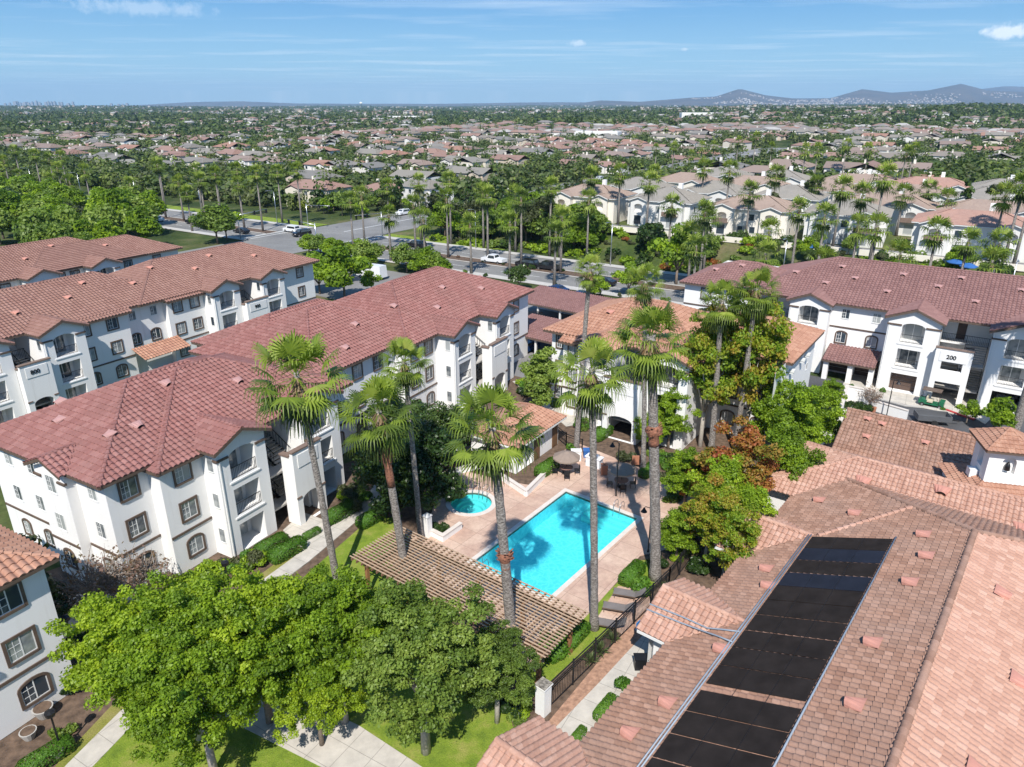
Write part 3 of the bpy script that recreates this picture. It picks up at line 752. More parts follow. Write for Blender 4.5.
make_tree('autumn_red', 7.5, 2.6, 3.0, 60, 11000, .23, 'leaf_red', 6, 'trunk_pale', .16, base=1.4, shell=.2, br=.26)
make_tree('green_c', 9.0, 3.2, 3.8, 85, 19000, .24, 'leaf_light', 7, 'trunk', .2, base=1.2, shell=.3, br=.24)
make_tree('pine_light', 8.6, 2.3, 4.2, 34, 9000, .30, 'leaf_mid', 8, 'trunk', .16, base=.3)
make_tree('bare', 5.6, 2.8, 2.2, 40, 520, .22, 'leaf_brown', 9, 'brown_dry', .12, base=1.2, shell=.1, br=.3)
make_tree('mid_a', 8, 3.6, 3.3, 26, 3600, .55, 'leaf_mid', 10, base=1.2)
make_tree('mid_b', 7, 3.2, 2.9, 22, 3200, .55, 'leaf_light', 11, base=1.1)
make_tree('mid_c', 9, 3.8, 3.9, 26, 3600, .6, 'leaf_dark', 12, base=1.0)
make_tree('mid_d', 10, 3.6, 4.3, 26, 3400, .6, 'leaf_olive', 13, base=1.6)
make_tree('mid_y', 6.5, 3.6, 2.6, 22, 3000, .5, 'leaf_yellow', 14, base=1.0)
make_tree('far_a', 7.5, 3.6, 3.2, 11, 420, 1.25, 'leaf_mid', 20, base=1.0)
make_tree('far_b', 6.5, 3.2, 2.7, 10, 380, 1.2, 'leaf_light', 21, base=1.0)
make_tree('far_c', 9.5, 3.8, 4.2, 12, 460, 1.3, 'leaf_dark', 22, base=1.0)
make_tree('far_d', 12, 3.4, 5.4, 13, 460, 1.3, 'leaf_olive', 23, base=1.2)
make_tree('far_e', 14, 1.9, 6.6, 14, 400, 1.1, 'leaf_dark', 24, base=.6)
make_tree('far_y', 5.5, 3.2, 2.3, 10, 380, 1.1, 'leaf_yellow', 25, base=.9)
def tree(kind, name, loc, s=1.0, label=None, group=None, sz=None, rz=None, cat='tree'):
    tm, cm, H = PROTO[kind]
    e = empty(name, label, cat, loc, rnd.uniform(0,6.28) if rz is None else rz, group)
    e.scale = (s,s,s*(sz or 1)); link('trunk', tm, e); link('crown', cm, e); return e
def bush_mesh(rx, ry, rz, n, leaf, mat, seed, nb=10, boxy=False):
    if boxy:
        g = np.random.default_rng(seed); P = g.random((n,3))*2-1; ax = g.integers(0,5,n)
        P[ax<2,2] = 1; P[ax==2,0] = np.sign(P[ax==2,0]); P[ax>=3,1] = np.sign(P[ax>=3,1])
        rr = np.maximum(1, (np.abs(P)**6).sum(1)**(1/6)); P = P/rr[:,None]*(1-.1*g.random(n))[:,None]
        C = P*np.array([rx,ry,rz]) + np.array([0,0,rz]); nrm = P + g.normal(size=(n,3))*.5
        nrm/=np.linalg.norm(nrm,axis=1)[:,None]; a=np.cross(nrm,g.normal(size=(n,3))); a/=np.linalg.norm(a,axis=1)[:,None]; b=np.cross(nrm,a)
        s=(leaf*(.6+.7*g.random(n)))[:,None]; V=np.stack([C-a*s/2,C+b*s/3,C+a*s/2,C-b*s/3],1).reshape(-1,3)
        return np_mesh('shrub', V, np.arange(4*n).reshape(-1,4), MAT[mat], False, tint=np.clip(.25+.6*g.random(n),0,1))
    B = clumps(nb, rx, ry, rz*.8, rz*.75, min(rx,ry)*.5, seed)
    V,F,t = leaf_cloud(B, n, leaf, seed, .6); return np_mesh('shrub', V, F, MAT[mat], False, tint=t)
BUSH = dict(round=bush_mesh(.7,.7,.6,1500,.16,'hedge',31,nb=9), hedge=bush_mesh(1.6,.62,.5,3200,.14,'hedge',32,boxy=True),
    low=bush_mesh(1.0,.8,.35,1500,.18,'leaf_mid',33), dark=bush_mesh(1.1,1.0,.7,1800,.2,'leaf_dark',34), olive=bush_mesh(1.2,1.0,.7,1500,.22,'leaf_olive',35),
    flower=bush_mesh(1.3,1.0,.5,1300,.24,'flower',36), light=bush_mesh(1.1,1.0,.7,1700,.2,'leaf_light',37), dry=bush_mesh(1.1,.9,.6,700,.2,'leaf_brown',38),
    far=bush_mesh(1.6,1.4,.9,420,.55,'leaf_mid',39), far2=bush_mesh(1.6,1.4,.9,420,.55,'leaf_light',40), far3=bush_mesh(1.6,1.4,1.0,420,.55,'leaf_dark',41))
def bush(kind, loc, s=1, label='', rz=0, group=None, name='shrub', sc=None, cat='shrub'):
    o = link(name, BUSH[kind]); o.location = loc; o.rotation_euler = (0,0,rz); o.scale = sc or (s,s,s)
    return tag(o, label, cat, group)
def palm_crown(seed, nf=46, R_=1.15, seg=22, pet=1.15, dead=6, w=.075, jit=.30):
    g = random.Random(seed); V=[]; F=[]; T=[]
    for i in range(nf+dead):
        isd = i >= nf; az = i*2.39996+g.uniform(-.2,.2); u = (i+.5)/nf if not isd else 1.12
        el = R(80) - R(128)*min(u,1)**.95 + g.uniform(-jit,jit) if not isd else R(-72)+g.uniform(-.1,.1)
        d = Vector((math.cos(az)*math.cos(el), math.sin(az)*math.cos(el), math.sin(el)))
        side = Vector((-math.sin(az), math.cos(az), 0)); up = side.cross(d)*-1
        if up.z < 0: up = -up
        L = pet*g.uniform(.8,1.15)*(.75 if isd else 1); b0 = Vector((0,0,-.25 if not isd else -.5)); tip = b0 + d*L - Vector((0,0,.08*L))
        k = len(V); V += [b0-side*.035, b0+side*.035, tip+side*.02, tip-side*.02]; F.append((k,k+1,k+2,k+3)); T.append(.55)
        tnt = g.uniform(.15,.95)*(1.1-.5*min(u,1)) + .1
        rl = R_*g.uniform(.85,1.15)
        for j in range(seg):
            a = R(-112)+R(224)*(j+.5)/seg; c = (d*math.cos(a) + side*math.sin(a)); c = (c + up*(.22*math.cos(a*1.3)-.05)).normalized()
            ln = rl*(.72+.28*math.cos(a*.75))*g.uniform(.9,1.08); wd = w*g.uniform(.9,1.2)
            p = c.cross(up).normalized(); m1 = tip + c*ln*.55; m2 = tip + c*ln*.86 - Vector((0,0,ln*g.uniform(.02,.12))); e = tip + c*ln*1.0 - Vector((0,0,ln*(g.uniform(.12,.35)+.35*min(u,1))))
            k = len(V); V += [tip-p*.012, tip+p*.012, m1+p*wd, m1-p*wd, m2+p*wd*.55, m2-p*wd*.55, e+p*.012, e-p*.012]
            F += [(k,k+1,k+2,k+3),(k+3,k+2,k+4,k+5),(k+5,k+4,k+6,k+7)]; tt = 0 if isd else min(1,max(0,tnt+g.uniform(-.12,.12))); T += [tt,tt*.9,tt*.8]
    return [tuple(v) for v in V], F, T
PALMC = {}
for k, kw in dict(a=dict(seed=1,nf=34,jit=.34,seg=18,R_=1.0,pet=1.5,dead=7,w=.05), b=dict(seed=2,nf=38,jit=.36,seg=18,R_=1.0,pet=1.45,dead=9,w=.05), c=dict(seed=3,nf=30,jit=.34,seg=18,R_=1.05,pet=1.5,dead=6,w=.052), m=dict(seed=4,nf=30,seg=9,w=.085,pet=1.35,R_=1.05,dead=6,jit=.4), f=dict(seed=5,nf=26,seg=5,w=.15,dead=3,pet=1.3,R_=1.1,jit=.45)).items():
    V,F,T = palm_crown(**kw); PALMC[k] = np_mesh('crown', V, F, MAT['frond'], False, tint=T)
def skirt(seed, h, r, n):
    """shag of hanging dead fronds under the crown"""
    g = random.Random(seed); V=[]; F=[]; T=[]
    for i in range(n):
        a = g.uniform(0,6.283); z = -g.random()**1.4*h; d = Vector((math.cos(a),math.sin(a),0)); s = Vector((-d.y,d.x,0))
        p = d*r*.8+Vector((0,0,z)); q = d*(r+g.uniform(.08,.3))+Vector((0,0,z-g.uniform(.2,.45))); w = g.uniform(.03,.07); k=len(V)
        V += [p-s*w,p+s*w,q+s*w*.5,q-s*w*.5]; F.append((k,k+1,k+2,k+3)); T.append(g.random())
    return np_mesh('dead_skirt', [tuple(v) for v in V], F, MAT['frond_dead'], False, tint=T)
SK = {'n': skirt(1,1.0,.2,260), 'f': skirt(2,1.3,.28,40)}
def palm(loc, top, kind='a', r0=.27, r1=.17, cs=1.0, label=None, group=None, boots=None, sk='n', name='fan_palm'):
    """top = world position of the crown heart"""
    base = Vector(loc); top = Vector(top); e = empty(name, label, 'palm tree', tuple(base), 0, group)
    d = top-base; H = d.z; m = MB(); n = 26 if sk == 'n' else 6; pts=[]; rr=[]
    for i in range(n+1):
        f = i/n; pts.append(Vector((d.x*f**1.15, d.y*f**1.15, H*f - (.2 if i==0 else 0))))
        rr.append((r1+(r0-r1)*(1-f)**.8 + .14*math.exp(-f*H/.5))*(1+(.06*math.sin(i*2.7) if sk=='n' else 0)))
    m.tube(pts, rr, 14 if sk=='n' else 6); m.build('trunk', MAT['palm_trunk'], e, True)
    if boots:
        f0,f1 = boots; b = MB(); g = random.Random(int(H*100)); k = 5
        b.tube([Vector((d.x*(f0+(f1-f0)*j/k)**1.15,d.y*(f0+(f1-f0)*j/k)**1.15,H*(f0+(f1-f0)*j/k))) for j in range(k+1)], [r1*1.15+.03,r1*1.25+.03,r1*1.1+.03,r1*1.5+.05,r1*1.9+.06,r1*1.2], 12)
        for j in range(40):
            f = f0+(f1-f0)*(.45+.5*g.random()); a = g.uniform(0,6.28); c = Vector((d.x*f**1.15,d.y*f**1.15,H*f)); o = Vector((math.cos(a),math.sin(a),0))
            b.beam(c+o*r1*1.1, c+o*(r1*1.1+.28)+Vector((0,0,.22)), .09, .03)
        b.build('boots', MAT['boot'], e, True)
    M = Matrix.Translation(d) @ Matrix.Rotation(rnd.uniform(0,6.28),4,'Z') @ Matrix.Scale(cs,4)
    link('crown', PALMC[kind], e, M); link('dead_skirt', SK[sk], e, Matrix.Translation(d+Vector((0,0,-.3))) @ Matrix.Scale(r1/.17,4))
    return e
FP = {}
def far_palm(loc, H, kind='f', group=None, label=None, cs=1.1):
    h = round(H); 
    if h not in FP:
        m = MB(); m.tube([(0,0,-.3),(.05,0,h*.4),(.1,.05,h)],[.34,.22,.16],6); FP[h] = m.mesh('trunk', MAT['palm_trunk'], True)
    e = empty('fan_palm', label, 'palm tree', loc, rnd.uniform(0,6.28), group)
    link('trunk', FP[h], e); link('crown', PALMC[kind], e, TR(.1,.05,h,0) @ Matrix.Scale(cs,4)); link('dead_skirt', SK['f'], e, TR(.1,.05,h-.3)); return e
def strap_plant(loc, s, label):
    g = random.Random(int(loc[0]*100)); m = MB()
    for i in range(70):
        a = g.uniform(0,6.28); el = g.uniform(.35,1.45); L = g.uniform(.6,1.0); d = Vector((math.cos(a)*math.cos(el),math.sin(a)*math.cos(el),math.sin(el))); sd = Vector((-math.sin(a),math.cos(a),0))*.03
        p1 = d*L*.6; p2 = d*L - Vector((0,0,L*.15)); m.poly([(-sd),sd,p1+sd,p1-sd]); m.poly([p1-sd,p1+sd,p2])
    me = m.mesh('strap_plant', MAT['blade']); a = me.attributes.new('tint','FLOAT','FACE'); a.data.foreach_set('value',[g.random() for _ in me.polygons])
    o = link('strap_leaf_plant', me); o.location = loc; o.scale = (s,s,s); return tag(o, label, 'plant')
# ---------------- ground --------------------------------------------------------------------------
AX = R(-33); AC, AS = math.cos(AX), math.sin(AX)
def st(x, y): return (x*.5446+y*.8387, x*.8387-y*.5446)      # distance across / along the boulevard
def from_st(s, t): return (s*.5446+t*.8387, s*.8387-t*.5446)
def sstep(a, b, v): v = min(1,max(0,(v-a)/(b-a))); return v*v*(3-2*v)
POOL = [Vector((-2.9,43.35)), Vector((4.65,53.55)), Vector((10.15,49.2)), Vector((2.45,39.25))]
SPA = (Vector((-3.4,51.6)), 1.75)
def in_pool(x, y, g):
    c = (POOL[0]+POOL[2])/2; d = (POOL[1]-POOL[0]).normalized(); n = Vector((-d.y,d.x)); L=(POOL[1]-POOL[0]).length/2; W=(POOL[2]-POOL[1]).length/2
    q = Vector((x,y))-c
    return (abs(q.dot(d))<L+g and abs(q.dot(n))<W+g) or (Vector((x,y))-SPA[0]).length < SPA[1]+g
def hgt(x, y):
    s, t = st(x, y); h = 0
    if s > 132:
        h = 4.6*sstep(134,148+max(0,-t-40)*.14,s)*sstep(-108,-92,t)
        f = sstep(240,500,s)
        h += f*(5.5*math.sin(x*.0072+.7)*math.sin(y*.0081+1.2) + 2.5*math.sin(x*.017-y*.013)); h += sstep(450,1700,math.hypot(x,y))*13*sstep(-.05,.45,x/max(1,y)) 
        D = math.hypot(x,y); h += sstep(1200,5200,D)*(10*math.sin(x*.0011+1)*math.sin(y*.0009)+ 5*math.sin(x*.0023+y*.0017)) - sstep(500,1500,D)*0
    return h
def axis_vals(lo, hi, step, fine, big):
    v = list(np.arange(lo, hi+.01, step)); v = [x for x in v if not fine[0]<x<fine[1]] + list(np.arange(fine[0], fine[1]+.01, .7))
    v = sorted(set(round(float(x),3) for x in v)); s = step; x = v[-1]
    up = []
    while x < big[1]: s *= 1.12; x += s; up.append(x)
    s = step; x = v[0]; dn = []
    while x > big[0]: s *= 1.12; x -= s; dn.append(x)
    return sorted(dn)+v+up
xs = axis_vals(-140, 200, 4, (-8,14), (-16000,16000)); ys = axis_vals(-30, 260, 4, (36,57), (-300,19000))
GV = []
for y in ys:
    for x in xs: GV.append((x, y, (hgt(x,y)-.10) if not (-8<x<14 and 36<y<57 and in_pool(x,y,.75)) else -2.6))
nx = len(xs); GF = [(j*nx+i, j*nx+i+1, (j+1)*nx+i+1, (j+1)*nx+i) for j in range(len(ys)-1) for i in range(nx-1)]
g_ = link('ground', np_mesh('ground', GV, GF, MAT['ground'])); tag(g_, kind='structure')
def slab(name, pts, z, mat, th=.12, kind='structure', px=True):
    m = MB(); p = [at(a,b,z) for a,b in pts] if px else [Vector((a,b,z)) for a,b in pts]
    ar = sum(p[i].x*p[(i+1)%len(p)].y-p[(i+1)%len(p)].x*p[i].y for i in range(len(p)))
    if ar < 0: p = p[::-1]
    m.prism([(q.x,q.y) for q in p], z-th, z)
    return tag(m.build(name, MAT[mat]), kind=kind)
def strip(name, pts, w, z, mat, th=.12, px=True):
    c = [at(a,b,z) for a,b in pts] if px else [Vector((a,b,z)) for a,b in pts]; L=[];Rr=[]
    for i,p in enumerate(c):
        d = (c[min(i+1,len(c)-1)]-c[max(i-1,0)]); d.z=0; d.normalize(); n = Vector((-d.y,d.x,0))
        L.append(p+n*w/2); Rr.append(p-n*w/2)
    m = MB()
    for i in range(len(c)-1):
        a,b,cc,d = Rr[i],Rr[i+1],L[i+1],L[i]; dn = Vector((0,0,th))
        m.add([a,b,cc,d,a-dn,b-dn,cc-dn,d-dn],[(0,1,2,3),(4,5,1,0),(6,7,3,2)])
    return tag(m.build(name, MAT[mat]), kind='structure')
# planted courtyard earth, lawns, walks
slab('lawn', [(60,790),(140,700),(232,640),(366,522),(402,515),(384,556),(470,640),(505,700),(516,736),(500,790)], .012, 'lawn', .05)
slab('lawn_dry', [(30,800),(60,760),(128,688),(226,600),(300,545),(318,548),(240,612),(140,700),(80,770)], .004, 'lawn_dry', .04)
slab('lawn', [(508,655),(545,640),(600,600),(640,560),(660,560),(655,585),(600,640),(560,672),(530,700)], .006, 'lawn', .04)
strip('walkway', [(50,800),(78,767),(132,712),(190,650),(250,597),(300,560),(352,517),(374,497),(392,470),(405,445)], 1.35, .035, 'walk')
strip('walkway', [(405,790),(340,745),(180,668),(66,617),(20,596)], 2.9, .042, 'walk')
strip('walkway', [(566,739),(612,690),(652,645),(700,590)], 1.75, .03, 'walk')
slab('walkway', [(283,530),(303,512),(330,522),(322,545),(306,552)], .038, 'walk')
slab('walkway', [(855,392),(770,470),(790,478),(838,430),(872,398)], .03, 'walk')
strip('walkway', [(520,380),(548,402),(575,425)], 2.0, .03, 'walk')
# pool deck with its two openings
deck_px = [(408,545),(432,512),(440,478),(462,470),(500,480),(534,486),(560,452),(580,444),(640,468),(700,500),(708,520),(672,548),(640,556),(592,610),(560,645),(535,672),(470,600),(415,560)]
DK = [at(a,b,0) for a,b in deck_px]; DK2 = [Vector((p.x,p.y)) for p in DK]
spac = [SPA[0]+Vector((math.cos(a),math.sin(a)))*SPA[1] for a in np.linspace(0,2*math.pi,33)[:-1]]
def sheet(name, outer, holes, z, mat, th=0.0):
    loops = [[Vector((p[0],p[1],0)) for p in outer]]+[[Vector((p[0],p[1],0)) for p in h] for h in holes]
    tris = tessellate_polygon(loops); V = [(p.x,p.y,z) for l in loops for p in l]
    m = MB()
    F = []
    for t in tris:
        a,b,c = (Vector(V[i]) for i in t); F.append(t if (b-a).cross(c-a).z>0 else t[::-1])
    m.add(V, F)
    if th:
        k = 0
        for l in loops:
            n=len(l)
            for i in range(n): a,b = l[i],l[(i+1)%n]; m.poly([(a.x,a.y,z),(b.x,b.y,z),(b.x,b.y,z-th),(a.x,a.y,z-th)])
    return m.build(name, MAT[mat])
slab('bark_mulch',[(556,742),(662,610),(668,596),(640,612),(548,722)],.006,'bark',.04)
MH=[Vector(p) for p in ((-5.5,50.2),(-6.2,52.6),(-4,54.6),(-1.5,53.6),(4.6,54.6),(11.2,49.6),(2.6,37.9),(-4.2,43.0))]
tag(sheet('mulch_ground',[Vector(p) for p in ((-60,10),(40,2),(64,40),(30,72),(12,76),(-2,84),(-14,60),(-40,36))],[MH],-.03,'mulch'),kind='structure')
tag(sheet('pool_deck', DK2, [POOL, spac], .02, 'deck', .25), kind='structure')
slab('pool_deck',[(597,618),(618,586),(650,590),(650,604),(622,634)],.025,'deck')
def offs(poly, d):
    c = sum(poly, Vector((0,0)))/len(poly); n=len(poly); out=[]
    for i in range(n):
        a,b,e = poly[i-1],poly[i],poly[(i+1)%n]; d1=(b-a).normalized(); d2=(e-b).normalized()
        n1=Vector((d1.y,-d1.x)); n2=Vector((d2.y,-d2.x))
        if n1.dot(b-c)<0: n1=-n1
        if n2.dot(b-c)<0: n2=-n2
        k=(n1+n2); k=k/ (1+n1.dot(n2)); out.append(b+k*d)
    return out
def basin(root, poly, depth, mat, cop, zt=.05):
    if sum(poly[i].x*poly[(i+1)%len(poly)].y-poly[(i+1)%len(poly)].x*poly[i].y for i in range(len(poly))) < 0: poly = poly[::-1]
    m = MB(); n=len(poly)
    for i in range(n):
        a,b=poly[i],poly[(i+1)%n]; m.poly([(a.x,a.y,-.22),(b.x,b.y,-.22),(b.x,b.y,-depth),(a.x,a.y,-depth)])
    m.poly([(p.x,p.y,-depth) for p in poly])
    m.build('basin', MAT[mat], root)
    t = MB()
    for i in range(n):
        a,b=poly[i],poly[(i+1)%n]; t.poly([(a.x,a.y,zt-.02),(b.x,b.y,zt-.02),(b.x,b.y,-.22),(a.x,a.y,-.22)])
    t.build('waterline_tile', MAT['pooltile'], root)
    ou = offs(poly, cop); inn = offs(poly, -.04); c = MB()
    for i in range(n):
        j=(i+1)%n; c.poly([(*ou[i],zt),(*ou[j],zt),(*inn[j],zt),(*inn[i],zt)]); c.poly([(*ou[j],zt),(*ou[i],zt),(*ou[i],-.05),(*ou[j],-.05)])
        c.poly([(*inn[i],zt),(*inn[j],zt),(*inn[j],zt-.07),(*inn[i],zt-.07)])
    c.build('coping', MAT['coping'], root)
    w = MB(); w.poly([(p.x,p.y,-.09) for p in poly]); w.build('water', MAT['water'], root)
pool = empty('swimming_pool','rectangular turquoise swimming pool with pale coping in the middle of the deck','swimming pool')
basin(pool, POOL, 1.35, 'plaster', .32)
dl = (POOL[1]-POOL[0]).normalized(); dn = (POOL[2]-POOL[1]).normalized()
stp = MB()
for i in range(3):   # entry steps at the far corner
    a = POOL[2]-dl*0; w=.45*(3-i)
    P4 = [POOL[2]-dn*4.6, POOL[2], POOL[2]-dl*w, POOL[2]-dn*4.6-dl*w]
    stp.prism([(p.x,p.y) for p in P4], -1.3+i*.0, -.95+.24*i)
stp.build('pool_steps', MAT['spa_plaster'], pool)
spa = empty('hot_tub','round turquoise spa set in the deck beside the shrubs','hot tub')
basin(spa, spac, .95, 'spa_plaster', .38)
b_ = MB()
for k in range(32):
    a0,a1 = 2*math.pi*k/32, 2*math.pi*(k+1)/32
    for (r0,r1,z) in ((1.25,1.74,-.45),(.95,1.25,-.7)):
        c=SPA[0]; q=[(c.x+math.cos(a)*r,c.y+math.sin(a)*r,z) for a,r in ((a0,r0),(a0,r1),(a1,r1),(a1,r0))]; b_.poly(q)
        b_.poly([(q[0][0],q[0][1],z),(q[3][0],q[3][1],z),(q[3][0],q[3][1],z-.28),(q[0][0],q[0][1],z-.28)])
b_.build('bench', MAT['spa_plaster'], spa)
def handrail(p, dirv, label, s=1, drop=.6):
    m = MB(); d = Vector((*dirv,0)).normalized(); n = Vector((-d.y,d.x,0)); p = Vector((p[0],p[1],.03))
    for k in (-.28,.28):
        q = p+n*k; pts=[q-d*.55, q-d*.55+Vector((0,0,.55)), q-d*.35+Vector((0,0,.8)), q-d*.02+Vector((0,0,.82)), q+d*.22+Vector((0,0,.6)), q+d*.3+Vector((0,0,-drop))]
        m.tube(pts, .027, 6)
    return tag(m.build('handrail', MAT['steel'], None, True), label, 'handrail')
handrail(POOL[0]+dn*1.1, dl, 'curved steel ladder rails at the pool corner beside the pergola')
handrail(POOL[2]-dn*1.9, -dl, 'curved steel handrail over the entry steps at the far end of the pool')
handrail(SPA[0]+Vector((.3,1.7)), (-.1,-1), 'curved steel handrail on the far rim of the round spa, beside another rail')
handrail(SPA[0]+Vector((1.25,1.25)), (-.7,-.7), 'curved steel handrail on the right rim of the round spa')
# roads
def st_poly(name, s0, s1, t0, t1, z, mat, th=.1, zf=None):
    p = [from_st(s0,t0),from_st(s0,t1),from_st(s1,t1),from_st(s1,t0)]
    return slab(name, p, z, mat, th, px=False)
slab('driveway', [(14,78),(26,88),(46,76),(70,59),(60,44),(44,55),(33,62),(34,68)], .0, 'asphalt', px=False)
slab('parking_lot', [(-2,83),(12,74),(24,88),(34,100),(14,116),(-30,144),(-60,164),(-72,150),(-30,118),(-2,96)], .0, 'asphalt_light', px=False)
st_poly('road', 112.5, 131.5, -420, 130, .0, 'road')
st_poly('road_median', 119.8, 123.2, -126, 130, .12, 'mulch'); st_poly('road_median', 119.8, 123.2, -420, -153, .12, 'mulch')
st_poly('road', 131.6, 620, -150, -127, .01, 'road')
st_poly('road', 90, 112.4, -150, -127, .01, 'road')
st_poly('pavement', 131.6, 133.6, -126.8, 130, .13, 'kerb'); st_poly('pavement', 131.6, 133.6, -420, -150.2, .13, 'kerb')
st_poly('pavement', 110.4, 112.4, -126.8, 130, .13, 'kerb'); st_poly('pavement', 110.4, 112.4, -420, -150.2, .13, 'kerb')
st_poly('verge', 133.7, 137, -126, -90, .05, 'lawn'); st_poly('verge', 133.7, 139, -420, -151, .05, 'lawn')
for s0,t0,t1 in ((119.4,-126,130),(123.3,-126,130),(119.4,-420,-153),(123.3,-420,-153)): st_poly('kerb', s0, s0+.3, t0, t1, .16, 'kerb')
for sl in (116.0,127.2):
    m = MB()
    for k in range(-70,22):
        t = k*6
        if -155<t<-124: continue
        p=[from_st(sl,t),from_st(sl,t+3),from_st(sl+.14,t+3),from_st(sl+.14,t)]; m.poly([(a,b,.006) for a,b in p][::-1] if False else [(a,b,.006) for a,b in p])
    tag(m.build('lane_marking', MAT['paint']), kind='structure')
for t0 in (-153,-125):
    st_poly('stop_line', 113, 131, t0, t0+.5, .008, 'paint', .004)
    st_poly('crosswalk_line', 113, 131, t0+(2.4 if t0<-130 else -2.6), t0+(2.7 if t0<-130 else -2.3), .008, 'paint', .004)
st_poly('lane_marking', 133, 600, -138.7, -138.4, .02, 'paint', .004)
# villa street on the terrace
strip('road', [from_st(151.5,t) for t in (-88,-40,10,70,140)], 7, 4.66, 'asphalt_light', .3, px=False)
slab('bank_lawn', [from_st(143,-60),from_st(149,-60),from_st(149,-36),from_st(143,-36)], 4.3, 'lawn', .2, px=False) if False else None
slab('hotel_path', [(0,214),(64,206),(66,216),(0,226)], .03, 'asphalt_light') if False else None
# red kerb and kerbs along the driveway
W3 = lambda u,w=1.15,h=1.3,a0=True: [(u,0,w,h,a0),(u,1,w,h,False),(u,2,w,h,False)]
# ---- big foreground block (left of the pool) ----
A = apartment('apartment_building','three storey white apartment block with rose tile roof left of the pool, its long roof running to the car park','',0,0,0,[],None,[]) if False else None
def endgable(S_root, x, y0, y1, z, out, roofmat):
    """small projecting gabled window bay on an end wall (wall at local x, facing -x)"""
    r = S_root; w = MB(); facade(w,(x,y1),(x-out,y1),0,z); facade(w,(x-out,y1),(x-out,y0),0,z,(),0,0,gable=.42*(y1-y0)/2); facade(w,(x-out,y0),(x,y0),0,z)
    w.build('wall_bay', MAT['stucco'], r)
    T = Tiles(); ym=(y0+y1)/2; zr=z+.42*((y1-y0)/2+.35); xb=x-.6+(zr-z)/.42
    T.face([(x-out-.4,y0-.35,z),(x-.6,y0-.35,z),(xb,ym,zr),(x-out-.4,ym,zr)]); T.face([(x-.6,y1+.35,z),(x-out-.4,y1+.35,z),(x-out-.4,ym,zr),(xb,ym,zr)])
    T.caps((x-out-.4,ym,zr),(xb,ym,zr),.11); T.build('bay_roof', MAT[roofmat], r)
    F = MB()
    F.beam((x-out-.38,y0-.37,z-.09),(x-out-.38,ym,zr-.09),.06,.2); F.beam((x-out-.38,y1+.37,z-.09),(x-out-.38,ym,zr-.09),.06,.2)
    F.box(x-out-.12,y0-.1,z-.85,x-out+.1,y0+.75,z-.70); F.box(x-out-.12,y1-.75,z-.85,x-out+.1,y1+.1,z-.70)
    F.build('bay_trim', MAT['brown'], r)
    for zf in (0,2.9,5.8): window(r,x-out-.001,ym,zf+1.7,-math.pi/2,1.0,1.25,arch=(zf==0),trim=(zf==0),sash=True)
A = apartment('apartment_building','long white apartment block with rose tile roof, left of the pool',
    (-26.0,39.7),60.5,57,14,[
    dict(k='flat',u=(0,3.0),y=0,wins=W3(1.55)), dict(k='flat',u=(3.0,6.3),y=-1.2,wins=W3(1.7)),
    dict(k='bay',u=(6.3,10.6),y=-2.8), dict(k='stair',u=(10.6,14.4),y=-4.0,off=1.3,scr=3.0), dict(k='bay',u=(14.4,18.7),y=-2.5),
    dict(k='flat',u=(18.7,31.4),y=1.6,wins=W3(1.6,1.0)+W3(4.0,1.0)+W3(7.2)+W3(10.2)), dict(k='flat',u=(31.4,36.4),y=0,wins=W3(1.3)+W3(3.7)),
    dict(k='bay',u=(36.4,40.6),y=-2.3), dict(k='stair',u=(40.6,44.6),y=-3.8,off=1.0,scr=3.4), dict(k='bay',u=(44.6,48.8),y=-2.5),
    dict(k='flat',u=(48.8,57),y=0,wins=W3(2)+W3(5))],
    'tile_red',[dict(r=(-.6,-.6,19.6,14.6)),dict(r=(2.6,-1.75,21.6,14.2),ze=8.42),dict(r=(19.5,1.0,38,17.0)),dict(r=(31.0,-.6,57.6,17.2)),dict(r=(22,9,40,20.0),ze=8.5)],
    vent_spots=[(4.6,2.4,0,.42),(9,5.0,0,.42),(13.5,2.6,0,.42),(20,4.6,0,.42),(26,2.6,0,.42),(30,4.8,0,.42),(36,4.6,0,.42),(40.5,2.2,0,.42),(45,4.6,0,.42),(50,2.4,0,.42),(54,5,0,.42)])
m=MB(); m.box(20.5,13.9,0,56.9,16.3,8.6); m.box(24,16.31,0,39,19.2,8.4); m.build('rear_wall',MAT['stucco'],A)
endgable(A, 0, 3.2, 6.6, 8.7, .7, 'tile_red')
for y in (1.5,8.6,11.5):
    for zf in (0,2.9,5.8): window(A,-.001,y,zf+1.7,-math.pi/2,.9,1.15,trim=(zf==0),arch=(zf==0))
bb = MB(); bb.box(-.07,.05,2.95,-.002,3.15,3.12); bb.box(-.07,6.65,2.95,-.002,13.9,3.12); bb.box(-.77,3.25,2.95,-.702,6.55,3.12); bb.build('end_wall_band', MAT['brown'], A)
ar_roof = [c for c in A.children if c.name.startswith('roof')][0]
vents(ar_roof, lambda x,y: 8.7+.42*(x+.6), [(2.4,3.0,-math.pi/2,.42),(2.2,8.6,-math.pi/2,.42),(3.5,10.5,-math.pi/2,.42)], 0, 'vent_rose')
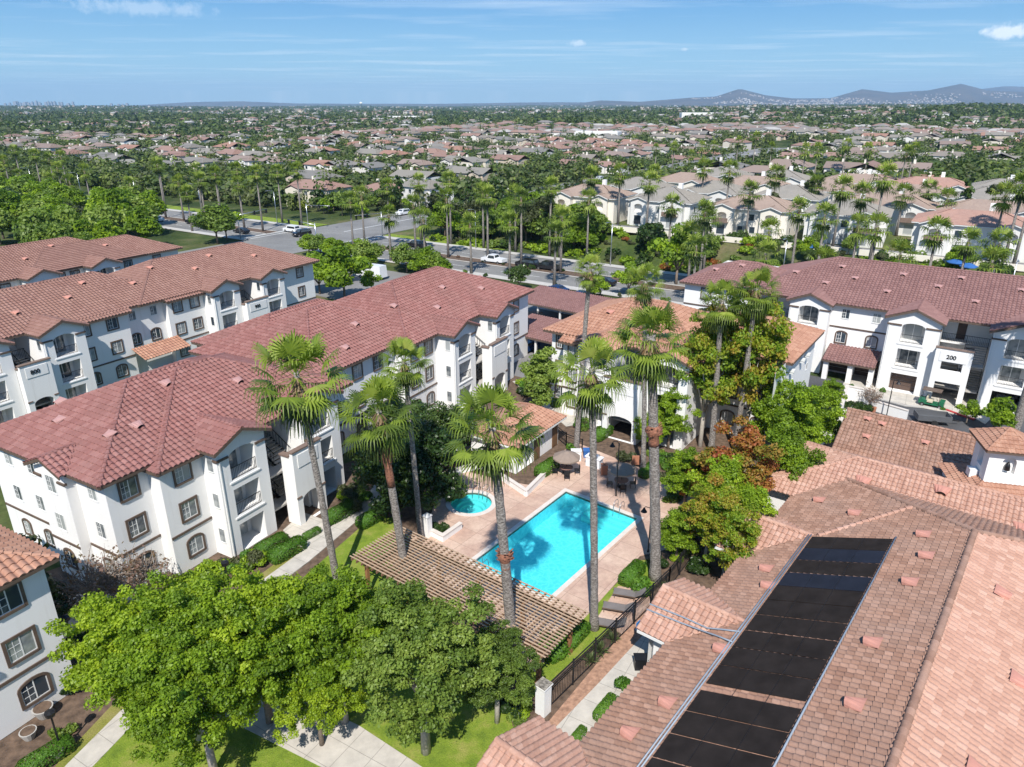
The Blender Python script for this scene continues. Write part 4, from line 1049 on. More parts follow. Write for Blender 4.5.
# pergola roof by the left block rear
B = apartment('apartment_building','white apartment block with brown-red tile roof directly behind the rose roofed block',
    (-60.1,55.8),60.5,60,14,[
    dict(k='flat',u=(0,10.4),y=0,wins=W3(3)+W3(7)), dict(k='bay',u=(10.4,15.0),y=-2.8), dict(k='stair',u=(15.0,18.1),y=-3.6,text='800'), dict(k='bay',u=(18.1,22.6),y=-2.8),
    dict(k='flat',u=(22.6,29),y=-.75,wins=W3(1.2,1.0)+W3(4.4)), dict(k='flat',u=(29,34.2),y=0,wins=[(1.0,2,.9,1.1,False),(3.8,2,.9,1.1,False),(1.0,1,.95,1.3,True),(3.6,1,1.1,1.3,True)]),
    dict(k='flat',u=(34.2,39.5),y=-.75,wins=W3(1.4)+W3(3.9)), dict(k='bay',u=(39.5,43.8),y=-2.6), dict(k='stair',u=(43.8,47.6),y=-3.6,text='900'), dict(k='bay',u=(47.6,51.6),y=-2.6),
    dict(k='flat',u=(51.6,60),y=0,wins=W3(1.6)+W3(5.6))],
    'tile_b',[dict(r=(-.6,-.6,38,14.6),hr=True),dict(r=(30.6,-.9,60.6,14.6))],
    vent_spots=[(16,4.5,0,.42),(19,2.4,0,.42),(25,3,0,.42),(28,5,0,.42),(33,3,0,.42),(37,5,0,.42),(42,3,0,.42),(46,5,0,.42),(52,3,0,.42)])
T=Tiles(); T.face([(28.6,-3.2,2.8),(34.8,-3.2,2.8),(34.8,-.8,3.8),(28.6,-.8,3.8)]); T.build('canopy_roof', MAT['tile_orange'], B)
C = apartment('apartment_building','white apartment block with brown-red roof, farthest back on the left',
    (-80.4,75.0),60.5,50,14,[dict(k='flat',u=(0,25),y=0,wins=W3(5)+W3(10)+W3(16)+W3(20)+W3(23)), dict(k='bay',u=(25,29),y=-2.4), dict(k='flat',u=(29,34),y=0,wins=W3(1.5)+W3(3.6)),
    dict(k='bay',u=(34,38),y=-2.4),dict(k='flat',u=(38,50),y=0,wins=W3(3)+W3(8))],
    'tile_b',[dict(r=(-.6,-.6,44,14.6)),dict(r=(26,-.6,50.6,11.0))],
    vent_spots=[(22,4,0,.42),(28,3,0,.42),(33,5,0,.42),(40,3,0,.42)])
D = apartment('apartment_building','white apartment block with orange tile roof behind the pool umbrellas and palms',
    (4.3,72.7),-35,23.4,15,[dict(k='flat',u=(0,2.2),y=0,wins=W3(1.2,1.1,1.3,False)), dict(k='flat',u=(2.2,4.7),y=-1.3,wins=W3(1.2,1.0)),
    dict(k='bay',u=(4.7,8.5),y=-2.6,fw=False), dict(k='stair',u=(8.5,12.3),y=-4.0), dict(k='bay',u=(12.3,16.4),y=-2.6), dict(k='flat',u=(16.4,23.4),y=4.0,wins=W3(2)+W3(5))],
    'tile_orange',[dict(r=(-.6,-.9,17.2,13.6)),dict(r=(11.5,3.3,24.0,15.6))],
    vent_spots=[(5,3,0,.42),(9,4.5,0,.42),(11,2.2,0,.42),(15.5,4,0,.42),(19,5.5,0,.42),(21.5,6.4,0,.42)])
# end wall of that block: lantern lights and small vents
for y,z in ((5.2,7.4),(9.0,7.4),(11.0,7.4)):
    m=MB(); m.box(0,-.25,-.12,.5,.25,.12); m.box(.04,-.2,-.3,.44,.2,-.121); m.build('soffit_box', MAT['frame_white'], D, M=Matrix.Translation((23.401,y,z)))
for y,z in ((6.8,5.6),(6.8,2.6),(12.5,5.6)): window(D,23.401,y,z,math.pi/2,.5,.7,trim=False,grid=False,sash=False)
E_ = apartment('apartment_building','white block with mauve roof and garages, number 200 on its stair wall',
    (23.4,94.3),-34.6,52,17,[dict(k='flat',u=(0,9.5),y=0,wins=W3(3)+W3(6.5)), dict(k='stair',u=(9.5,14.2),y=-2.4), dict(k='bay',u=(14.2,18.8),y=-1.6,fw=False),
    dict(k='flat',u=(18.8,25.4),y=0,wins=[(1.6,2,.9,1.1,False),(5.0,2,.9,1.1,False),(1.5,1,1.1,1.35,True),(4.9,1,1.1,1.35,True)],ops=[(.5,3.1,.02,2.2,.5,0),(3.6,6.2,.02,2.2,.5,0)]),
    dict(k='bay',u=(25.4,30.6),y=-3.0,garage=True,fw=False), dict(k='stair',u=(30.6,35.4),y=-4.2,text='200',arch=False,scr=3.5), dict(k='bay',u=(35.4,40.4),y=-3.0,garage='open',fw=False),
    dict(k='flat',u=(40.4,52),y=0,wins=W3(3)+W3(7))],
    'tile_mauve',[dict(r=(8,-.6,52.6,17.6)),dict(r=(-.6,-.6,14,11.4))], garage=True,
    vent_spots=[(x,y,0,.42) for x,y in ((13,4),(17,2.6),(20,4.2),(18,6.2),(24,2.4),(25,6),(29,4.5),(33,2.6),(31,6.6),(37,5.6),(38,2.6),(43,3.8),(45,6),(3,2.5),(6,4))])
T=Tiles(); T.face([(19.2,-3.6,2.5),(25.0,-3.6,2.5),(25.0,-.02,3.55),(19.2,-.02,3.55)]); T.build('canopy_roof', MAT['tile_mauve'], E_)
m=MB(); m.box(19.2,-3.62,2.3,25.0,-3.56,2.49); m.box(19.25,-3.5,2.28,25,-.02,2.34); m.build('canopy_fascia',MAT['brown'],E_)
for x in (19.4,22.1,24.4): m=MB(); m.box(x,-3.3,0,x+.55,-2.7,2.28); m.build('canopy_column',MAT['stucco'],E_)
for x in (20.6,23.7): d=MB(); [d.box(-1.28,-.04,k*.54+.02,1.28,0,k*.54+.52) for k in range(4)]; d.build('garage_door',MAT['garage'],E_,M=TR(x,.47,.03))
# corner block lower left
H_ = apartment('apartment_building','white corner block at the lower left with orange tile eave',
    (-34.6,14.0),60.5,20,12,[dict(k='flat',u=(0,13.0),y=-1.0,wins=W3(3,1.3)+W3(9,1.3)+W3(11.7,1.3)), dict(k='flat',u=(13.0,20),y=0,wins=W3(2.0,1.3)+W3(5.0,1.35))],
    'tile_orange',[dict(r=(-.6,-.6,20.6,12.6))], bands=True)
# ---- pool house ----
ph = empty('pool_house','small white pool house with orange tile roof, brown doors and open alcoves beside the planter','building',(.35,56.6,0),R(56))
w=MB(); facade(w,(0,0),(7.4,0),0,2.75,[(.35,1.35,.02,2.3,1.3,0),(1.75,2.75,.02,2.3,1.3,0)]); facade(w,(7.4,0),(7.4,5),0,2.75); facade(w,(7.4,5),(0,5),0,2.75); facade(w,(0,5),(0,0),0,2.75,[(2.2,3.4,1.0,2.2,.25,.4)]); w.build('wall',MAT['stucco'],ph)
for x in (3.5,6.75): d=MB(); d.box(-.5,-.05,.03,.5,-.002,2.15); d.box(-.42,-.07,.15,.42,-.051,2.05); d.build('door',MAT['door'],ph,M=TR(x,0,0))
d=MB(); d.box(-.1,-.3,2.0,.1,-.002,2.2); d.build('wall_lamp',MAT['black'],ph,M=TR(4.2,0,0))
T=Tiles(); hip(T,-.5,-.6,7.9,5.6,2.85,.36,back=False,runl=2.2,runr=1.6); rf=T.build('roof',MAT['tile_orange'],ph)
m=MB(); m.box(-.5,-.62,2.68,7.9,-.55,2.84); m.box(-.52,-.54,2.68,-.45,5.6,2.84); m.box(7.85,-.54,2.68,7.92,5.6,2.84); m.box(-.44,-.54,2.70,7.84,5.5,2.745); m.build('fascia',MAT['frame_white'],ph)
# ---- clubhouse in the lower right with solar pool heating ----
CO=(23.8,52.7); CT=231.2
cl = empty('clubhouse','large tiled clubhouse roof filling the lower right, with black solar mats and clay vents','building',(*CO,0),R(CT))
SL=.381; Y0,Y1,X1=1.5,25.1,47.0; RZ=3.3+SL*(Y1-Y0)/2
T=Tiles(per=.34,course=.40,hgt=.10)
T.face([(0,Y0,3.3),(X1,Y0,3.3),(X1,(Y0+Y1)/2,RZ),(11.5,(Y0+Y1)/2,RZ)])
T.face([(0,Y1,3.3),(0,Y0,3.3),(11.5,(Y0+Y1)/2,RZ)])
ym=(Y0+Y1)/2
T.caps((0,Y0,3.32),(11.5,ym,RZ+.02),.17); T.caps((11.5,ym,RZ+.02),(X1,ym,RZ+.02),.17); T.caps((0,Y1,3.32),(11.5,ym,RZ+.02),.17)
def club_gable(T2, xa, xb, yf, sl=.42, cap=.15):
    xm=(xa+xb)/2; zr=3.3+sl*(xb-xm); yb=Y0+(zr-3.3)/SL
    T2.face([(xa,Y0,3.3),(xa,yf,3.3),(xm,yf,zr),(xm,yb,zr)]); T2.face([(xb,yf,3.3),(xb,Y0,3.3),(xm,yb,zr),(xm,yf,zr)])
    T2.caps((xm,yf,zr+.02),(xm,yb,zr+.02),cap); T2.caps((xb,yf+.05,3.32),(xm,yf+.05,zr+.02),cap*.8); T2.caps((xa,yf+.05,3.32),(xm,yf+.05,zr+.02),cap*.8)
    return xm,zr
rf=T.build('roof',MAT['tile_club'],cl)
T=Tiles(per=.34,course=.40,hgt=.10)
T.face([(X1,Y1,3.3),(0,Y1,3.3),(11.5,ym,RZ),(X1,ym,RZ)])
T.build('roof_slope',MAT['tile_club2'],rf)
T=Tiles(per=.34,course=.40,hgt=.10); GS=[(20.5,26.3,-.3),(9.5,15.8,-.3),(34.8,41.2,-.9)]
for xa,xb,yf in GS: club_gable(T,xa,xb,yf)
T.caps((12.7,5.3,3.3+SL*3.8+.03),(8.2,9.6,3.3+SL*8.1+.05),.17)
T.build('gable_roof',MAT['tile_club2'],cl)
w=MB(); facade(w,(.7,Y0+.7),(X1,Y0+.7),0,3.3); facade(w,(.7,Y1-.7),(.7,Y0+.7),0,3.3); facade(w,(X1,Y1-.7),(.7,Y1-.7),0,3.3); facade(w,(X1,Y0+.7),(X1,Y1-.7),0,3.3)
for xa,xb,yf in GS:
    facade(w,(xa+.6,yf+.5),(xb-.6,yf+.5),0,3.25,[(.5,(xb-xa)-1.7,.05,2.7,-.3,0)],gable=.42*((xb-xa)/2-.6)); w.box(xa+.6,yf+.81,0,xa+.9,Y0+.69,3.2); w.box(xb-.9,yf+.81,0,xb-.6,Y0+.69,3.2)
w.build('wall',MAT['stucco'],cl)
m=MB()
for a,b in ((0,GS[1][0]),(GS[1][1],GS[0][0]),(GS[0][1],GS[2][0]),(GS[2][1],X1)): m.box(a,Y0-.03,3.1,b,Y0+.04,3.29)
for xa,xb,yf in GS:
    m.box(xb-.05,yf,3.1,xb+.02,Y0-.04,3.28); m.box(xa-.02,yf,3.1,xa+.05,Y0-.04,3.28)
m.box(0,Y0+.05,3.14,X1,Y1,3.19); m.build('fascia',MAT['frame_white'],cl)
for x in (23.4,12.65): m=MB(); m.box(-1.7,-.2,2.72,1.7,.0,2.95); m.build('beam',MAT['wood'],cl,M=TR(x,.12,0))
cz=lambda x,y: 3.3+SL*(min(y-Y0,Y1-y)) + .02
vl=[(19.5,4.2),(17.5,3.4),(26.2,4.2),(31,3.6),(9.2,6.2),(14.9,11.2),(12.2,10.6),(18,11),(24,10.6),(33.2,11.2),(28.7,11),(33.5,3.0),(7,3.4)]
vents(rf, cz, [(x,y,0,SL) for x,y in vl], 0, s=1.05)
vents(rf, cz, [(x,y,math.pi,SL) for x,y in ((13.2,17.5),(16,15.6),(19.5,19.5),(22,17),(25.5,19),(29,16.2),(20,22))], 0, s=1.05)
# solar mats
sp=MB(); mb2=MB(); x=13.0; k=0; PW=1.62
def roofp(x,y,o=.16): return (x,y,3.3+SL*(y-Y0)+o)
pan = empty('solar_pool_heater','long ladder of black solar heating mats lying on the clubhouse roof','solar panel',(*CO,0),R(CT))
ya,yb=5.0,9.5
while x < 37:
    m=MB(); x2=x+PW-.07; 
    if k==10: x+= .5; x2=x+PW-.07
    th=.03; a,b,c,d=roofp(x,ya),roofp(x2,ya),roofp(x2,yb),roofp(x,yb); dn=lambda p:(p[0],p[1],p[2]-th)
    m.add([a,b,c,d,dn(a),dn(b),dn(c),dn(d)],[(0,1,2,3),(4,5,1,0),(5,6,2,1),(6,7,3,2),(7,4,0,3)])
    m.build('mat', MAT['solar_blue'] if k in (1,3) else MAT['solar'], pan)
    x += PW; k += 1
m=MB()
for y_,r_ in ((ya-.12,.045),(ya-.28,.04),(yb+.12,.045)):
    m.tube([roofp(12.8,y_,.2),roofp(37,y_,.2)], r_, 8)
m.build('header_pipe', MAT['pipe'], pan, True)
m=MB()
for yy in (ya+1.5,ya+3.0): m.tube([roofp(12.9,yy,.185),roofp(37,yy,.185)],.009,5)
m.build('tie_strap', MAT['black'], pan)
m=MB()
gz=lambda x: 3.3+.42*(26.3-x)+.17
for xo,xe in ((24.7,24.6),(25.05,25.6)): m.tube([roofp(xe,4.85,.2),roofp((xo+xe)/2,4.0,.24),roofp(xo,3.1,.24),(xo,1.6,gz(xo)),(xo+.1,-.35,gz(xo+.1)),(xo+.1,-.42,3.2)],.045,7)
m.build('feed_pipe', MAT['pipe'], pan, True)
# ---- rear wings of the clubhouse and the bell tower ----
cw = empty('clubhouse_wing','lower tiled wing with hipped roof just behind the clubhouse ridge','building',(22.2,53.2,0),R(-36))
T=Tiles(per=.34,course=.40,hgt=.10); hip(T,0,-5.6,30,4.8,3.35,.40,runl=6); r2=T.build('roof',MAT['tile_club2'],cw)
w=MB(); w.box(.7,-4.9,0,29.3,4.1,3.3); w.build('wall',MAT['stucco'],cw)
vents(r2, lambda x,y: 3.4+.4*(y+5.6), [(7,-3,0,.4),(12,-2,0,.4),(17,-3.4,0,.4),(22,-2.6,0,.4)],0,s=1.2)
for x,s_ in ((10.2,.7),(12.4,.5)): pass
cw2 = empty('clubhouse_wing','long brown tiled wing at the back of the clubhouse beside the driveway','building',(26.7,53.6,0),R(-35))
T=Tiles(per=.34,course=.40,hgt=.10); hip(T,0,0,11,11.4,3.4,.40,hl=False,hr=False); T.build('roof',MAT['tile_club'],cw2)
T=Tiles(per=.34,course=.40,hgt=.10); hip(T,11.02,0,27,11.4,3.4,.40,hl=False,hr=True); r3=T.build('roof_section',MAT['tile_club2'],cw2)
w=MB(); w.box(.4,.7,0,26.3,10.7,3.35); w.build('wall',MAT['stucco'],cw2)
w=MB(); w.add([(.4,.7,3.3),(.4,10.7,3.3),(.4,5.7,5.3)],[(0,1,2)]); w.build('gable_wall',MAT['stucco'],cw2)
vents(r3, lambda x,y: 3.45+.4*y, [(2.2,2.6,0,.4),(3.0,4.4,0,.4),(6.5,3.4,0,.4),(1.8,4.6,0,.4),(14,3,0,.4),(17,4.2,0,.4),(16,2,0,.4)],0,s=.75)
tw = empty('bell_tower','square white bell tower with tiled pyramid roof rising from the clubhouse','tower',(35.8,46.4,0),R(-14))
w=MB()
for (p0,p1) in (((-1.35,-1.35),(1.35,-1.35)),((1.35,-1.35),(1.35,1.35)),((1.35,1.35),(-1.35,1.35)),((-1.35,1.35),(-1.35,-1.35))): facade(w,p0,p1,0,8.2,[(.9,1.8,6.3,7.6,.35,.4)])
w.build('wall',MAT['stucco'],tw)
T=Tiles(per=.3,course=.36,hgt=.06); r=1.8; z=8.15; ap=(0,0,9.3)
P4=[(-r,-r,z),(r,-r,z),(r,r,z),(-r,r,z)]
for i in range(4): T.face([P4[i],P4[(i+1)%4],ap]); T.caps(P4[i],ap,.1)
T.build('roof',MAT['tile_orange'],tw)
m=MB(); m.box(-r,-r,z-.16,r,r,z-.02); m.build('fascia',MAT['brown'],tw)
T=Tiles(per=.3,course=.36,hgt=.06); q=3.0; z0,z1=4.6,5.5
O4=[(-q,-q,z0),(q+.6,-q,z0),(q+.6,q,z0),(-q,q,z0)]; I4=[(-1.36,-1.36,z1),(1.36,-1.36,z1),(1.36,1.36,z1),(-1.36,1.36,z1)]
for i in (0,1,3): T.face([O4[i],O4[(i+1)%4],I4[(i+1)%4],I4[i]])
T.caps(O4[0],I4[0],.1); T.build('skirt_roof',MAT['tile_orange'],tw)
w=MB(); w.box(-2.6,-2.6,0,3.2,2.6,4.55); w.build('base_wall',MAT['stucco'],tw)
m=MB(); m.tube([(.0,-1.2,6.55),(0,-1.2,6.9),(0,-1.2,7.2)],[.2,.16,.05],10); m.build('bell',MAT['black'],tw,True)
m=MB(); m.box(-1.95,-.4,5.3,-1.4,.3,5.9); m.build('utility_box',MAT['frame_white'],tw)
# ---- carports ----
def carport(org, th, L, Dp, label, n):
    r=empty('carport',label,'carport',(*org,0),R(th)); T=Tiles(); T.face([(0,0,2.7),(L,0,2.7),(L,Dp,3.7),(0,Dp,3.7)]); T.build('roof',MAT['tile_mauve'],r)
    m=MB(); m.box(0,-.03,2.5,L,.03,2.69); m.box(0,Dp-.03,3.4,L,Dp+.03,3.69); m.box(-.03,.04,2.5,.03,Dp-.04,2.62); m.build('fascia',MAT['brown'],r)
    for i in range(n): p=MB(); p.box(-.12,.3,0,.12,.54,2.62); p.build('post',MAT['frame_white'],r,M=TR(.4+i*(L-.8)/(n-1),0,0))
    w=MB(); w.box(.1,Dp-.4,0,L-.1,Dp-.2,3.35); w.build('back_wall',MAT['stucco'],r); return r
carport((.2,107.2),-38,17,7,'long carport with brown-rose tile roof, the one nearer the boulevard',5)
carport((-1.2,91.0),-38,15,6.5,'carport with brown-rose tile roof between the two white blocks, the one nearer the pool',4)
# ---------------- trees, palms, shrubs near the pool ----------------------------------------------
def P0(px,py,z=0): return tuple(at(px,py,z))
FG = [('near_b',(426,752),1.0,'round green tree with a pale trunk on the lawn, the nearest to the pergola'),
 ('near_a',(345,722),.95,'bright green tree left of the pale-trunked one, in the foreground row'),
 ('near_c',(270,722),1.0,'yellow-green tree in the middle of the foreground row'),
 ('near_a',(200,738),.95,'bright green tree second from the left in the foreground row'),
 ('near_c',(158,728),.95,'leftmost yellow-green tree of the foreground row'),
 ('near_a',(215,775),.9,'lowest foreground tree, its crown nearest the bottom edge'),
 ('near_c',(176,690),.62,'small yellow-green tree behind the foreground row beside the bare trees'),
 ('near_a',(308,690),.75,'bright green tree just behind the middle of the foreground row'),
 ('near_c',(322,745),.62,'lower yellow-green tree beside the grey walk at the bottom'),
 ('near_b',(497,722),.60,'smaller green tree leaning between the pergola and the white pillar')]
for i,(k,q,s,l) in enumerate(FG): tree(k,'broadleaf_tree',P0(*q),s,l,rz=i*1.3+.4)
tree('magnolia','magnolia_tree',P0(418,516),1.0,'dark glossy tree between the white building and the spa')
tree('magnolia','magnolia_tree',P0(392,508),.9,'smaller dark glossy tree nearest the lawn left of the spa',rz=2)
tree('magnolia','magnolia_tree',P0(450,462),.70,'low dark glossy tree behind the spa wall',rz=4)
tree('magnolia','magnolia_tree',P0(428,470),.85,'dark tree in the middle of the dark glossy group, against the block',rz=3)
tree('mid_c','dark_tree',P0(392,450),.62,'dark tree squeezed against the pool side wall of the long white block')
tree('pine_light','conical_tree',P0(541,418),.93,'dense conical blue-green tree between the carport and the pool house')
TR_=[('autumn_a',700,446,.98,'tall yellow-green tree with orange tips left of the two palms'),('autumn_a',744,444,1.08,'tall tree turning orange between and behind the two palms'),
 ('green_c',668,448,.7,'green tree hiding the stair end of the orange roofed block'),('green_c',772,455,.85,'green tree right of the two palms against the white wall'),
 ('autumn_red',730,520,1.12,'rust and red leaved tree in front of the two palms'),('autumn_red',700,512,.62,'small reddish tree at the left foot of the rust coloured one'),
 ('green_c',790,470,.95,'bright green tree between the palms and the brown wing'),('green_c',812,452,.75,'green tree beside the eave of the brown wing'),
 ('green_c',778,508,.85,'green tree tucked behind the clubhouse gable'),('green_c',684,508,.62,'green tree at the back right corner of the deck'),('green_c',650,452,.5,'small green tree at the foot of the white stair wall'),('autumn_a',704,568,.66,'yellow-green tree by the deck corner behind the gable'),
 ('autumn_a',728,585,.62,'yellow-green tree squeezed between gable roof and fence'),('green_c',676,560,.5,'small light green tree at the corner of the pool deck'),
 ('green_c',745,560,.66,'green tree at the clubhouse wall under the upper gable'),('green_c',722,535,.75,'green tree in front of the rust coloured one')]
for i,(k,x,y,s_,l) in enumerate(TR_): tree(k,'liquidambar_tree' if k[0]=='a' else 'broadleaf_tree',P0(x,y),s_,l,rz=i*1.7,sz=(1.35 if y<447 else 1.0))
tree('green_c','broadleaf_tree',P0(826,418),.5,'small tree with a grey trunk beside the driveway gate')
tree('mid_b','broadleaf_tree',P0(992,432),.55,'small green tree between the garage and the bell tower')
tree('mid_b','broadleaf_tree',P0(966,424),.36,'low green tree at the garage kerb left of the bell tower')
tree('bare','thinly_leaved_tree',P0(105,628),1.05,'nearly bare grey tree in front of the lower left white walls')
tree('bare','thinly_leaved_tree',P0(142,612),.9,'nearly bare tree with brown leaves at the building corner',rz=2.5)
tree('bare','thinly_leaved_tree',P0(868,410),.55,'small bare shrub-like tree behind the white gate wall',rz=1)
tree('mid_d','broadleaf_tree',P0(22,640),.72,'dark green tree in the gap between the two left white buildings')
tree('mid_c','broadleaf_tree',P0(55,640),.5,'low dark tree beside the shaded walk at the left',rz=2)
tree('autumn_red','crape_myrtle',tuple(at(62,300,3)-Vector((0,0,3))),1.05,'reddish tree between the two rear left roofs')
tree('mid_b','broadleaf_tree',P0(345,300),1.3,'bright green tree at the far end of the rear left block')
tree('mid_b','broadleaf_tree',P0(320,294),1.0,'smaller bright green tree left of it at the rear block end',rz=1)
tree('mid_b','broadleaf_tree',P0(372,292),.55,'small round tree beside the rose roof and parked white truck',rz=3)
tree('mid_c','round_tree',P0(519,290),.55,'small round dark tree at the left end of the far carport')
tree('mid_b','broadleaf_tree',P0(628,296),.8,'bushy tree just behind the orange roof')
tree('mid_b','broadleaf_tree',P0(600,300),.6,'low bushy tree behind the orange roof left of the tall bushy one',rz=2)
for i,(x,y,s,k,l) in enumerate([(676,284,1.5,'mid_b','large bright round tree left of the mauve roof'),(650,262,1.0,'mid_c','darker tree behind the large bright round one'),
    (700,268,1.0,'mid_a','tree behind the left end of the mauve roof'),(735,262,.8,'mid_c','dark tree behind the ridge of the mauve roof left part')]): tree(k,'broadleaf_tree',P0(x,y),s,l,rz=i)
# palms : base px, crown px, horizontal distance from the camera sets the height
def npalm(bx,by,cx,cy,kind,r0,r1,cs,label,boots=None):
    b = at(bx,by,0); v = 383.5-cy; dz=-sP*FPX+cP*v; dy=cP*FPX+sP*v; t=b.y/dy
    return palm(b,((cx-512)*t,b.y,CAMH+dz*t),kind,r0,r1,cs,label,boots=boots)
npalm(338,588,296,372,'a',.25,.16,1.28,'tall fan palm leaning over the rose roof, leftmost of the pool palms')
npalm(408,592,378,408,'c',.30,.19,1.12,'fan palm with a bare red-brown collar below its crown, left of the pergola',(.60,.86))
npalm(421,540,404,360,'b',.21,.15,.82,'slimmer fan palm just right of the collared one, over the dark glossy tree')
npalm(513,662,492,424,'a',.33,.20,1.08,'fan palm standing through the pergola, left of the pool',(.42,.50))
npalm(594,628,592,368,'c',.25,.17,.95,'fan palm on the near side of the pool between water and loungers')
npalm(655,578,651,335,'b',.37,.27,1.12,'thick trunked fan palm at the near right corner of the pool deck',(.58,.66))
npalm(711,452,722,300,'a',.29,.20,.95,'left one of the two palms rising out of the autumn tree')
npalm(735,452,757,287,'b',.26,.18,.95,'right one of the two palms rising out of the autumn tree')
npalm(576,452,590,268,'c',.26,.17,.66,'very tall fan palm behind the pool umbrellas, its crown above the orange roof')
npalm(643,474,645,280,'a',.22,.16,.76,'tall fan palm behind the dining umbrella near the stairs')
npalm(1012,440,1070,262,'a',.42,.34,1.2,'palm trunk leaning at the right edge behind the bell tower')
# shrubs and hedges
for i,(k,x,y,s,l) in enumerate([('round',251,560,.95,'clipped round shrub nearest the building corner window'),('hedge',272,549,.85,'olive clipped shrub between the two bright ones at the wall'),('hedge',288,555,.95,'bright clipped oval hedge beside the walk'),
  ('hedge',312,536,.5,'small clipped shrub at the foot of the stairs'),('hedge',341,517,.95,'clipped hedge under the balconies beside the walk'),('hedge',372,522,.9,'hedge between the stairs and dark tree'),
  ('round',492,420,1.0,'round shrub at the left of the pool house roof'),('hedge',547,472,.95,'large clipped hedge in front of the pool house'),('round',573,452,.9,'round shrub beside the tall palm at the deck edge'),
  ('round',579,428,.8,'round shrub in front of the white block with the orange roof'),('hedge',602,437,.95,'yellow-green hedge below the balconies behind the umbrellas'),('hedge',560,404,.9,'low hedge along the white wall behind the conical tree'),
  ('hedge',632,578,.85,'bright hedge at the near edge of the deck beside the palm'),('round',640,592,1.0,'yellow-green shrub by the fence next to the loungers'),
  ('hedge',575,640,.8,'clipped green hedge between deck and lawn near the loungers'),('round',552,655,1.35,'big round shrub beside the pergola post'),('hedge',560,650,.9,'green hedge behind the pergola post'),
  ('round',624,689,.75,'ball shrub beside the clubhouse walk'),('hedge',606,712,.62,'oblong hedge beside the clubhouse walk'),('low',521,726,.5,'low dark shrub in the bed by the white pillar'),('hedge',578,738,.4,'clipped green shrub at the roof corner near the walk'),
  ('low',330,600,1.2,'ground shrub at the foot of the leftmost palm'),('hedge',392,552,.9,'bright hedge along the back of the pergola'),('hedge',378,560,.8,'bright hedge at the left end of the pergola'),
  ('light',190,588,1.1,'leafy shrub under the arched window of the left building'),('light',214,574,1.1,'leafy shrub beside the arched window, nearer the corner'),('dark',175,620,.9,'dark shrub below the nearly bare tree'),
  ('hedge',48,762,.8,'clipped hedge at the bottom left beside the walk'),('dark',75,690,.6,'dark shrub at the foot of the small lamp post'),('dark',60,668,.6,'dark shrub beside the shaded walk'),
  ('dark',90,640,.8,'dark shrub under the bare tree'),('dark',40,655,1.0,'dark shrub against the corner block'),('low',62,735,.7,'ground shrub at the pot by the corner block'),
  ('low',670,500,.9,'dark ground shrub at the back edge of the deck'),('hedge',684,492,.9,'green hedge at the far right edge of the deck'),('hedge',648,474,.8,'green hedge behind the dining umbrella'),
  ('olive',628,460,.8,'olive shrub in front of the stairs'),('low',455,498,.9,'low planting beside the spa, right of the white pier'),('dark',442,530,.6,'dark plants in the white edged bed'),
  ('round',850,388,.5,'small clipped shrub between the garages, left one'),('round',882,392,.5,'small clipped shrub between the garages, right one'),('round',942,410,.4,'tiny shrub beside the red kerb'),
  ('dark',860,412,.9,'dark shrub behind the driveway wall'),('dark',846,408,.7,'rounded dark shrub by the small tree'),('dark',830,420,.8,'shrub behind the white gate wall'),
  ('dark',700,572,.8,'dark shrub in the shade under the yellow-green tree'),('low',680,540,1.1,'shrub bed beyond the palm at the deck corner'),('dark',640,660,.0,'')]):
    if s: bush(k,P0(x,y,.0),s,l,rz=(R(53) if k=='hedge' else i*.7))
for x,y,s,l in ((600,652,1.0,'spiky strap leaved plant at the foot of the poolside palm'),(590,662,.9,'spiky plant on the lawn beside the fence'),(612,640,.8,'spiky plant between palm and fence'),(668,590,1.0,'spiky plant at the thick palm')): strap_plant(P0(x,y),s,l)
rs_=random.Random(44)
for zone,n_ in ((((330,520),(352,470),(372,500),(345,515)),8),(((430,440),(470,395),(500,400),(470,440)),12),(((505,405),(520,365),(545,380),(530,410)),8),(((640,478),(620,440),(700,440),(720,500),(690,495)),22),(((555,425),(560,400),(610,430),(600,445)),8),(((150,600),(120,640),(200,640),(230,590)),14),(((180,600),(240,565),(300,535),(262,575)),12),(((20,650),(60,640),(60,600),(20,600)),8),(((480,720),(520,700),(540,690),(530,735)),6),(((640,560),(700,510),(712,560),(680,590)),12)):
    for i in range(n_):
        w_=[rs_.random() for _ in zone]; sw=sum(w_); x_=sum(a*p[0] for a,p in zip(w_,zone))/sw; y_=sum(a*p[1] for a,p in zip(w_,zone))/sw
        bush(rs_.choice(['low','dark','olive','light','low','round']),P0(x_,y_),rs_.uniform(.5,.95),'low garden shrub filling a planting bed around the buildings',rs_.uniform(0,6),'low shrubs filling the planting beds')
# ---------------- pool furniture -------------------------------------------------------------------
def pergola():
    p = empty('pergola','long weathered timber pergola with a lattice of slats between the lawn and the pool','pergola',(-10.6,39.9,0),R(-36.5))
    L,W,h = 15.4,4.3,2.55
    for i in range(5):
        for y in (.5,W-.5):
            m=MB(); m.box(-.11,-.11,0,.11,.11,h); m.box(-.16,-.16,0,.16,.16,.35); m.build('post',MAT['wood_post'],p,M=TR(.7+i*(L-1.4)/4,y,0))
    for y in (.38,.62,W-.62,W-.38): m=MB(); m.box(0,y-.03,h-.02,L,y+.03,h+.22); m.build('beam',MAT['wood'],p)
    for i in range(33): x=.1+i*(L-.2)/32; m=MB(); m.box(x-.03,-.25,h+.222,x+.03,W+.25,h+.40); m.build('rafter',MAT['wood'],p)
    for i in range(19): y=-.12+i*(W+.24)/18; m=MB(); m.box(-.15,y-.035,h+.402,L+.15,y+.035,h+.455); m.build('slat',MAT['wood_white'],p)
    return p
pergola()
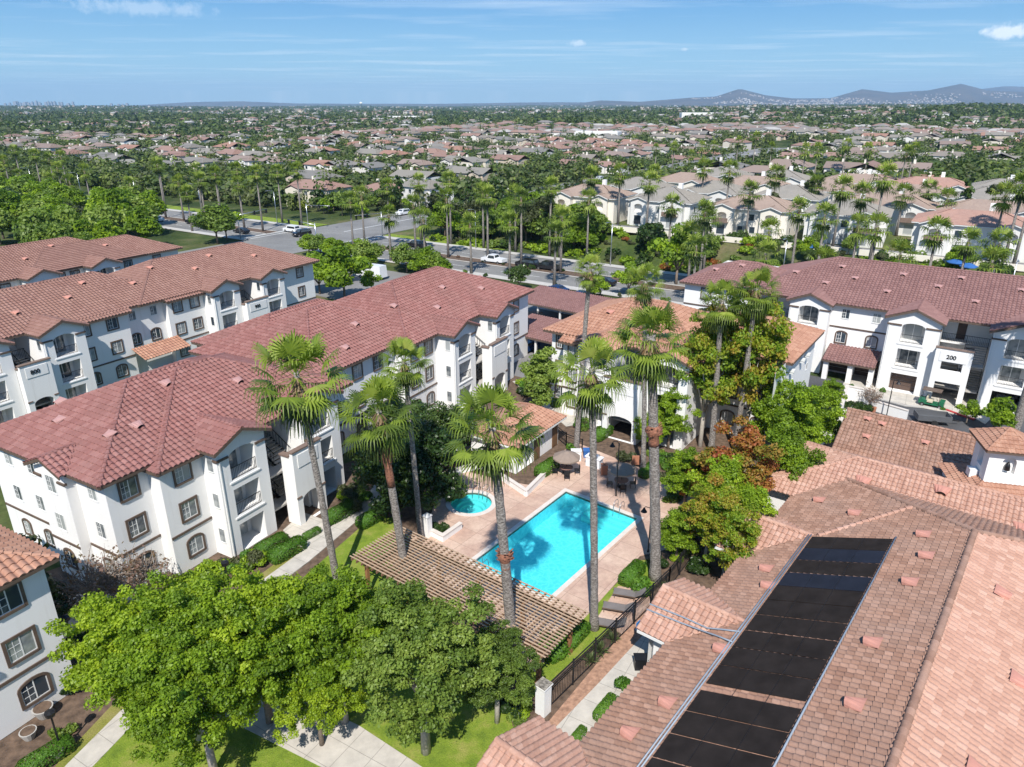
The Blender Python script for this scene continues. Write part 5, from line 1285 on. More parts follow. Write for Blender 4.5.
def lounger(loc, rz, label):
    e=empty('sun_lounger',label,'sun lounger',loc,rz,'sun loungers by the fence'); m=MB(); m.box(-.33,-.2,.33,.33,1.25,.37); m.build('seat',MAT['sling'],e)
    m=MB(); m.beam((0,-.2,.36),(0,-.85,.78),.66,.04); m.build('backrest',MAT['sling'],e)
    m=MB(); m.box(-.36,-.25,.29,-.331,1.3,.36); m.box(.331,-.25,.29,.36,1.3,.36); m.build('frame',MAT['brown'],e)
    for x in (-.34,.34):
        for y in (-.15,1.15): m=MB(); m.box(x-.02,y-.02,.02,x+.02,y+.02,.29); m.build('leg',MAT['brown'],e)
for i,(x,y,l) in enumerate([(632,598,'dark sun lounger farthest along, beside the bright shrub'),(622,612,'dark sun lounger in the middle of the three by the fence'),(612,628,'dark sun lounger of the three nearest the poolside palm')]): lounger(P0(x,y,.02),R(75),l)
def umbrella(loc, label, r=1.25, h=2.3, mat='canvas', n=8):
    e=empty('patio_umbrella',label,'umbrella',loc,.2); m=MB(); m.tube([(0,0,0),(0,0,h)],.025,8); m.build('pole',MAT['black'],e)
    m=MB(); m.tube([(0,0,0),(0,0,.08)],.28,12); m.build('base',MAT['black'],e)
    c=MB()
    for k in range(n):
        a0,a1=2*math.pi*k/n,2*math.pi*(k+1)/n; am=(a0+a1)/2
        A=(math.cos(a0)*r,math.sin(a0)*r,h-.55); B=(math.cos(a1)*r,math.sin(a1)*r,h-.55); Mm=(math.cos(am)*r*.95,math.sin(am)*r*.95,h-.56)
        a2=(math.cos(a0)*r*.5,math.sin(a0)*r*.5,h-.22); b2=(math.cos(a1)*r*.5,math.sin(a1)*r*.5,h-.22)
        c.poly([A,Mm,b2,a2]); c.poly([Mm,B,b2]); c.poly([a2,b2,(0,0,h)])
        c.poly([A,(A[0],A[1],A[2]-.13),(Mm[0],Mm[1],Mm[2]-.13),Mm]); c.poly([Mm,(Mm[0],Mm[1],Mm[2]-.13),(B[0],B[1],B[2]-.13),B])
    c.build('canopy',MAT[mat],e)
    m=MB()
    for k in range(n): a=2*math.pi*k/n; m.beam((0,0,h-.45),(math.cos(a)*r*.6,math.sin(a)*r*.6,h-.33),.02,.02)
    m.build('ribs',MAT['black'],e); return e
def patio_set(loc, label, k):
    e=empty('patio_table','round brown dining table under '+label,'table',loc,0); m=MB(); m.tube([(0,0,.70),(0,0,.74)],.62,20); m.build('tabletop',MAT['table'],e)
    for i in range(4): a=i*math.pi/2+.4; m=MB(); m.beam((math.cos(a)*.2,math.sin(a)*.2,.7),(math.cos(a)*.42,math.sin(a)*.42,0),.04,.04); m.build('leg',MAT['black'],e)
    for i in range(4):
        a=i*math.pi/2; c=empty('patio_chair',None,'chair',(loc[0]+math.cos(a)*1.0,loc[1]+math.sin(a)*1.0,loc[2]),a-math.pi/2,'dark patio chairs around the table under '+label)
        c['label']='dark metal patio chair at the table under '+label
        m=MB(); m.box(-.25,-.25,.40,.25,.25,.45); m.build('seat',MAT['black'],c); m=MB(); m.box(-.25,.2,.5,.25,.24,.92); m.build('backrest',MAT['black'],c)
        for sx in (-.22,.22):
            for sy in (-.2,.22): m=MB(); m.box(sx-.018,sy-.018,0,sx+.018,sy+.018,.4 if sy<0 else .5); m.build('leg',MAT['black'],c)
for x,y,l,s in ((621,487,'the grey-brown umbrella',1.0),(566,474,'the umbrella behind the palm',1.0)):
    umbrella(P0(x,y,.02), {'the grey-brown umbrella':'open grey-brown patio umbrella right of the palm trunk at the back of the deck','the umbrella behind the palm':'open brown patio umbrella half hidden behind the palm trunk'}[l]); patio_set(P0(x,y,.02), l, s)
g=empty('barbecue','white covered barbecue grill between the two patio umbrellas','barbecue',P0(594,466,.02),R(-35))
m=MB(); m.box(-.7,-.35,0,.7,.35,.9); m.box(-.8,-.4,.902,.8,.4,.98); m.build('cabinet',MAT['cloth_white'],g); m=MB(); m.tube([(-.45,0,1.0),(.45,0,1.0)],.3,10); m.build('hood',MAT['steel'],g)
o=MB().cbox((0,0,.45),(.55,.55,.9)); o.cbox((0,0,.93),(.6,.6,.05)); o.tube([(0,0,.96),(0,0,1.05)],.12,8); tag(o.build('waste_bin',MAT['planter']), 'terracotta coloured waste bin next to the grey-brown umbrella','bin').location=P0(604,474,.02)
o=MB().cbox((0,0,.5),(.9,.5,1.0)); o.cbox((0,0,1.03),(1.0,.6,.06)); tag(o.build('storage_cabinet',MAT['frame_white']),'white cabinet behind the umbrella half hidden by the palm','cabinet').location=P0(576,460,.02)
o=MB().cbox((0,0,.3),(.9,.7,.6)); o.cbox((0,0,.65),(.95,.75,.1)); tag(o.build('covered_stack',MAT['canvas_blue']),'blue covered stack of cushions behind the left umbrella','cushion stack').location=P0(588,456,.02)
o=MB().cbox((0,0,.7),(1.0,.12,.9)); o.cbox((-.45,0,.3),(.08,.1,.6)); o.cbox((.45,0,.3),(.08,.1,.6)); tag(o.build('notice_board',MAT['planter']),'brown notice board between the umbrella and the tall palm','sign').location=P0(637,467,.0)
def lamp_post(loc, label, h=3.6, style='arm', rz=0):
    e=empty('lamp_post',label,'lamp post',loc,rz); m=MB(); m.tube([(0,0,0),(0,0,.3),(0,0,h)],[.09,.05,.045],8); m.build('pole',MAT['black'],e)
    if style=='arm':
        m=MB(); m.tube([(0,0,h-.1),(.15,0,h+.15),(.45,0,h+.15),(.55,0,h)],.03,6); m.build('arm',MAT['black'],e)
        m=MB(); m.tube([(.55,0,h+.02),(.55,0,h-.12),(.55,0,h-.3)],[.06,.12,.24],12); m.build('lamp_shade',MAT['black'],e)
    else:
        m=MB(); m.tube([(0,0,h),(0,0,h+.05),(0,0,h+.3),(0,0,h+.38)],[.08,.22,.26,.05],8); m.build('lantern',MAT['black'],e)
    return e
lamp_post(P0(616,496),'slender black lamp post behind the grey-brown umbrella, bell shaped shade',5.0,'arm',R(180))
lamp_post(P0(648,552),'short black lamp post at the far edge of the fence beside the thick palm',3.6,'arm',R(150))
lamp_post(P0(79,664),'small black lantern post beside the shaded walk at the lower left',3.2,'lantern')
lamp_post(P0(231,598),'black lantern post by the clipped shrubs at the building corner',2.6,'lantern')
lamp_post(P0(886,418),'black lamp post by the driveway behind the brown wing',4.2,'arm')
lamp_post(P0(62,752),'short lantern post by the stone pots at the bottom left',2.4,'lantern')
# fence and pillar
def fence(pts, label, h=1.75, glass=True):
    e=empty('pool_fence',label,'fence',tuple(pts[0]),0); o=pts[0]
    for i in range(len(pts)-1):
        a,b=pts[i]-o,pts[i+1]-o; L=(b-a).length; n=max(1,round(L/2.3)); up=Vector((0,0,1)); rr=MB(); pk=MB()
        for zz,t in ((h,.07),(h-.22,.04),(.12,.05)): rr.beam(a+up*zz,b+up*zz,.05,t)
        rr.build('rail',MAT['black'],e)
        for k in range(n+1):
            p=a+(b-a)*k/n; m=MB(); m.box(p.x-.05,p.y-.05,0,p.x+.05,p.y+.05,h+.1); m.build('post',MAT['black'],e)
        c=int(L/.16)
        for k in range(c): p=a+(b-a)*(k+.5)/c; pk.box(p.x-.009,p.y-.009,.14,p.x+.009,p.y+.009,h-.24)
        pk.build('pickets',MAT['black'],e)
F0,F1,F2 = at(549,708),at(668,590),at(690,560)
fence([F0,F1,F2],'black metal picket fence between the pool lawn and the clubhouse walk')
o=MB().cbox((0,0,.95),(.62,.62,1.9)); o.cbox((0,0,1.93),(.74,.74,.08)); p_=o.build('pillar',MAT['stucco']); p_.location=P0(543,712); p_.rotation_euler=(0,0,R(50)); tag(p_,'white square pillar with a weathered cap at the near end of the black fence','pillar')
m=MB(); m.cbox((0,0,2.0),(.70,.70,.06)); m.build('cap',simple('weathered_cap',(.22,.20,.17),.9,.8,5),p_)
s_=MB().cbox((0,0,0),(.42,.03,.5)); s_=tag(s_.build('notice_sign',MAT['blue']),'small blue notice sign hanging on the black fence near the gable','sign'); s_.location=at(638,625,1.2)+Vector((0,0,0)); s_.rotation_euler=(0,0,R(50))
fence([at(540,424),at(566,446),at(582,452)],'low black fence with hedge behind the pool house',1.3)
# walls and planters
def low_wall(pts, h, w, label, z=0, name='garden_wall', mat='stucco'):
    m=MB()
    P=[at(*q,z) for q in pts]
    for i in range(len(P)-1):
        a,b=P[i],P[i+1]; d=(b-a).normalized()*w*.5
        m.beam(a-d*(1 if i==0 else .98)+Vector((0,0,h/2)),b+d+Vector((0,0,h/2)),w,h+.0005*i)
    o=m.build(name,MAT[mat]); c=MB()
    for i in range(len(P)-1):
        a,b=P[i],P[i+1]; d=(b-a).normalized()*w*.55; c.beam(a-d+Vector((0,0,h+.03+.001*i)),b+d+Vector((0,0,h+.03+.001*i)),w+.1,.06)
    c.build('cap',MAT['coping'],o); return tag(o,label,'wall')
low_wall([(457,474),(480,468),(505,482),(526,496),(544,478)],.55,.25,'low white wall curving round the pool house planter')
low_wall([(427,533),(443,541),(460,529)],.5,.25,'short white planter edge between the spa and the pergola')
o=MB().cbox((0,0,.9),(.5,.5,1.8)); o.cbox((0,0,1.83),(.6,.6,.06)); o=tag(o.build('pillar',MAT['stucco']),'white pier beside the slim palm at the end of the pergola','pillar'); o.location=P0(428,536); o.rotation_euler=(0,0,R(-36))
low_wall([(838,422),(845,399),(868,404)],1.6,.3,'white gate wall at the end of the clubhouse walk')
low_wall([(872,410),(905,420)],1.1,.25,'white low wall behind the brown roofed wing')
for i,(x,y,s,l) in enumerate([(45,716,1.0,'grey stone planter pot against the corner block'),(30,738,.8,'smaller planter pot against the corner block'),(84,612,1.0,'round concrete planter among rocks under the bare tree'),(58,756,.6,'small white pot at the foot of the lantern post')]):
    m=MB(); m.tube([(0,0,0),(0,0,.1),(0,0,.55),(0,0,.62)],[.3,.34,.5,.52],14); o=tag(m.build('planter_pot',MAT['concrete']),l,'planter'); o.location=P0(x,y); o.scale=(s,s,s); m=MB(); m.tube([(0,0,.625),(0,0,.64)],.44,14); m.build('soil',MAT['mulch'],o)
def rock(loc,s,l,g):
    m=MB(); r=random.Random(int(loc[0]*999)); m.add([(r.uniform(.7,1.1)*math.cos(a)*c,r.uniform(.7,1.1)*math.sin(a)*c,z) for z,c in ((0,1),(.3,.9),(.5,.45)) for a in np.linspace(0,6.28,8)[:-1]]+[(0,0,.55)],
      [(k*7+i,k*7+(i+1)%7,(k+1)*7+(i+1)%7,(k+1)*7+i) for k in range(2) for i in range(7)]+[(14+i,14+(i+1)%7,21) for i in range(7)])
    o=tag(m.build('boulder',MAT['concrete']),l,'rock',g); o.location=loc; o.scale=(s,s*.8,s)
for x,y in ((98,606),(104,618),(112,598),(92,624),(120,612),(78,600),(126,600),(110,626)): rock(P0(x,y),.55,'pale garden boulder in the bed under the nearly bare trees','garden boulders under the bare trees')
# ---------------- vehicles ------------------------------------------------------------------------
def car_proto(kind, mat):
    k=('car',kind,mat)
    if k in WIN: return WIN[k]
    if kind=='suv': L,W,H,pr=4.7,1.9,1.75,[(0,.35),(0,.95),(.15,1.05),(1.15,1.12),(1.6,1.7),(4.4,1.72),(4.68,1.05),(4.7,.4)]
    elif kind=='pickup': L,W,H,pr=5.4,1.95,1.85,[(0,.4),(0,1.0),(.1,1.08),(1.3,1.15),(1.75,1.8),(3.3,1.82),(3.55,1.18),(5.35,1.15),(5.4,.5)]
    elif kind=='van': L,W,H,pr=6.2,2.1,2.7,[(0,.4),(0,1.1),(.6,1.35),(1.1,2.6),(6.1,2.7),(6.2,.5)]
    else: L,W,H,pr=4.6,1.8,1.45,[(0,.32),(0,.72),(.15,.82),(1.1,.95),(1.75,1.40),(3.1,1.42),(3.9,1.02),(4.5,.95),(4.6,.4)]
    b=MB(); n=len(pr); belt=1.0 if kind!='van' else 1.5
    def wy(z): return W/2 - (.0 if z<belt else .16*(z-belt)/(H-belt+.01)) 
    V=[(x-L/2,-wy(z),z) for x,z in pr]+[(x-L/2,wy(z),z) for x,z in pr]
    b.add(V,[tuple(range(n)),tuple(range(2*n-1,n-1,-1))]+[(i,n+i,n+(i+1)%n,(i+1)%n) for i in range(n)])
    bm_=b.mesh('body',MAT[mat]); gl=MB()
    tops=[(x,z) for x,z in pr if z>belt+.25]; lo=[(x,z) for x,z in pr if abs(z-belt)<=.25]
    xa,xb=tops[0][0],tops[-1][0]; zt=min(tops[0][1],tops[-1][1])-.1; za=belt+.12
    for s in (-1,1):
        y0=s*(wy(za)+.006); y1=s*(wy(zt)+.006); f=[(xa-L/2-.05,y0,za),((xb if kind!='van' else 2.4)-L/2+.1,y0,za),((xb if kind!='van' else 2.4)-L/2-.05,y1,zt),(xa-L/2+.15,y1,zt)]
        gl.poly(f if s<0 else f[::-1])
    i=[j for j,p in enumerate(pr) if p==tops[0]][0]; p,q=pr[i-1],pr[i]; nx_=-(q[1]-p[1]); nz_=(q[0]-p[0]); ll=math.hypot(nx_,nz_); ox,oz=nx_/ll*.008,nz_/ll*.008
    def lp(a,b,f): return (a[0]+(b[0]-a[0])*f,a[1]+(b[1]-a[1])*f)
    p1,q1=lp(p,q,.15),lp(p,q,.92); gl.poly([(p1[0]-L/2+ox,-W/2+.2,p1[1]+oz),(q1[0]-L/2+ox,-W/2+.28,q1[1]+oz),(q1[0]-L/2+ox,W/2-.28,q1[1]+oz),(p1[0]-L/2+ox,W/2-.2,p1[1]+oz)][::-1])
    if kind!='van':
        i=[j for j,pp in enumerate(pr) if pp==tops[-1]][0]; p,q=pr[i],pr[i+1]; nx_=-(q[1]-p[1]); nz_=(q[0]-p[0]); ll=math.hypot(nx_,nz_); ox,oz=nx_/ll*.008,nz_/ll*.008
        p1,q1=lp(p,q,.1),lp(p,q,.85); gl.poly([(p1[0]-L/2+ox,-W/2+.28,p1[1]+oz),(q1[0]-L/2+ox,-W/2+.22,q1[1]+oz),(q1[0]-L/2+ox,W/2-.22,q1[1]+oz),(p1[0]-L/2+ox,W/2-.28,p1[1]+oz)][::-1])
    gm=gl.mesh('glass',MAT['glass_dark']); w=MB(); w.tube([(0,-.11,0),(0,.11,0)],.34,14); wm=w.mesh('wheel',MAT['rubber']); r=MB(); r.tube([(0,-.125,0),(0,.125,0)],.19,10); rm=r.mesh('rim',MAT['steel'])
    h=MB(); h.box(-.03,-.16,-.07,.0,.16,.07); hm=h.mesh('headlight',MAT['frame_white'])
    WIN[k]=(bm_,gm,wm,rm,hm,L,W,pr); return WIN[k]
def car(kind, mat, loc, rz, label, cat='car', name='parked_car', group=None):
    bm_,gm,wm,rm,hm,L,W,pr=car_proto(kind,mat); e=empty(name,label,cat,loc,rz,group); link('body',bm_,e); link('window_glass',gm,e)
    for x in (-L*.31,L*.29):
        for y in (-W/2+.08,W/2-.08): o=link('wheel',wm,e,TR(x,y,.34)); link('rim',rm,o)
    for y in (-W/2+.3,W/2-.3): link('headlight',hm,e,TR(-L/2,y,.75))
    return e
for i,(k,mt,x,y,a,l,c) in enumerate([('sedan','car_blue',556,293,-38,'dark blue car parked behind the far carport, left one','car'),('sedan','car_blue',580,299,-38,'dark blue car parked behind the far carport, right one','car'),
  ('suv','car_black',527,267,-33,'large black vehicle in the far lane of the boulevard','car'),('pickup','car_black',548,270,-33,'dark pickup behind the large black vehicle on the boulevard','pickup'),
  ('pickup','car_white',494,263,-33,'silver-white pickup in the far lane of the boulevard','pickup'),('suv','car_black',355,249,-33,'black car on the boulevard just past the crossing','car'),
  ('suv','car_white',292,232,-33,'white car turning at the crossing','car'),('sedan','car_black',193,224,147,'black car alone on the left part of the boulevard','car'),('suv','car_black',302,236,50,'dark small car in the middle of the crossing','car'),
  ('van','car_white',372,278,-33,'white truck parked beyond the rose roof at the car park','truck'),('suv','car_black',530,325,52,'dark car under the far carport','car'),('sedan','car_black',545,327,52,'dark car at the right of the far carport','car'),
  ('sedan','car_blue',525,352,52,'dark blue car in the shade of the near carport','car'),
  ('suv','car_white',403,215,57,'white car on the side street near the crossing','car'),('sedan','car_black',430,212,57,'dark car further up the side street','car')]):
    car(k,mt,P0(x,y,.0),R(a),l,c)
for i in range(16):
    s,t=(126.5 if i%2 else 117.0),-300+i*17.3+rnd.uniform(-5,5)
    if -158<t<-120 or -100<t<-60: continue
    x,y=from_st(s,t); car(['sedan','suv'][i%2],['car_white','car_grey','car_black'][i%3],(x,y,0),R(-33),['white car','grey car','black car'][i%3]+' driving on the boulevard '+('near the far kerb' if i%2 else 'near the closer kerb')+' among the palms','car','car',group='cars driving on the boulevard')
for i in range(9):
    s=200+i*23; x,y=from_st(s,-133 if i%2 else -144); car('suv' if i%3 else 'sedan',['car_grey','car_white','car_black'][i%3],(x,y,hgt(x,y)),R(57),'car on the side street beyond the crossing','car','car',group='cars on the side street beyond the crossing')
M_=Matrix.Translation((23.4,94.3,0))@Matrix.Rotation(R(-34.6),4,'Z')@Vector((37.9,-1.0,.08)); car('sedan','car_grey',tuple(M_),R(-34.6+90),'grey car standing in the open garage of the right block')
# golf cart
gc=empty('golf_cart','dark green golf cart parked at the kerb in front of building 200','golf cart',P0(931,406,.0),R(-38))
m=MB(); m.box(-1.25,-.58,.32,1.2,.58,.42); m.box(-1.25,-.58,.421,-.45,.58,.78); m.box(.75,-.55,.421,1.2,.55,.85); m.add([(.55,-.55,.421),(.75,-.55,.421),(.75,-.55,.85),(.55,.55,.421),(.75,.55,.421),(.75,.55,.85)],[(0,1,2),(3,5,4),(0,2,5,3)]); m.build('body',MAT['cart_green'],gc)
m=MB(); m.box(-.45,-.52,.55,.1,.52,.72); m.box(-.55,-.52,.72,-.42,.52,1.15); m.build('seat',MAT['cream'],gc)
m=MB(); m.box(-1.1,-.6,1.85,.75,.6,1.92); m.build('canopy',MAT['brown'],gc)
for x,y in ((-1.05,-.55),(-1.05,.55),(.7,-.55),(.7,.55)): m=MB(); m.box(x-.02,y-.02,.42,x+.02,y+.02,1.85); m.build('canopy_post',MAT['black'],gc)
for x,y in ((-.85,-.5),(-.85,.5),(.85,-.5),(.85,.5)): m=MB(); m.tube([(0,-.1,0),(0,.1,0)],.23,12); o=m.build('wheel',MAT['rubber'],gc,M=TR(x,y,.23)); m=MB(); m.tube([(0,-.11,0),(0,.11,0)],.11,8); m.build('rim',MAT['steel'],o)
m=MB(); m.tube([(.55,-.2,.8),(.4,-.2,1.05)],.02,6); m.build('steering_column',MAT['black'],gc)
# open trailer
tr=empty('utility_trailer','black open utility trailer on the driveway beside the brown roof','trailer',P0(931,423,.0),R(-12))
m=MB(); m.box(-1.6,-.8,.5,1.6,.8,.58); m.box(-1.6,-.8,.581,-1.55,.8,1.1); m.box(1.55,-.8,.581,1.6,.8,1.1); m.box(-1.549,-.8,.581,1.549,-.75,1.1); m.box(-1.549,.75,.581,1.549,.8,1.1); m.build('bed',MAT['car_grey'],tr)
for y in (-.9,.9): m=MB(); m.tube([(0,-.1,0),(0,.1,0)],.32,12); m.build('wheel',MAT['rubber'],tr,M=TR(0,y,.32))
m=MB(); m.beam((1.6,0,.5),(2.6,0,.45),.08,.08); m.build('drawbar',MAT['black'],tr)
sl_=strip('red_kerb',[(946,409),(960,414),(975,419)],.3,.15,'red_kerb',.15)
strip('kerb',[(843,392),(870,396),(905,405),(946,409)],.2,.12,'kerb',.12); slab('forecourt',[(843,384),(846,391),(905,404),(975,418),(985,424),(1000,410),(985,395),(905,375),(850,370)],.05,'walk')
m=MB(); m.tube([(0,0,0),(0,0,.55),(0,0,.7)],[.12,.11,.05],8); m.box(-.2,-.05,.4,.2,.05,.5); tag(m.build('fire_hydrant',MAT['red']),'red fire standpipe at the left end of the garage canopy','hydrant').location=P0(829,388)
m=MB(); m.tube([(0,0,0),(0,0,.8)],[.18,.25],10); tag(m.build('clay_pot',MAT['planter']),'orange clay pipe pot beside the white wall by the driveway','pot').location=P0(873,414)
m=MB(); m.box(-.35,-.25,0,.35,.25,.8); m.box(-.4,-.3,.8,.4,.3,.86); tag(m.build('planter_box',MAT['black']),'black planter box in the shade by the clubhouse entry','planter').location=P0(640,668)
# ---------------- boulevard palms, bank, villas ---------------------------------------------------
def pxy(x,y,z):
    Z=z-CAMH; d=cP*y-sP*Z
    if d<1: return None
    return 512+x/d*FPX, 383.5-(sP*y+cP*Z)/d*FPX
def vis(x,y,z=3,m=40):
    q=pxy(x,y,z); return q and -m<q[0]<1024+m and q[1]<800
for s,nm,sp in ((111.4,'on the near pavement of the boulevard',10.5),(121.5,'on the planted median of the boulevard',9.0),(134.6,'on the far verge of the boulevard',8.5)):
    t=-330
    while t<100:
        t+=sp*rnd.uniform(.8,1.25)
        if -155<t<-122: continue
        if t>5 and s<115: continue
        ss=s+rnd.uniform(-.5,.5); x,y=from_st(ss,t)
        if not vis(x,y,10) : continue
        if rnd.random()<(.45 if t<-170 else (.08 if t>-122 and t<-70 else .25)): continue
        q=pxy(x,y,12)
        H=rnd.choice([11,12,13,14,15]) if s>115 else rnd.choice([10,11,12])
        far_palm((x,y,hgt(x,y)),H,'m','fan palms '+nm,'tall fan palm standing '+nm,cs=1.15)
for px,py,H in ((618,225,12),(700,215,12),(724,228,13),(590,222,11),(646,232,11),(770,228,12),(811,222,9),(832,250,12),(853,252,11),(869,262,17),(745,240,10),(896,236,9),(1002,268,14),(1012,270,15),(990,262,12),(920,230,9),(690,262,10),(940,236,8),(652,205,9),(560,236,9)):
    p=at(px,py,4.5); far_palm((p.x,p.y,hgt(p.x,p.y)),H,'m','fan palms among the villas on the terrace','fan palm among the cream villas on the terrace beyond the boulevard',cs=1.25)
for px,py,H in ((655,170,14),(672,170,15),(700,168,15),(712,168,15),(735,172,13),(752,170,15),(690,172,12),(800,190,13),(812,190,13),(840,186,14),(862,190,13),(898,196,13),(905,196,14),(768,180,12)):
    p=at(px,py,4.5); far_palm((p.x,p.y,hgt(p.x,p.y)),H,'f','fan palms behind the villas','fan palm rising behind the villas',cs=1.2)
# trees lining the boulevard behind the left blocks, and the bank
def scatter(n, s0,s1,t0,t1, kinds, smin,smax, name, label, group, avoid=None, cat='tree'):
    for i in range(n):
        s,t=rnd.uniform(s0,s1),rnd.uniform(t0,t1); x,y=from_st(s,t)
        if not vis(x,y,4,30) or (avoid and avoid(x,y,s,t)): continue
        k=rnd.choice(kinds); tree(k,name,(x,y,hgt(x,y)),rnd.uniform(smin,smax),label,group,sz=rnd.uniform(.85,1.1))
scatter(74,70,109,-280,-150,['mid_b','mid_a','mid_b'],1.1,1.6,'broadleaf_tree','bushy tree in the green belt between the left blocks and the boulevard','trees in the belt behind the left blocks')
scatter(24,103,109.5,-125,-80,['mid_b','mid_a'],.5,.8,'broadleaf_tree','small bushy tree along the near side of the boulevard right of the crossing','small trees right of the crossing')
for px,py,s,k,l in ((132,232,1.45,'mid_b','very large bright tree beyond the rear left roofs'),(105,236,1.2,'mid_b','large bright tree left of the very large one'),(150,226,1.3,'mid_b','large bright tree right edge of the left clump'),(75,240,.9,'mid_d','olive tree in the left clump beyond the roof'),(30,236,1.1,'mid_b','bright tree at the left edge beyond the rear roof'),(8,222,1.2,'mid_c','dark tree at the left picture edge'),
    (340,282,.9,'mid_b','bright tree beside the car park entrance'),(55,228,1.0,'mid_c','dark green tree behind the left clump')): tree(k,'broadleaf_tree',P0(px,py),s,l)
scatter(40,136,150,-122,-70,['mid_b','mid_a','mid_b','mid_d'],.7,1.2,'broadleaf_tree','tree on the green slope right of the crossing beyond the boulevard','trees on the slope right of the crossing')
scatter(20,150,175,-126,-98,['mid_b','mid_a','far_e'],.7,1.0,'broadleaf_tree','tall tree behind the slope right of the crossing','trees behind the slope')
scatter(26,138,148,-78,90,['mid_a','mid_b','mid_c'],.3,.6,'broadleaf_tree','small tree on the bank below the villas','small trees on the villa bank')
i=0
for k in range(150):
    s,t=rnd.uniform(134.5,149),rnd.uniform(-112,-5); x,y=from_st(s,t)
    if not vis(x,y,3,5): continue
    kd=rnd.choice(['far','far2','far3','olive','flower' if rnd.random()<.35 else 'far2']); i+=1
    bush(kd,(x,y,hgt(x,y)-.1),rnd.uniform(.7,1.3),'low shrub on the planted bank beyond the boulevard',rnd.uniform(0,6),'shrubs on the planted bank')
for s0 in (114-1.6,121.5):
    t=-120
    while t<-20:
        t+=rnd.uniform(5,8); x,y=from_st(s0+rnd.uniform(-.8,.8)-(1.4 if s0<115 else 0),t)
        if vis(x,y,1,5): bush(rnd.choice(['far','olive','far3','dry']),(x,y,.1),rnd.uniform(.35,.6),'small clipped shrub in the planting strip along the boulevard',rnd.uniform(0,6),'shrubs in the boulevard planting strips')
for k in range(70):
    s,t=rnd.uniform(136,146.5),rnd.uniform(-8,75); x,y=from_st(s,t)
    if vis(x,y,3,5): bush(rnd.choice(['far','far2','far3']),(x,y,hgt(x,y)-.1),rnd.uniform(.9,1.5),'dense shrub on the slope between the mauve roof and the villas',rnd.uniform(0,6),'shrubs on the slope behind the mauve roof',name='slope_shrub')
def street_lamp(s,t,rot,lab,grp):
    x,y=from_st(s,t)
    if 'sl' not in PROTO:
        a=MB(); a.tube([(0,0,0),(0,0,4),(0,0,8.6)],[.12,.09,.07],8); b=MB(); b.tube([(0,0,8.5),(.6,0,9.0),(2.2,0,9.1)],.05,6); c=MB(); c.box(2.0,-.14,9.0,2.7,.14,9.12)
        PROTO['sl']=(a.mesh('pole',MAT['steel'],True),b.mesh('arm',MAT['steel'],True),c.mesh('lamp_head',MAT['steel']))
    e=empty('street_lamp',lab,'street lamp',(x,y,hgt(x,y)),R(rot),grp)
    for n_,m_ in zip(('pole','arm','lamp_head'),PROTO['sl']): link(n_,m_,e)
for t in range(-300,80,34):
    if not -156<t<-121: street_lamp(132.6,t,-123,'tall grey street lamp on the far pavement of the boulevard','street lamps on the far pavement of the boulevard')
for i,(s,t,rot,l) in enumerate(((133.0,-152,-33,'far left'),(132.9,-125,-123,'far right'),(111.3,-152,57,'near left'),(111.3,-125,147,'near right'))):
    x,y=from_st(s,t); e=empty('traffic_light','traffic light on a long mast arm at the %s corner of the crossing'%l,'traffic light',(x,y,0),R(rot))
    m=MB(); m.tube([(0,0,0),(0,0,6.2)],[.13,.09],8); m.build('pole',MAT['steel'],e,True); m=MB(); m.tube([(0,0,5.8),(9,0,6.3)],[.08,.05],6); m.build('mast_arm',MAT['steel'],e,True)
    for xx in (5,8.6): m=MB(); m.box(xx-.18,-.15,5.3,xx+.18,.15,6.3); m.build('signal_head',MAT['black'],e)
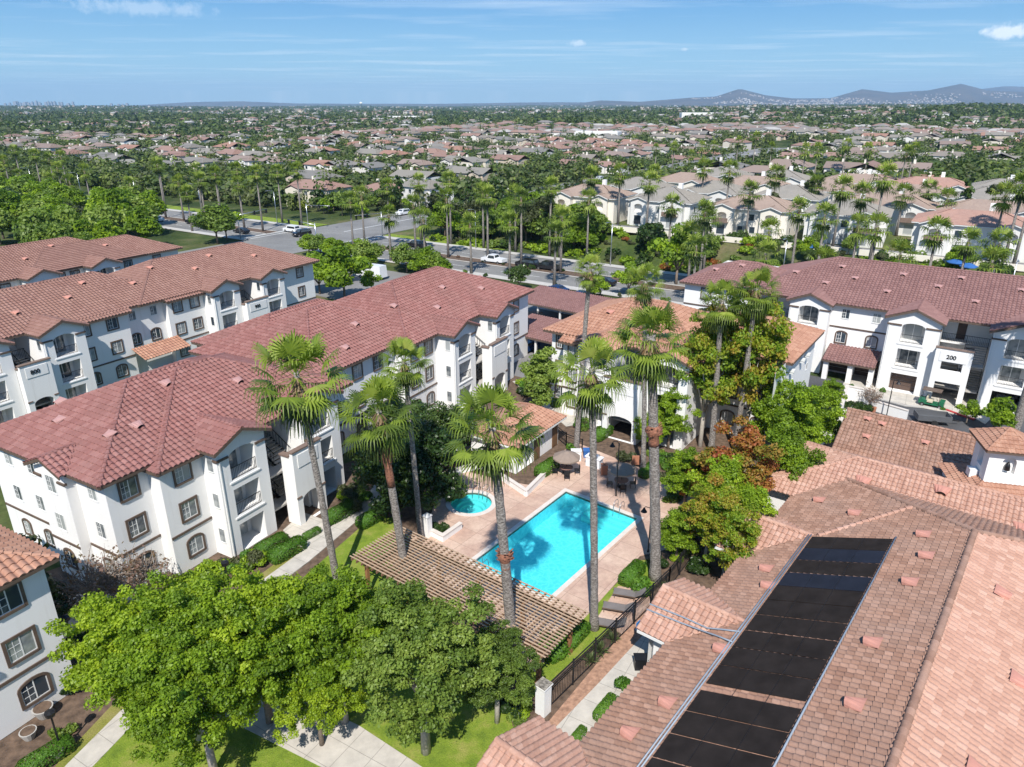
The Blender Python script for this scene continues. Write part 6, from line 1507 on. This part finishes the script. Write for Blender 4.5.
# low wall along the terrace edge
def st_wall(s,t0,t1,z,h,label):
    a,b=Vector((*from_st(s,t0),z)),Vector((*from_st(s,t1),z)); m=MB(); m.beam(a+Vector((0,0,h/2)),b+Vector((0,0,h/2)),.25,h); tag(m.build('garden_wall',MAT['stucco_cream']),label,'wall')
st_wall(147.6,-84,70,4.5,1.1,'long pale low wall along the villa street above the planted bank')
VR=['tile_tan','tile_grey','tile_tanred','tile_tan','tile_grey']
def villa_proto(i):
    L=[17,15,19][i%3]; Dp=[12,13,11][i%3]; r=bpy.data.objects.new('villa',None); COL.objects.link(r); sl=.36; ev=5.8
    w=MB(); T=Tiles(); F=MB(); g0,g1=(1.2,6.2) if i%2==0 else (L-6.6,L-1.2); h0,h1=(L-5.4,L-1.4) if i%2==0 else (1.0,4.8)
    ops=[(g0+1.4-0,g0+2.9,3.2,5.2,.9,.4)]
    facade(w,(0,0),(L,0),0,ev,[(7.2,8.6,.02,2.2,.4,0)]); facade(w,(L,0),(L,Dp),0,ev); facade(w,(L,Dp),(0,Dp),0,ev); facade(w,(0,Dp),(0,0),0,ev)
    for (a,b,y) in ((g0,g1,-1.6),(h0,h1,-.9)):
        c=(b-a)/2; facade(w,(a,y),(b,y),0,ev,[(c-1.0,c+1.0,3.1,5.0,1.0,.5)],gable=sl*c); facade(w,(a,0),(a,y),0,ev); facade(w,(b,y),(b,0),0,ev)
        gable_out(T,a-.35,b+.35,y-.4,-.5,ev,sl,sl,False)
        F.beam((a-.35,y-.38,ev-.08),((a+b)/2,y-.38,ev+sl*(c+.35)-.08),.06,.16); F.beam((b+.35,y-.38,ev-.08),((a+b)/2,y-.38,ev+sl*(c+.35)-.08),.06,.16)
    wo=w.build('wall',MAT['stucco_grey' if i%3 else 'stucco_cream'],r)
    hip(T,-.5,-.5,L+.5,Dp+.5,ev,sl,front=False,caps=False); 
    mm=VR[i%5]; ro=T.build('roof',MAT[mm],r)
    F.box(-.5,-.52,ev-.17,L+.5,-.46,ev-.02); F.box(L+.46,-.45,ev-.17,L+.52,Dp+.45,ev-.02); F.box(-.52,-.45,ev-.17,-.46,Dp+.45,ev-.02); F.box(-.45,-.45,ev-.12,L+.45,Dp+.45,ev-.08); F.build('fascia',MAT['frame_white'],r)
    for u,z in ((7.4,4.1),(9.6,4.1),(7.4,1.5),(10.0,1.5)): window(r,u,0,z,0,1.1,1.3,trim=False,sash=False)
    for y_,z in ((3,4.1),(8,4.1),(3,1.5),(8,1.5)): window(r,0,y_,z,-math.pi/2,1.0,1.3,trim=False,sash=False); window(r,L,y_,z,math.pi/2,1.0,1.3,trim=False,sash=False)
    for (a,b,y) in ((g0,g1,-1.6),(h0,h1,-.9)): window(r,(a+b)/2,y,1.4,0,1.7,2.0,trim=False,sash=False)
    k=MB(); k.box(g0+.9,-2.6,2.9,g1-.9,-1.601,3.0); k.box(g0+.9,-2.6,3.001,g1-.9,-2.54,3.9); k.build('balcony',MAT['brown_cap'],r)
    c=MB(); c.box(L*.6,Dp*.6,ev,L*.6+.9,Dp*.6+.9,ev+3.4); c.build('chimney',MAT['stucco'],ro)
    return r
VP=[villa_proto(i) for i in range(6)]; used=set(); vn=0
CN={0:'tan',1:'grey',2:'reddish tan',3:'tan',4:'grey'}; PLACE=[]
def put_villa(s,t,i,lab,rot=-33,gr=None):
    x,y=from_st(s,t); p=VP[i%6]
    if i%6 not in used: o=p; used.add(i%6); o.location=(x,y,hgt(x,y)-.1); o.rotation_euler=(0,0,R(rot))
    else: o=copy_tree(p,loc=(x,y,hgt(x,y)-.1),rz=R(rot))
    tag(o,lab,'villa',gr); PLACE.append((x,y)); return o
rows=[(157,'in the row nearest the villa street'),(178,'in the second row behind the villa street'),(201,'in the third row behind the villa street'),(224,'in the fourth row behind the villa street')]
for ri,(s,wh) in enumerate(rows):
    t=-90+ri*4; k=0; vis_n=0
    while t<95:
        i=rnd.choice([0,1,2,3,4,5]); x,y=from_st(s,t)
        if vis(x,y,5,60): put_villa(s+rnd.uniform(-2,2),t,i,'villa with %s roof %s'%(CN[i%5],wh),-33+rnd.choice([0,0,0,4,-5]),'%s roofed villas %s'%(CN[i%5],wh))
        t+=18.8+rnd.uniform(-.8,1.5)
for i,(s_,t_,i_) in enumerate(()): pass
for a,b,l in ((196,1.6,'left'),(0,0,'')):
    pass
for px,py,l in ((958,254,'left one of two blue parasols on the villa patio at the right'),(971,256,'right one of two blue parasols on the villa patio at the right'),(812,240,'bright blue parasol among the palms behind the mauve roof')):
    p=at(px,py,7.0); z=hgt(p.x,p.y); umbrella((p.x,p.y,z),l,1.5,2.5,'canvas_blue')
# ---------------- suburb --------------------------------------------------------------------------
def house_proto(i):
    g=random.Random(100+i); L,Dp=g.uniform(13,17),g.uniform(9,12); ev=g.choice([3.2,5.6,5.6]); r=bpy.data.objects.new('house',None); COL.objects.link(r)
    w=MB(); w.box(0,0,-1,L,Dp,ev); a,b=(L-6,L-.6) if i%2 else (.6,6.2); w.box(a,-1.8,-1,b,-.001,ev-.2)
    w.add([(a,-1.8,ev-.2),(b,-1.8,ev-.2),((a+b)/2,-1.8,ev-.2+.36*(b-a)/2)],[(0,1,2)])
    wo=w.build('wall',MAT['far_wall'],r)
    T=Tiles(); hip(T,-.5,-.5,L+.5,Dp+.5,ev,.36,front=False,caps=False,hl=g.random()<.6,hr=g.random()<.6); gable_out(T,a-.3,b+.3,-2.2,-.5,ev,.36,.36,False); ro=T.build('roof',MAT['tile_far'],r)
    c=MB(); c.box(L*.3,Dp*.55,ev,L*.3+.8,Dp*.55+.8,ev+.36*Dp/2+1.2); c.build('chimney',MAT['stucco_cream'],ro)
    if i%2==0: q=MB(); q.box((a+b)/2-2.1,-1.86,-.0,(a+b)/2+2.1,-1.801,2.2); q.build('garage_door',MAT['frame_white'],r)
    for u,z in (((7.5,1.6),(10.5,1.6)) if i%2==0 else ((1.5,1.6),(4.5,1.6))):
        window(r,u,0,z,0,1.3,1.2,trim=False,grid=False,sash=False)
        if ev>4: window(r,u,0,z+2.7,0,1.3,1.2,trim=False,grid=False,sash=False)
    return r
HP=[house_proto(i) for i in range(8)]; hused=set()
G2=np.random.default_rng(5)
def blocked(x,y,s,t,m=0):
    if s<152+m or (s<246 and t>-108): return True
    if abs(t+138.5)<16 and s<640: return True
    if -106<t<-84 and s<250: return True
    return False
from mathutils import noise as mno
def vn2(x,y,sc,ph=0): return 1.9*mno.fractal(Vector((x*sc*.45+ph*7.3,y*sc*.45,ph*3.1)),1.0,2.0,3)
cand=[]
for rs in range(60):
    s=160+rs*24
    for ct in range(-60,80):
        t=ct*19+(rs%2)*6+rnd.uniform(-2,2); ss=s+rnd.uniform(-2,2); x,y=from_st(ss,t); D=math.hypot(x,y)
        if blocked(x,y,ss,t,8) or not vis(x,y,3,20) or D>900: continue
        v=vn2(x,y,.009,1.0)
        right = x/y>.05
        if v<(-.45 if right else -.5) or rnd.random()<(.30 if right else .34): continue
        cand.append((D,x,y,v))
cand.sort(); 
for n,(D,x,y,v) in enumerate(cand[:300]):
    i=rnd.randrange(8); side='left' if x<-.12*y else ('middle' if x<.25*y else 'right'); band='nearer' if D<330 else ('middle distance' if D<480 else 'farther')
    lab='tile roofed suburban house in the %s part of the %s suburb'%(band,side); gr='houses, %s, %s suburb'%(band,side)
    if i not in hused: o=HP[i]; hused.add(i)
    else: o=copy_tree(HP[i])
    o.location=(x,y,hgt(x,y)); o.rotation_euler=(0,0,R(-33+rnd.choice([0,0,90,180,-8,7]))); tag(o,lab,'house',gr)
print('house cand',len(cand))
# the houses beyond, as one mass
def box_houses(pts, ang, seed):
    g=np.random.default_rng(seed); n=len(pts); P=np.array(pts); L=g.uniform(11,18,n); W=g.uniform(8,12,n); H=g.choice([3.2,5.6],n); RH=W*.5*.36
    a=ang+g.choice([0,math.pi/2],n)+g.normal(0,.15,n); ca,sa=np.cos(a),np.sin(a)
    def pt(u,v,z): return np.stack([P[:,0]+u*ca-v*sa, P[:,1]+u*sa+v*ca, P[:,2]+z],1)
    hl,hw=L/2,W/2; V=np.stack([pt(-hl,-hw,-2*np.ones(n)),pt(hl,-hw,-2*np.ones(n)),pt(hl,hw,-2*np.ones(n)),pt(-hl,hw,-2*np.ones(n)),
        pt(-hl,-hw,H),pt(hl,-hw,H),pt(hl,hw,H),pt(-hl,hw,H), pt(-hl-.5,-hw-.5,H),pt(hl+.5,-hw-.5,H),pt(hl+.5,hw+.5,H),pt(-hl-.5,hw+.5,H), pt(-hl*.45,0*hw,H+RH),pt(hl*.45,0*hw,H+RH),pt(-hl*.46,.05+0*hw,H+RH),pt(hl*.46,.05+0*hw,H+RH)],1).reshape(-1,3)
    f=np.array([[0,1,5,4],[1,2,6,5],[2,3,7,6],[3,0,4,7],[8,9,13,12],[10,11,14,15],[9,10,15,13],[11,8,12,14]]); F=(f[None]+(np.arange(n)*16)[:,None,None]).reshape(-1,4)
    mi=np.tile([0,0,0,0,1,1,1,1],n); tint=np.repeat(g.random(n),8)
    return V,F,mi,tint
def mass_mat(name, cols):
    m,t,b=newmat(name); a=t.node('ShaderNodeAttribute',attribute_name='tint').outputs['Fac']; t.l.new(t.ramp(a,[(i/len(cols),c) for i,c in enumerate(cols)],'CONSTANT'),b.inputs['Base Color']); b.inputs['Roughness'].default_value=.9; return m
mw=mass_mat('suburb_walls',[(.70,.67,.62),(.60,.54,.46),(.76,.74,.71),(.55,.47,.38)]); mr=mass_mat('suburb_roofs',[(.25,.155,.125),(.24,.20,.165),(.21,.19,.175),(.28,.20,.165),(.25,.22,.19),(.40,.38,.35),(.28,.17,.13)])
far=[(x,y,hgt(x,y)) for D,x,y,v in cand[300:]]
while len(far)<4600:
    D=900*(G2.random()*(1-.0225)+.0225)**-.5 if False else 700+ (7800-700)*G2.random()**1.9; az=(G2.random()-.5)*1.36; x,y=D*math.sin(az),D*math.cos(az)
    if vn2(x,y,.0035,.4)+.6*vn2(x,y,.011,2)<-.25: continue
    far.append((x,y,hgt(x,y)))
V,F,mi,ti=box_houses(far,R(-33),3); me=np_mesh('suburb_houses',V,F,[mw,mr],False,tint=ti); me.polygons.foreach_set('material_index',mi.astype(np.int32)); o=link('suburb_houses',me); tag(o,'distant suburb of tile roofed houses spreading to the horizon','houses',kind='stuff')
# trees: nearest ones single, the rest one mass
HS=[(x,y) for D,x,y,v in cand]; grid={}
for x,y in HS+PLACE: grid.setdefault((int(x//24),int(y//24)),[]).append((x,y))
def near_house(x,y,r):
    gx,gy=int(x//24),int(y//24)
    for i in (-1,0,1):
        for j in (-1,0,1):
            for a,b in grid.get((gx+i,gy+j),()):
                if (a-x+6)**2*0+(a-x)**2+(b-y)**2<r*r: return True
    return False
tc_=[]
for k in range(30000):
    D=150+750*G2.random()**.8; az=(G2.random()-.5)*1.36; x,y=D*math.sin(az),D*math.cos(az); s,t=st(x,y)
    if s<152 or (s<246 and t>-106 and (s<164 or near_house(x,y,12))) or (abs(t+138.5)<13 and s<630): continue
    if not vis(x,y,3,10): continue
    v=vn2(x,y,.009,1.0); right=x/y>.05
    dens=.95 if v<(-.45 if right else -.5) else (.75 if right else .85)
    if G2.random()>dens or near_house(x,y,7.2): continue
    tc_.append((D,x,y,v))
tc_.sort()
KL={'far_a':('broadleaf_tree','mid green bushy tree'),'far_b':('broadleaf_tree','light green bushy tree'),'far_c':('broadleaf_tree','dark dense tree'),'far_d':('eucalyptus_tree','tall olive eucalyptus-like tree'),'far_e':('conifer_tree','narrow dark conifer'),'far_y':('acacia_tree','low yellow-green tree')}
for D,x,y,v in tc_[:150]:
    k=rnd.choices(['far_a','far_b','far_c','far_d','far_e','far_y'],[4,4,1.4,1.2,.6,1.5])[0]; nm,l=KL[k]; side='left' if x<-.05*y else 'right'
    tree(k,nm,(x,y,hgt(x,y)),rnd.uniform(.5,.85),l+' among the nearer houses of the %s suburb'%side,l+'s of the nearer %s suburb'%side,sz=rnd.uniform(.8,1.1))
print('trees',len(tc_))
def tree_mass(name, pts, nl, leaf, seed, mats, hh=(4,8)):
    g=np.random.default_rng(seed); P=np.array(pts); n=len(P); H=g.uniform(*hh,n); W=H*g.uniform(.35,.52,n); tall=g.random(n)<(.07 if hh[0]<5 else .03); H=np.where(tall,H*1.75,H); W=np.where(tall,W*.7,W)
    base=np.repeat(P,nl,0); h=np.repeat(H,nl); w=np.repeat(W,nl); d=g.normal(size=(n*nl,3)); d/=np.linalg.norm(d,axis=1)[:,None]
    r=g.uniform(.6,1,n*nl); C=base+np.stack([d[:,0]*w*r,d[:,1]*w*r,h*.55+d[:,2]*h*.42*r],1)
    nrm=d+g.normal(size=d.shape)*.5; nrm[:,2]+=.5; nrm/=np.linalg.norm(nrm,axis=1)[:,None]; a=np.cross(nrm,g.normal(size=nrm.shape)); a/=np.linalg.norm(a,axis=1)[:,None]; b=np.cross(nrm,a)
    s=(leaf*w*g.uniform(.7,1.2,n*nl))[:,None]; V=np.stack([C-a*s*.5,C+b*s*.45,C+a*s*.5,C-b*s*.45],1).reshape(-1,3)
    ti=np.clip(np.repeat(g.random(n),nl)*.75+g.random(n*nl)*.25,0,1); me=np_mesh(name,V,np.arange(4*n*nl).reshape(-1,4),mats,False,tint=ti); return link(name,me)
MAT['mass']=leaf_mat('tree_mass',[(.03,.045,.016),(.05,.075,.022),(.08,.12,.028),(.12,.17,.035),(.10,.11,.05),(.20,.26,.05)],.3)
p1=[(x,y,hgt(x,y)-.5) for D,x,y,v in tc_[150:]]
tag(tree_mass('tree_cover',p1,60,.55,1,MAT['mass'],(3.6,7.6)),'tree cover between the houses in the middle distance','trees',kind='stuff')
p2=[]
while len(p2)<46000:
    D=850+ 7500*G2.random()**1.7; az=(G2.random()-.5)*1.36; x,y=D*math.sin(az),D*math.cos(az)
    v=vn2(x,y,.0035,.4)+.6*vn2(x,y,.011,2)
    if v>-.25 and G2.random()<.25: continue
    p2.append((x,y,hgt(x,y)-.5))
tag(tree_mass('far_tree_cover',p2,12,1.0,2,MAT['mass'],(5,11)),'tree cover of the far suburb out to the horizon','trees',kind='stuff')
# chaparral slope right of the distant street, and the distant street
strip('road',[(x,y) for x,y in ()],1,0,'road') if False else None
# ---------------- hills, skyline ------------------------------------------------------------------
def ridge(name, D0, D1, prof, seed, nx=260, ny=26, x0=300, x1=1300, base=0):
    g=random.Random(seed); xs_=np.linspace(x0,x1,nx); V=[]
    pp=np.array([p[0] for p in prof]); hh=np.array([p[1] for p in prof])
    ph=[g.uniform(0,6) for _ in range(8)]
    for j in range(ny):
        f=j/(ny-1); D=D0+(D1-D0)*f
        for px in xs_:
            az=(px-512)/FPX; Y=D; X=az*D/ (1/math.cos(PITCH)) if False else az*D*cP
            e=np.interp(px,pp,hh)   # height in image pixels above the horizon
            top=max(0,e)/FPX*D*cP/1.0*1.05+CAMH*0
            n=sum(math.sin(px*(.02*1.7**k)+ph[k]+f*(3+k)) * (.5**k) for k in range(5))
            sh=math.sin(math.pi*min(1,f*1.0))**.9
            V.append((X,Y,(top*(sh*(1+.10*n*(1-sh)) )) + 4*n*sh - (30 if j in (0,ny-1) else 0)))
    F=[(j*nx+i,j*nx+i+1,(j+1)*nx+i+1,(j+1)*nx+i) for j in range(ny-1) for i in range(nx-1)]
    o=link(name,np_mesh(name,V,F,MAT['hill'])); return tag(o,kind='structure')
ridge('hills',8800,12500,[(300,0),(560,0),(600,5),(640,4),(690,8),(715,9),(738,16),(765,10),(800,6),(830,7),(860,15),(890,12),(925,14),(957,20),(985,14),(1024,13),(1100,16),(1300,8)],3)
ridge('far_hills',13500,16000,[(300,0),(600,0),(650,2),(760,6),(860,7),(950,12),(1000,17),(1060,16),(1150,22),(1300,18)],5)
ridge('far_hills',12500,14500,[(-300,0),(120,0),(190,3.0),(240,4),(300,2),(420,2),(560,3),(700,2),(900,0)],8,x0=-300,x1=900)
hx=[]
while len(hx)<2200:
    px=G2.uniform(690,1060); D=G2.uniform(9000,10100); az=(px-512)/FPX*cP; x=az*D; y=D; hx.append((x,y,0))
HO=[o for o in SC.objects if o.name=='hills'][0]
from mathutils.bvhtree import BVHTree
bv=BVHTree.FromPolygons([tuple(v.co) for v in HO.data.vertices],[tuple(p.vertices) for p in HO.data.polygons])
hh=[]
for x,y,_ in hx:
    r=bv.ray_cast(Vector((x,y,900)),Vector((0,0,-1)))[0]
    if r is not None and r.z>8 and (vn2(x,y,.0035,3)>-.1) and r.z<150*G2.random()**.7+25: hh.append((x,y,r.z))
if hh:
    V,F,mi,ti=box_houses(hh,R(-20),4); c=np.repeat(np.array(hh),16,0); V=c+(V-c)*1.25; me=np_mesh('hillside_houses',V,F,[mw,mr],False,tint=ti); me.polygons.foreach_set('material_index',mi.astype(np.int32)); tag(link('hillside_houses',me),'pale houses climbing the distant hillside','houses',kind='stuff')
MAT['tower_grey']=simple('tower_grey',(.30,.31,.33),.8,.1,.05)
for i in range(34):
    px=rnd.choice([rnd.gauss(42,12),rnd.gauss(18,8),rnd.uniform(0,75),rnd.uniform(110,150)]); D=rnd.uniform(10500,11500); x=(px-512)/FPX*cP*D; h=rnd.uniform(40,78)*(1.0 if px<80 else .7); w=rnd.uniform(18,40)
    m=MB(); m.box(-w/2,-w/2,-10,w/2,w/2,h*.86); m.box(-w/3,-w/3,h*.861,w/3,w/3,h); o=tag(m.build('tower_block',MAT['tower_grey']),'tiny downtown tower on the left horizon','building','downtown towers on the left horizon'); o.location=(x,D,0)
m=MB(); m.tube([(0,0,0),(0,0,26),(0,0,30),(0,0,38),(0,0,42)],[3,3,10,10,2],12); o=tag(m.build('water_tower',MAT['frame_white'],None,True),'tiny white water tower on the horizon left of the middle','water tower'); o.location=((361-512)/FPX*cP*5200,5200,hgt(-1000,5200))
for px,py,w,d,h,rot in ((598,138,40,18,7,-20),(405,120,60,22,9,0),(200,122,50,20,8,10),(60,132,50,30,6,-10),(975,132,40,14,6,0),(700,122,70,22,8,0),(860,118,60,20,8,5),(930,120,60,24,8,0)):
    p=at(px,py,2); m=MB(); m.box(-w/2,-d/2,-3,w/2,d/2,h); m.box(-w/2+1,-d/2+1,h+.003,w/2-1,d/2-1,h+.6); o=tag(m.build('warehouse',MAT['stucco_grey']),None,'building'); o['label']='long low white building among the trees toward the horizon, %s'%{598:'just right of the middle',405:'left of the middle',200:'in the left third',60:'at the far left',975:'at the far right',700:'two thirds across',860:'right of the hills start',930:'below the twin hills',770:'below the cone shaped hill'}[px]; o.location=(p.x,p.y,hgt(p.x,p.y)); o.rotation_euler=(0,0,R(rot))
for pts,w in (([(556,152),(549,141),(543,134)],16),([(575,168),(562,156),(556,152)],18),([(214,150),(210,140)],14)):
    P=[at(a,b,0) for a,b in pts]; P2=[(p.x,p.y) for p in P]; m=MB()
    for i in range(len(P)-1):
        n=12
        for j in range(n):
            a=P[i].lerp(P[i+1],j/n); b=P[i].lerp(P[i+1],(j+1)/n); d=(b-a).normalized(); nn=Vector((-d.y,d.x,0))*w/2
            q=[a-nn,b-nn,b+nn,a+nn]; m.poly([(v.x,v.y,hgt(v.x,v.y)+.5) for v in q])
    tag(m.build('road',MAT['asphalt_light']),kind='structure')
# ---------------- sky, sun, haze, camera ----------------------------------------------------------
world=bpy.data.worlds.new('World'); SC.world=world; world.use_nodes=True; wt=world.node_tree; wt.nodes.clear(); t=NT(world)
SUN_EL, SUN_AZ = R(50), R(186)      # azimuth measured from +Y (view direction) clockwise: the sun stands behind the camera
sky=t.node('ShaderNodeTexSky',sky_type='NISHITA',sun_disc=False,sun_elevation=SUN_EL,sun_rotation=SUN_AZ,air_density=1.0,dust_density=.4,ozone_density=2.2,altitude=100)
co=t.node('ShaderNodeTexCoord').outputs['Generated']; sp=t.node('ShaderNodeSeparateXYZ',{'Vector':co})
z=t.math('MAXIMUM',sp.outputs[2],.015)
pl=t.node('ShaderNodeCombineXYZ',{'X':t.math('DIVIDE',sp.outputs[0],z),'Y':t.math('DIVIDE',sp.outputs[1],z),'Z':0.0}).outputs[0]
mp=t.node('ShaderNodeMapping',{'Vector':pl,'Scale':(.20,.42,1),'Rotation':(0,0,R(24))}).outputs[0]
n=t.noise(mp,1.1,9,.62); f=t.ramp(n,[(.50,(0,0,0)),(.78,(1,1,1))])
band=t.math('MULTIPLY',t.math('MULTIPLY',f,.55),t.ramp(sp.outputs[2],[(.0,(.7,.7,.7)),(.02,(1,1,1)),(.35,(.4,.4,.4))]))
# two small puffs near the right edge and centre
def puff(x,y,zv,r,sx,amt):
    d=t.node('ShaderNodeVectorMath',{0:co,1:(x,y,zv)},operation='SUBTRACT').outputs[0]
    d2=t.node('ShaderNodeVectorMath',{0:d,1:(1/sx,1/sx,1/r)},operation='MULTIPLY').outputs[0]
    L=t.node('ShaderNodeVectorMath',{0:d2},operation='LENGTH').outputs['Value']
    nn=t.noise(co,60,6,.65); v=t.math('SUBTRACT',t.math('ADD',1.0,t.math('MULTIPLY',t.math('SUBTRACT',nn,.5),2.4)),L)
    return t.math('MULTIPLY',t.ramp(v,[(.15,(0,0,0)),(.7,(1,1,1))]),amt)
def dirpx(px,py):
    v=Vector(((px-512)/FPX,cP+ (383.5-py)/FPX*sP,-sP+(383.5-py)/FPX*cP)); return v.normalized()
fac=band
for px,py,r,sx,a in ((1008,31,.011,.034,.85),(578,43,.006,.016,.5),(686,49,.0035,.010,.5),(150,8,.010,.10,.3)):
    d=dirpx(px,py); fac=t.math('MAXIMUM',fac,puff(d.x,d.y,d.z,r,sx,a))
grad=t.ramp(sp.outputs[2],[(0,(.25,.46,.62)),(.04,(.17,.39,.58)),(.13,(.030,.205,.48)),(.5,(.05,.165,.40))]); grad=t.mix(1.0,grad,(10,10,10),'MULTIPLY'); skc=t.mix(.8,sky.outputs[0],grad)  # upper sky, out of view, raised above its natural tone to add fill light
col=t.mix(fac,skc,(7.0,7.6,8.2))
bg=t.node('ShaderNodeBackground',{'Color':col,'Strength':.115}); t.node('ShaderNodeOutputWorld',{'Surface':bg.outputs[0]})
sl=bpy.data.lights.new('sun','SUN'); sl.energy=4.7; sl.angle=R(.53); sl.color=(1,.955,.89); so=bpy.data.objects.new('sun',sl); COL.objects.link(so)
sd=Vector((math.sin(SUN_AZ)*math.cos(SUN_EL),math.cos(SUN_AZ)*math.cos(SUN_EL),math.sin(SUN_EL))); so.rotation_euler=(sd).to_track_quat('Z','Y').to_euler()
hm=bpy.data.materials.new('haze'); hm.use_nodes=True; ht=NT(hm); ht.n.clear()
pv=ht.node('ShaderNodeVolumePrincipled',{'Color':(.46,.72,1,1),'Density':HAZE,'Anisotropy':0.0}); ht.node('ShaderNodeOutputMaterial',{'Volume':pv.outputs[0]})
if HAZE>0:
    m=MB(); m.box(-16500,-310,-90,16500,18500,460); tag(m.build('haze',hm),'thin pale haze over the whole suburb','haze',kind='stuff')
cam=bpy.data.cameras.new('camera'); co_=bpy.data.objects.new('camera',cam); COL.objects.link(co_); SC.camera=co_
co_.location=(0,0,CAMH); co_.rotation_euler=(math.pi/2-PITCH,0,0); cam.sensor_width=36; cam.lens=36*FPX/1024; cam.clip_end=60000; cam.clip_start=.5
SC.view_settings.view_transform='Standard'; SC.view_settings.look='None'; SC.view_settings.exposure=EXPO; SC.view_settings.gamma=1
SC.view_settings.use_curve_mapping=False; SC.cycles.use_denoising=True; SC.cycles.max_bounces=6; SC.cycles.diffuse_bounces=3; SC.cycles.transparent_max_bounces=8; SC.cycles.volume_bounces=0
print('objects',len(SC.objects),'polys',sum(len(o.data.polygons) for o in SC.objects if o.type=='MESH'))
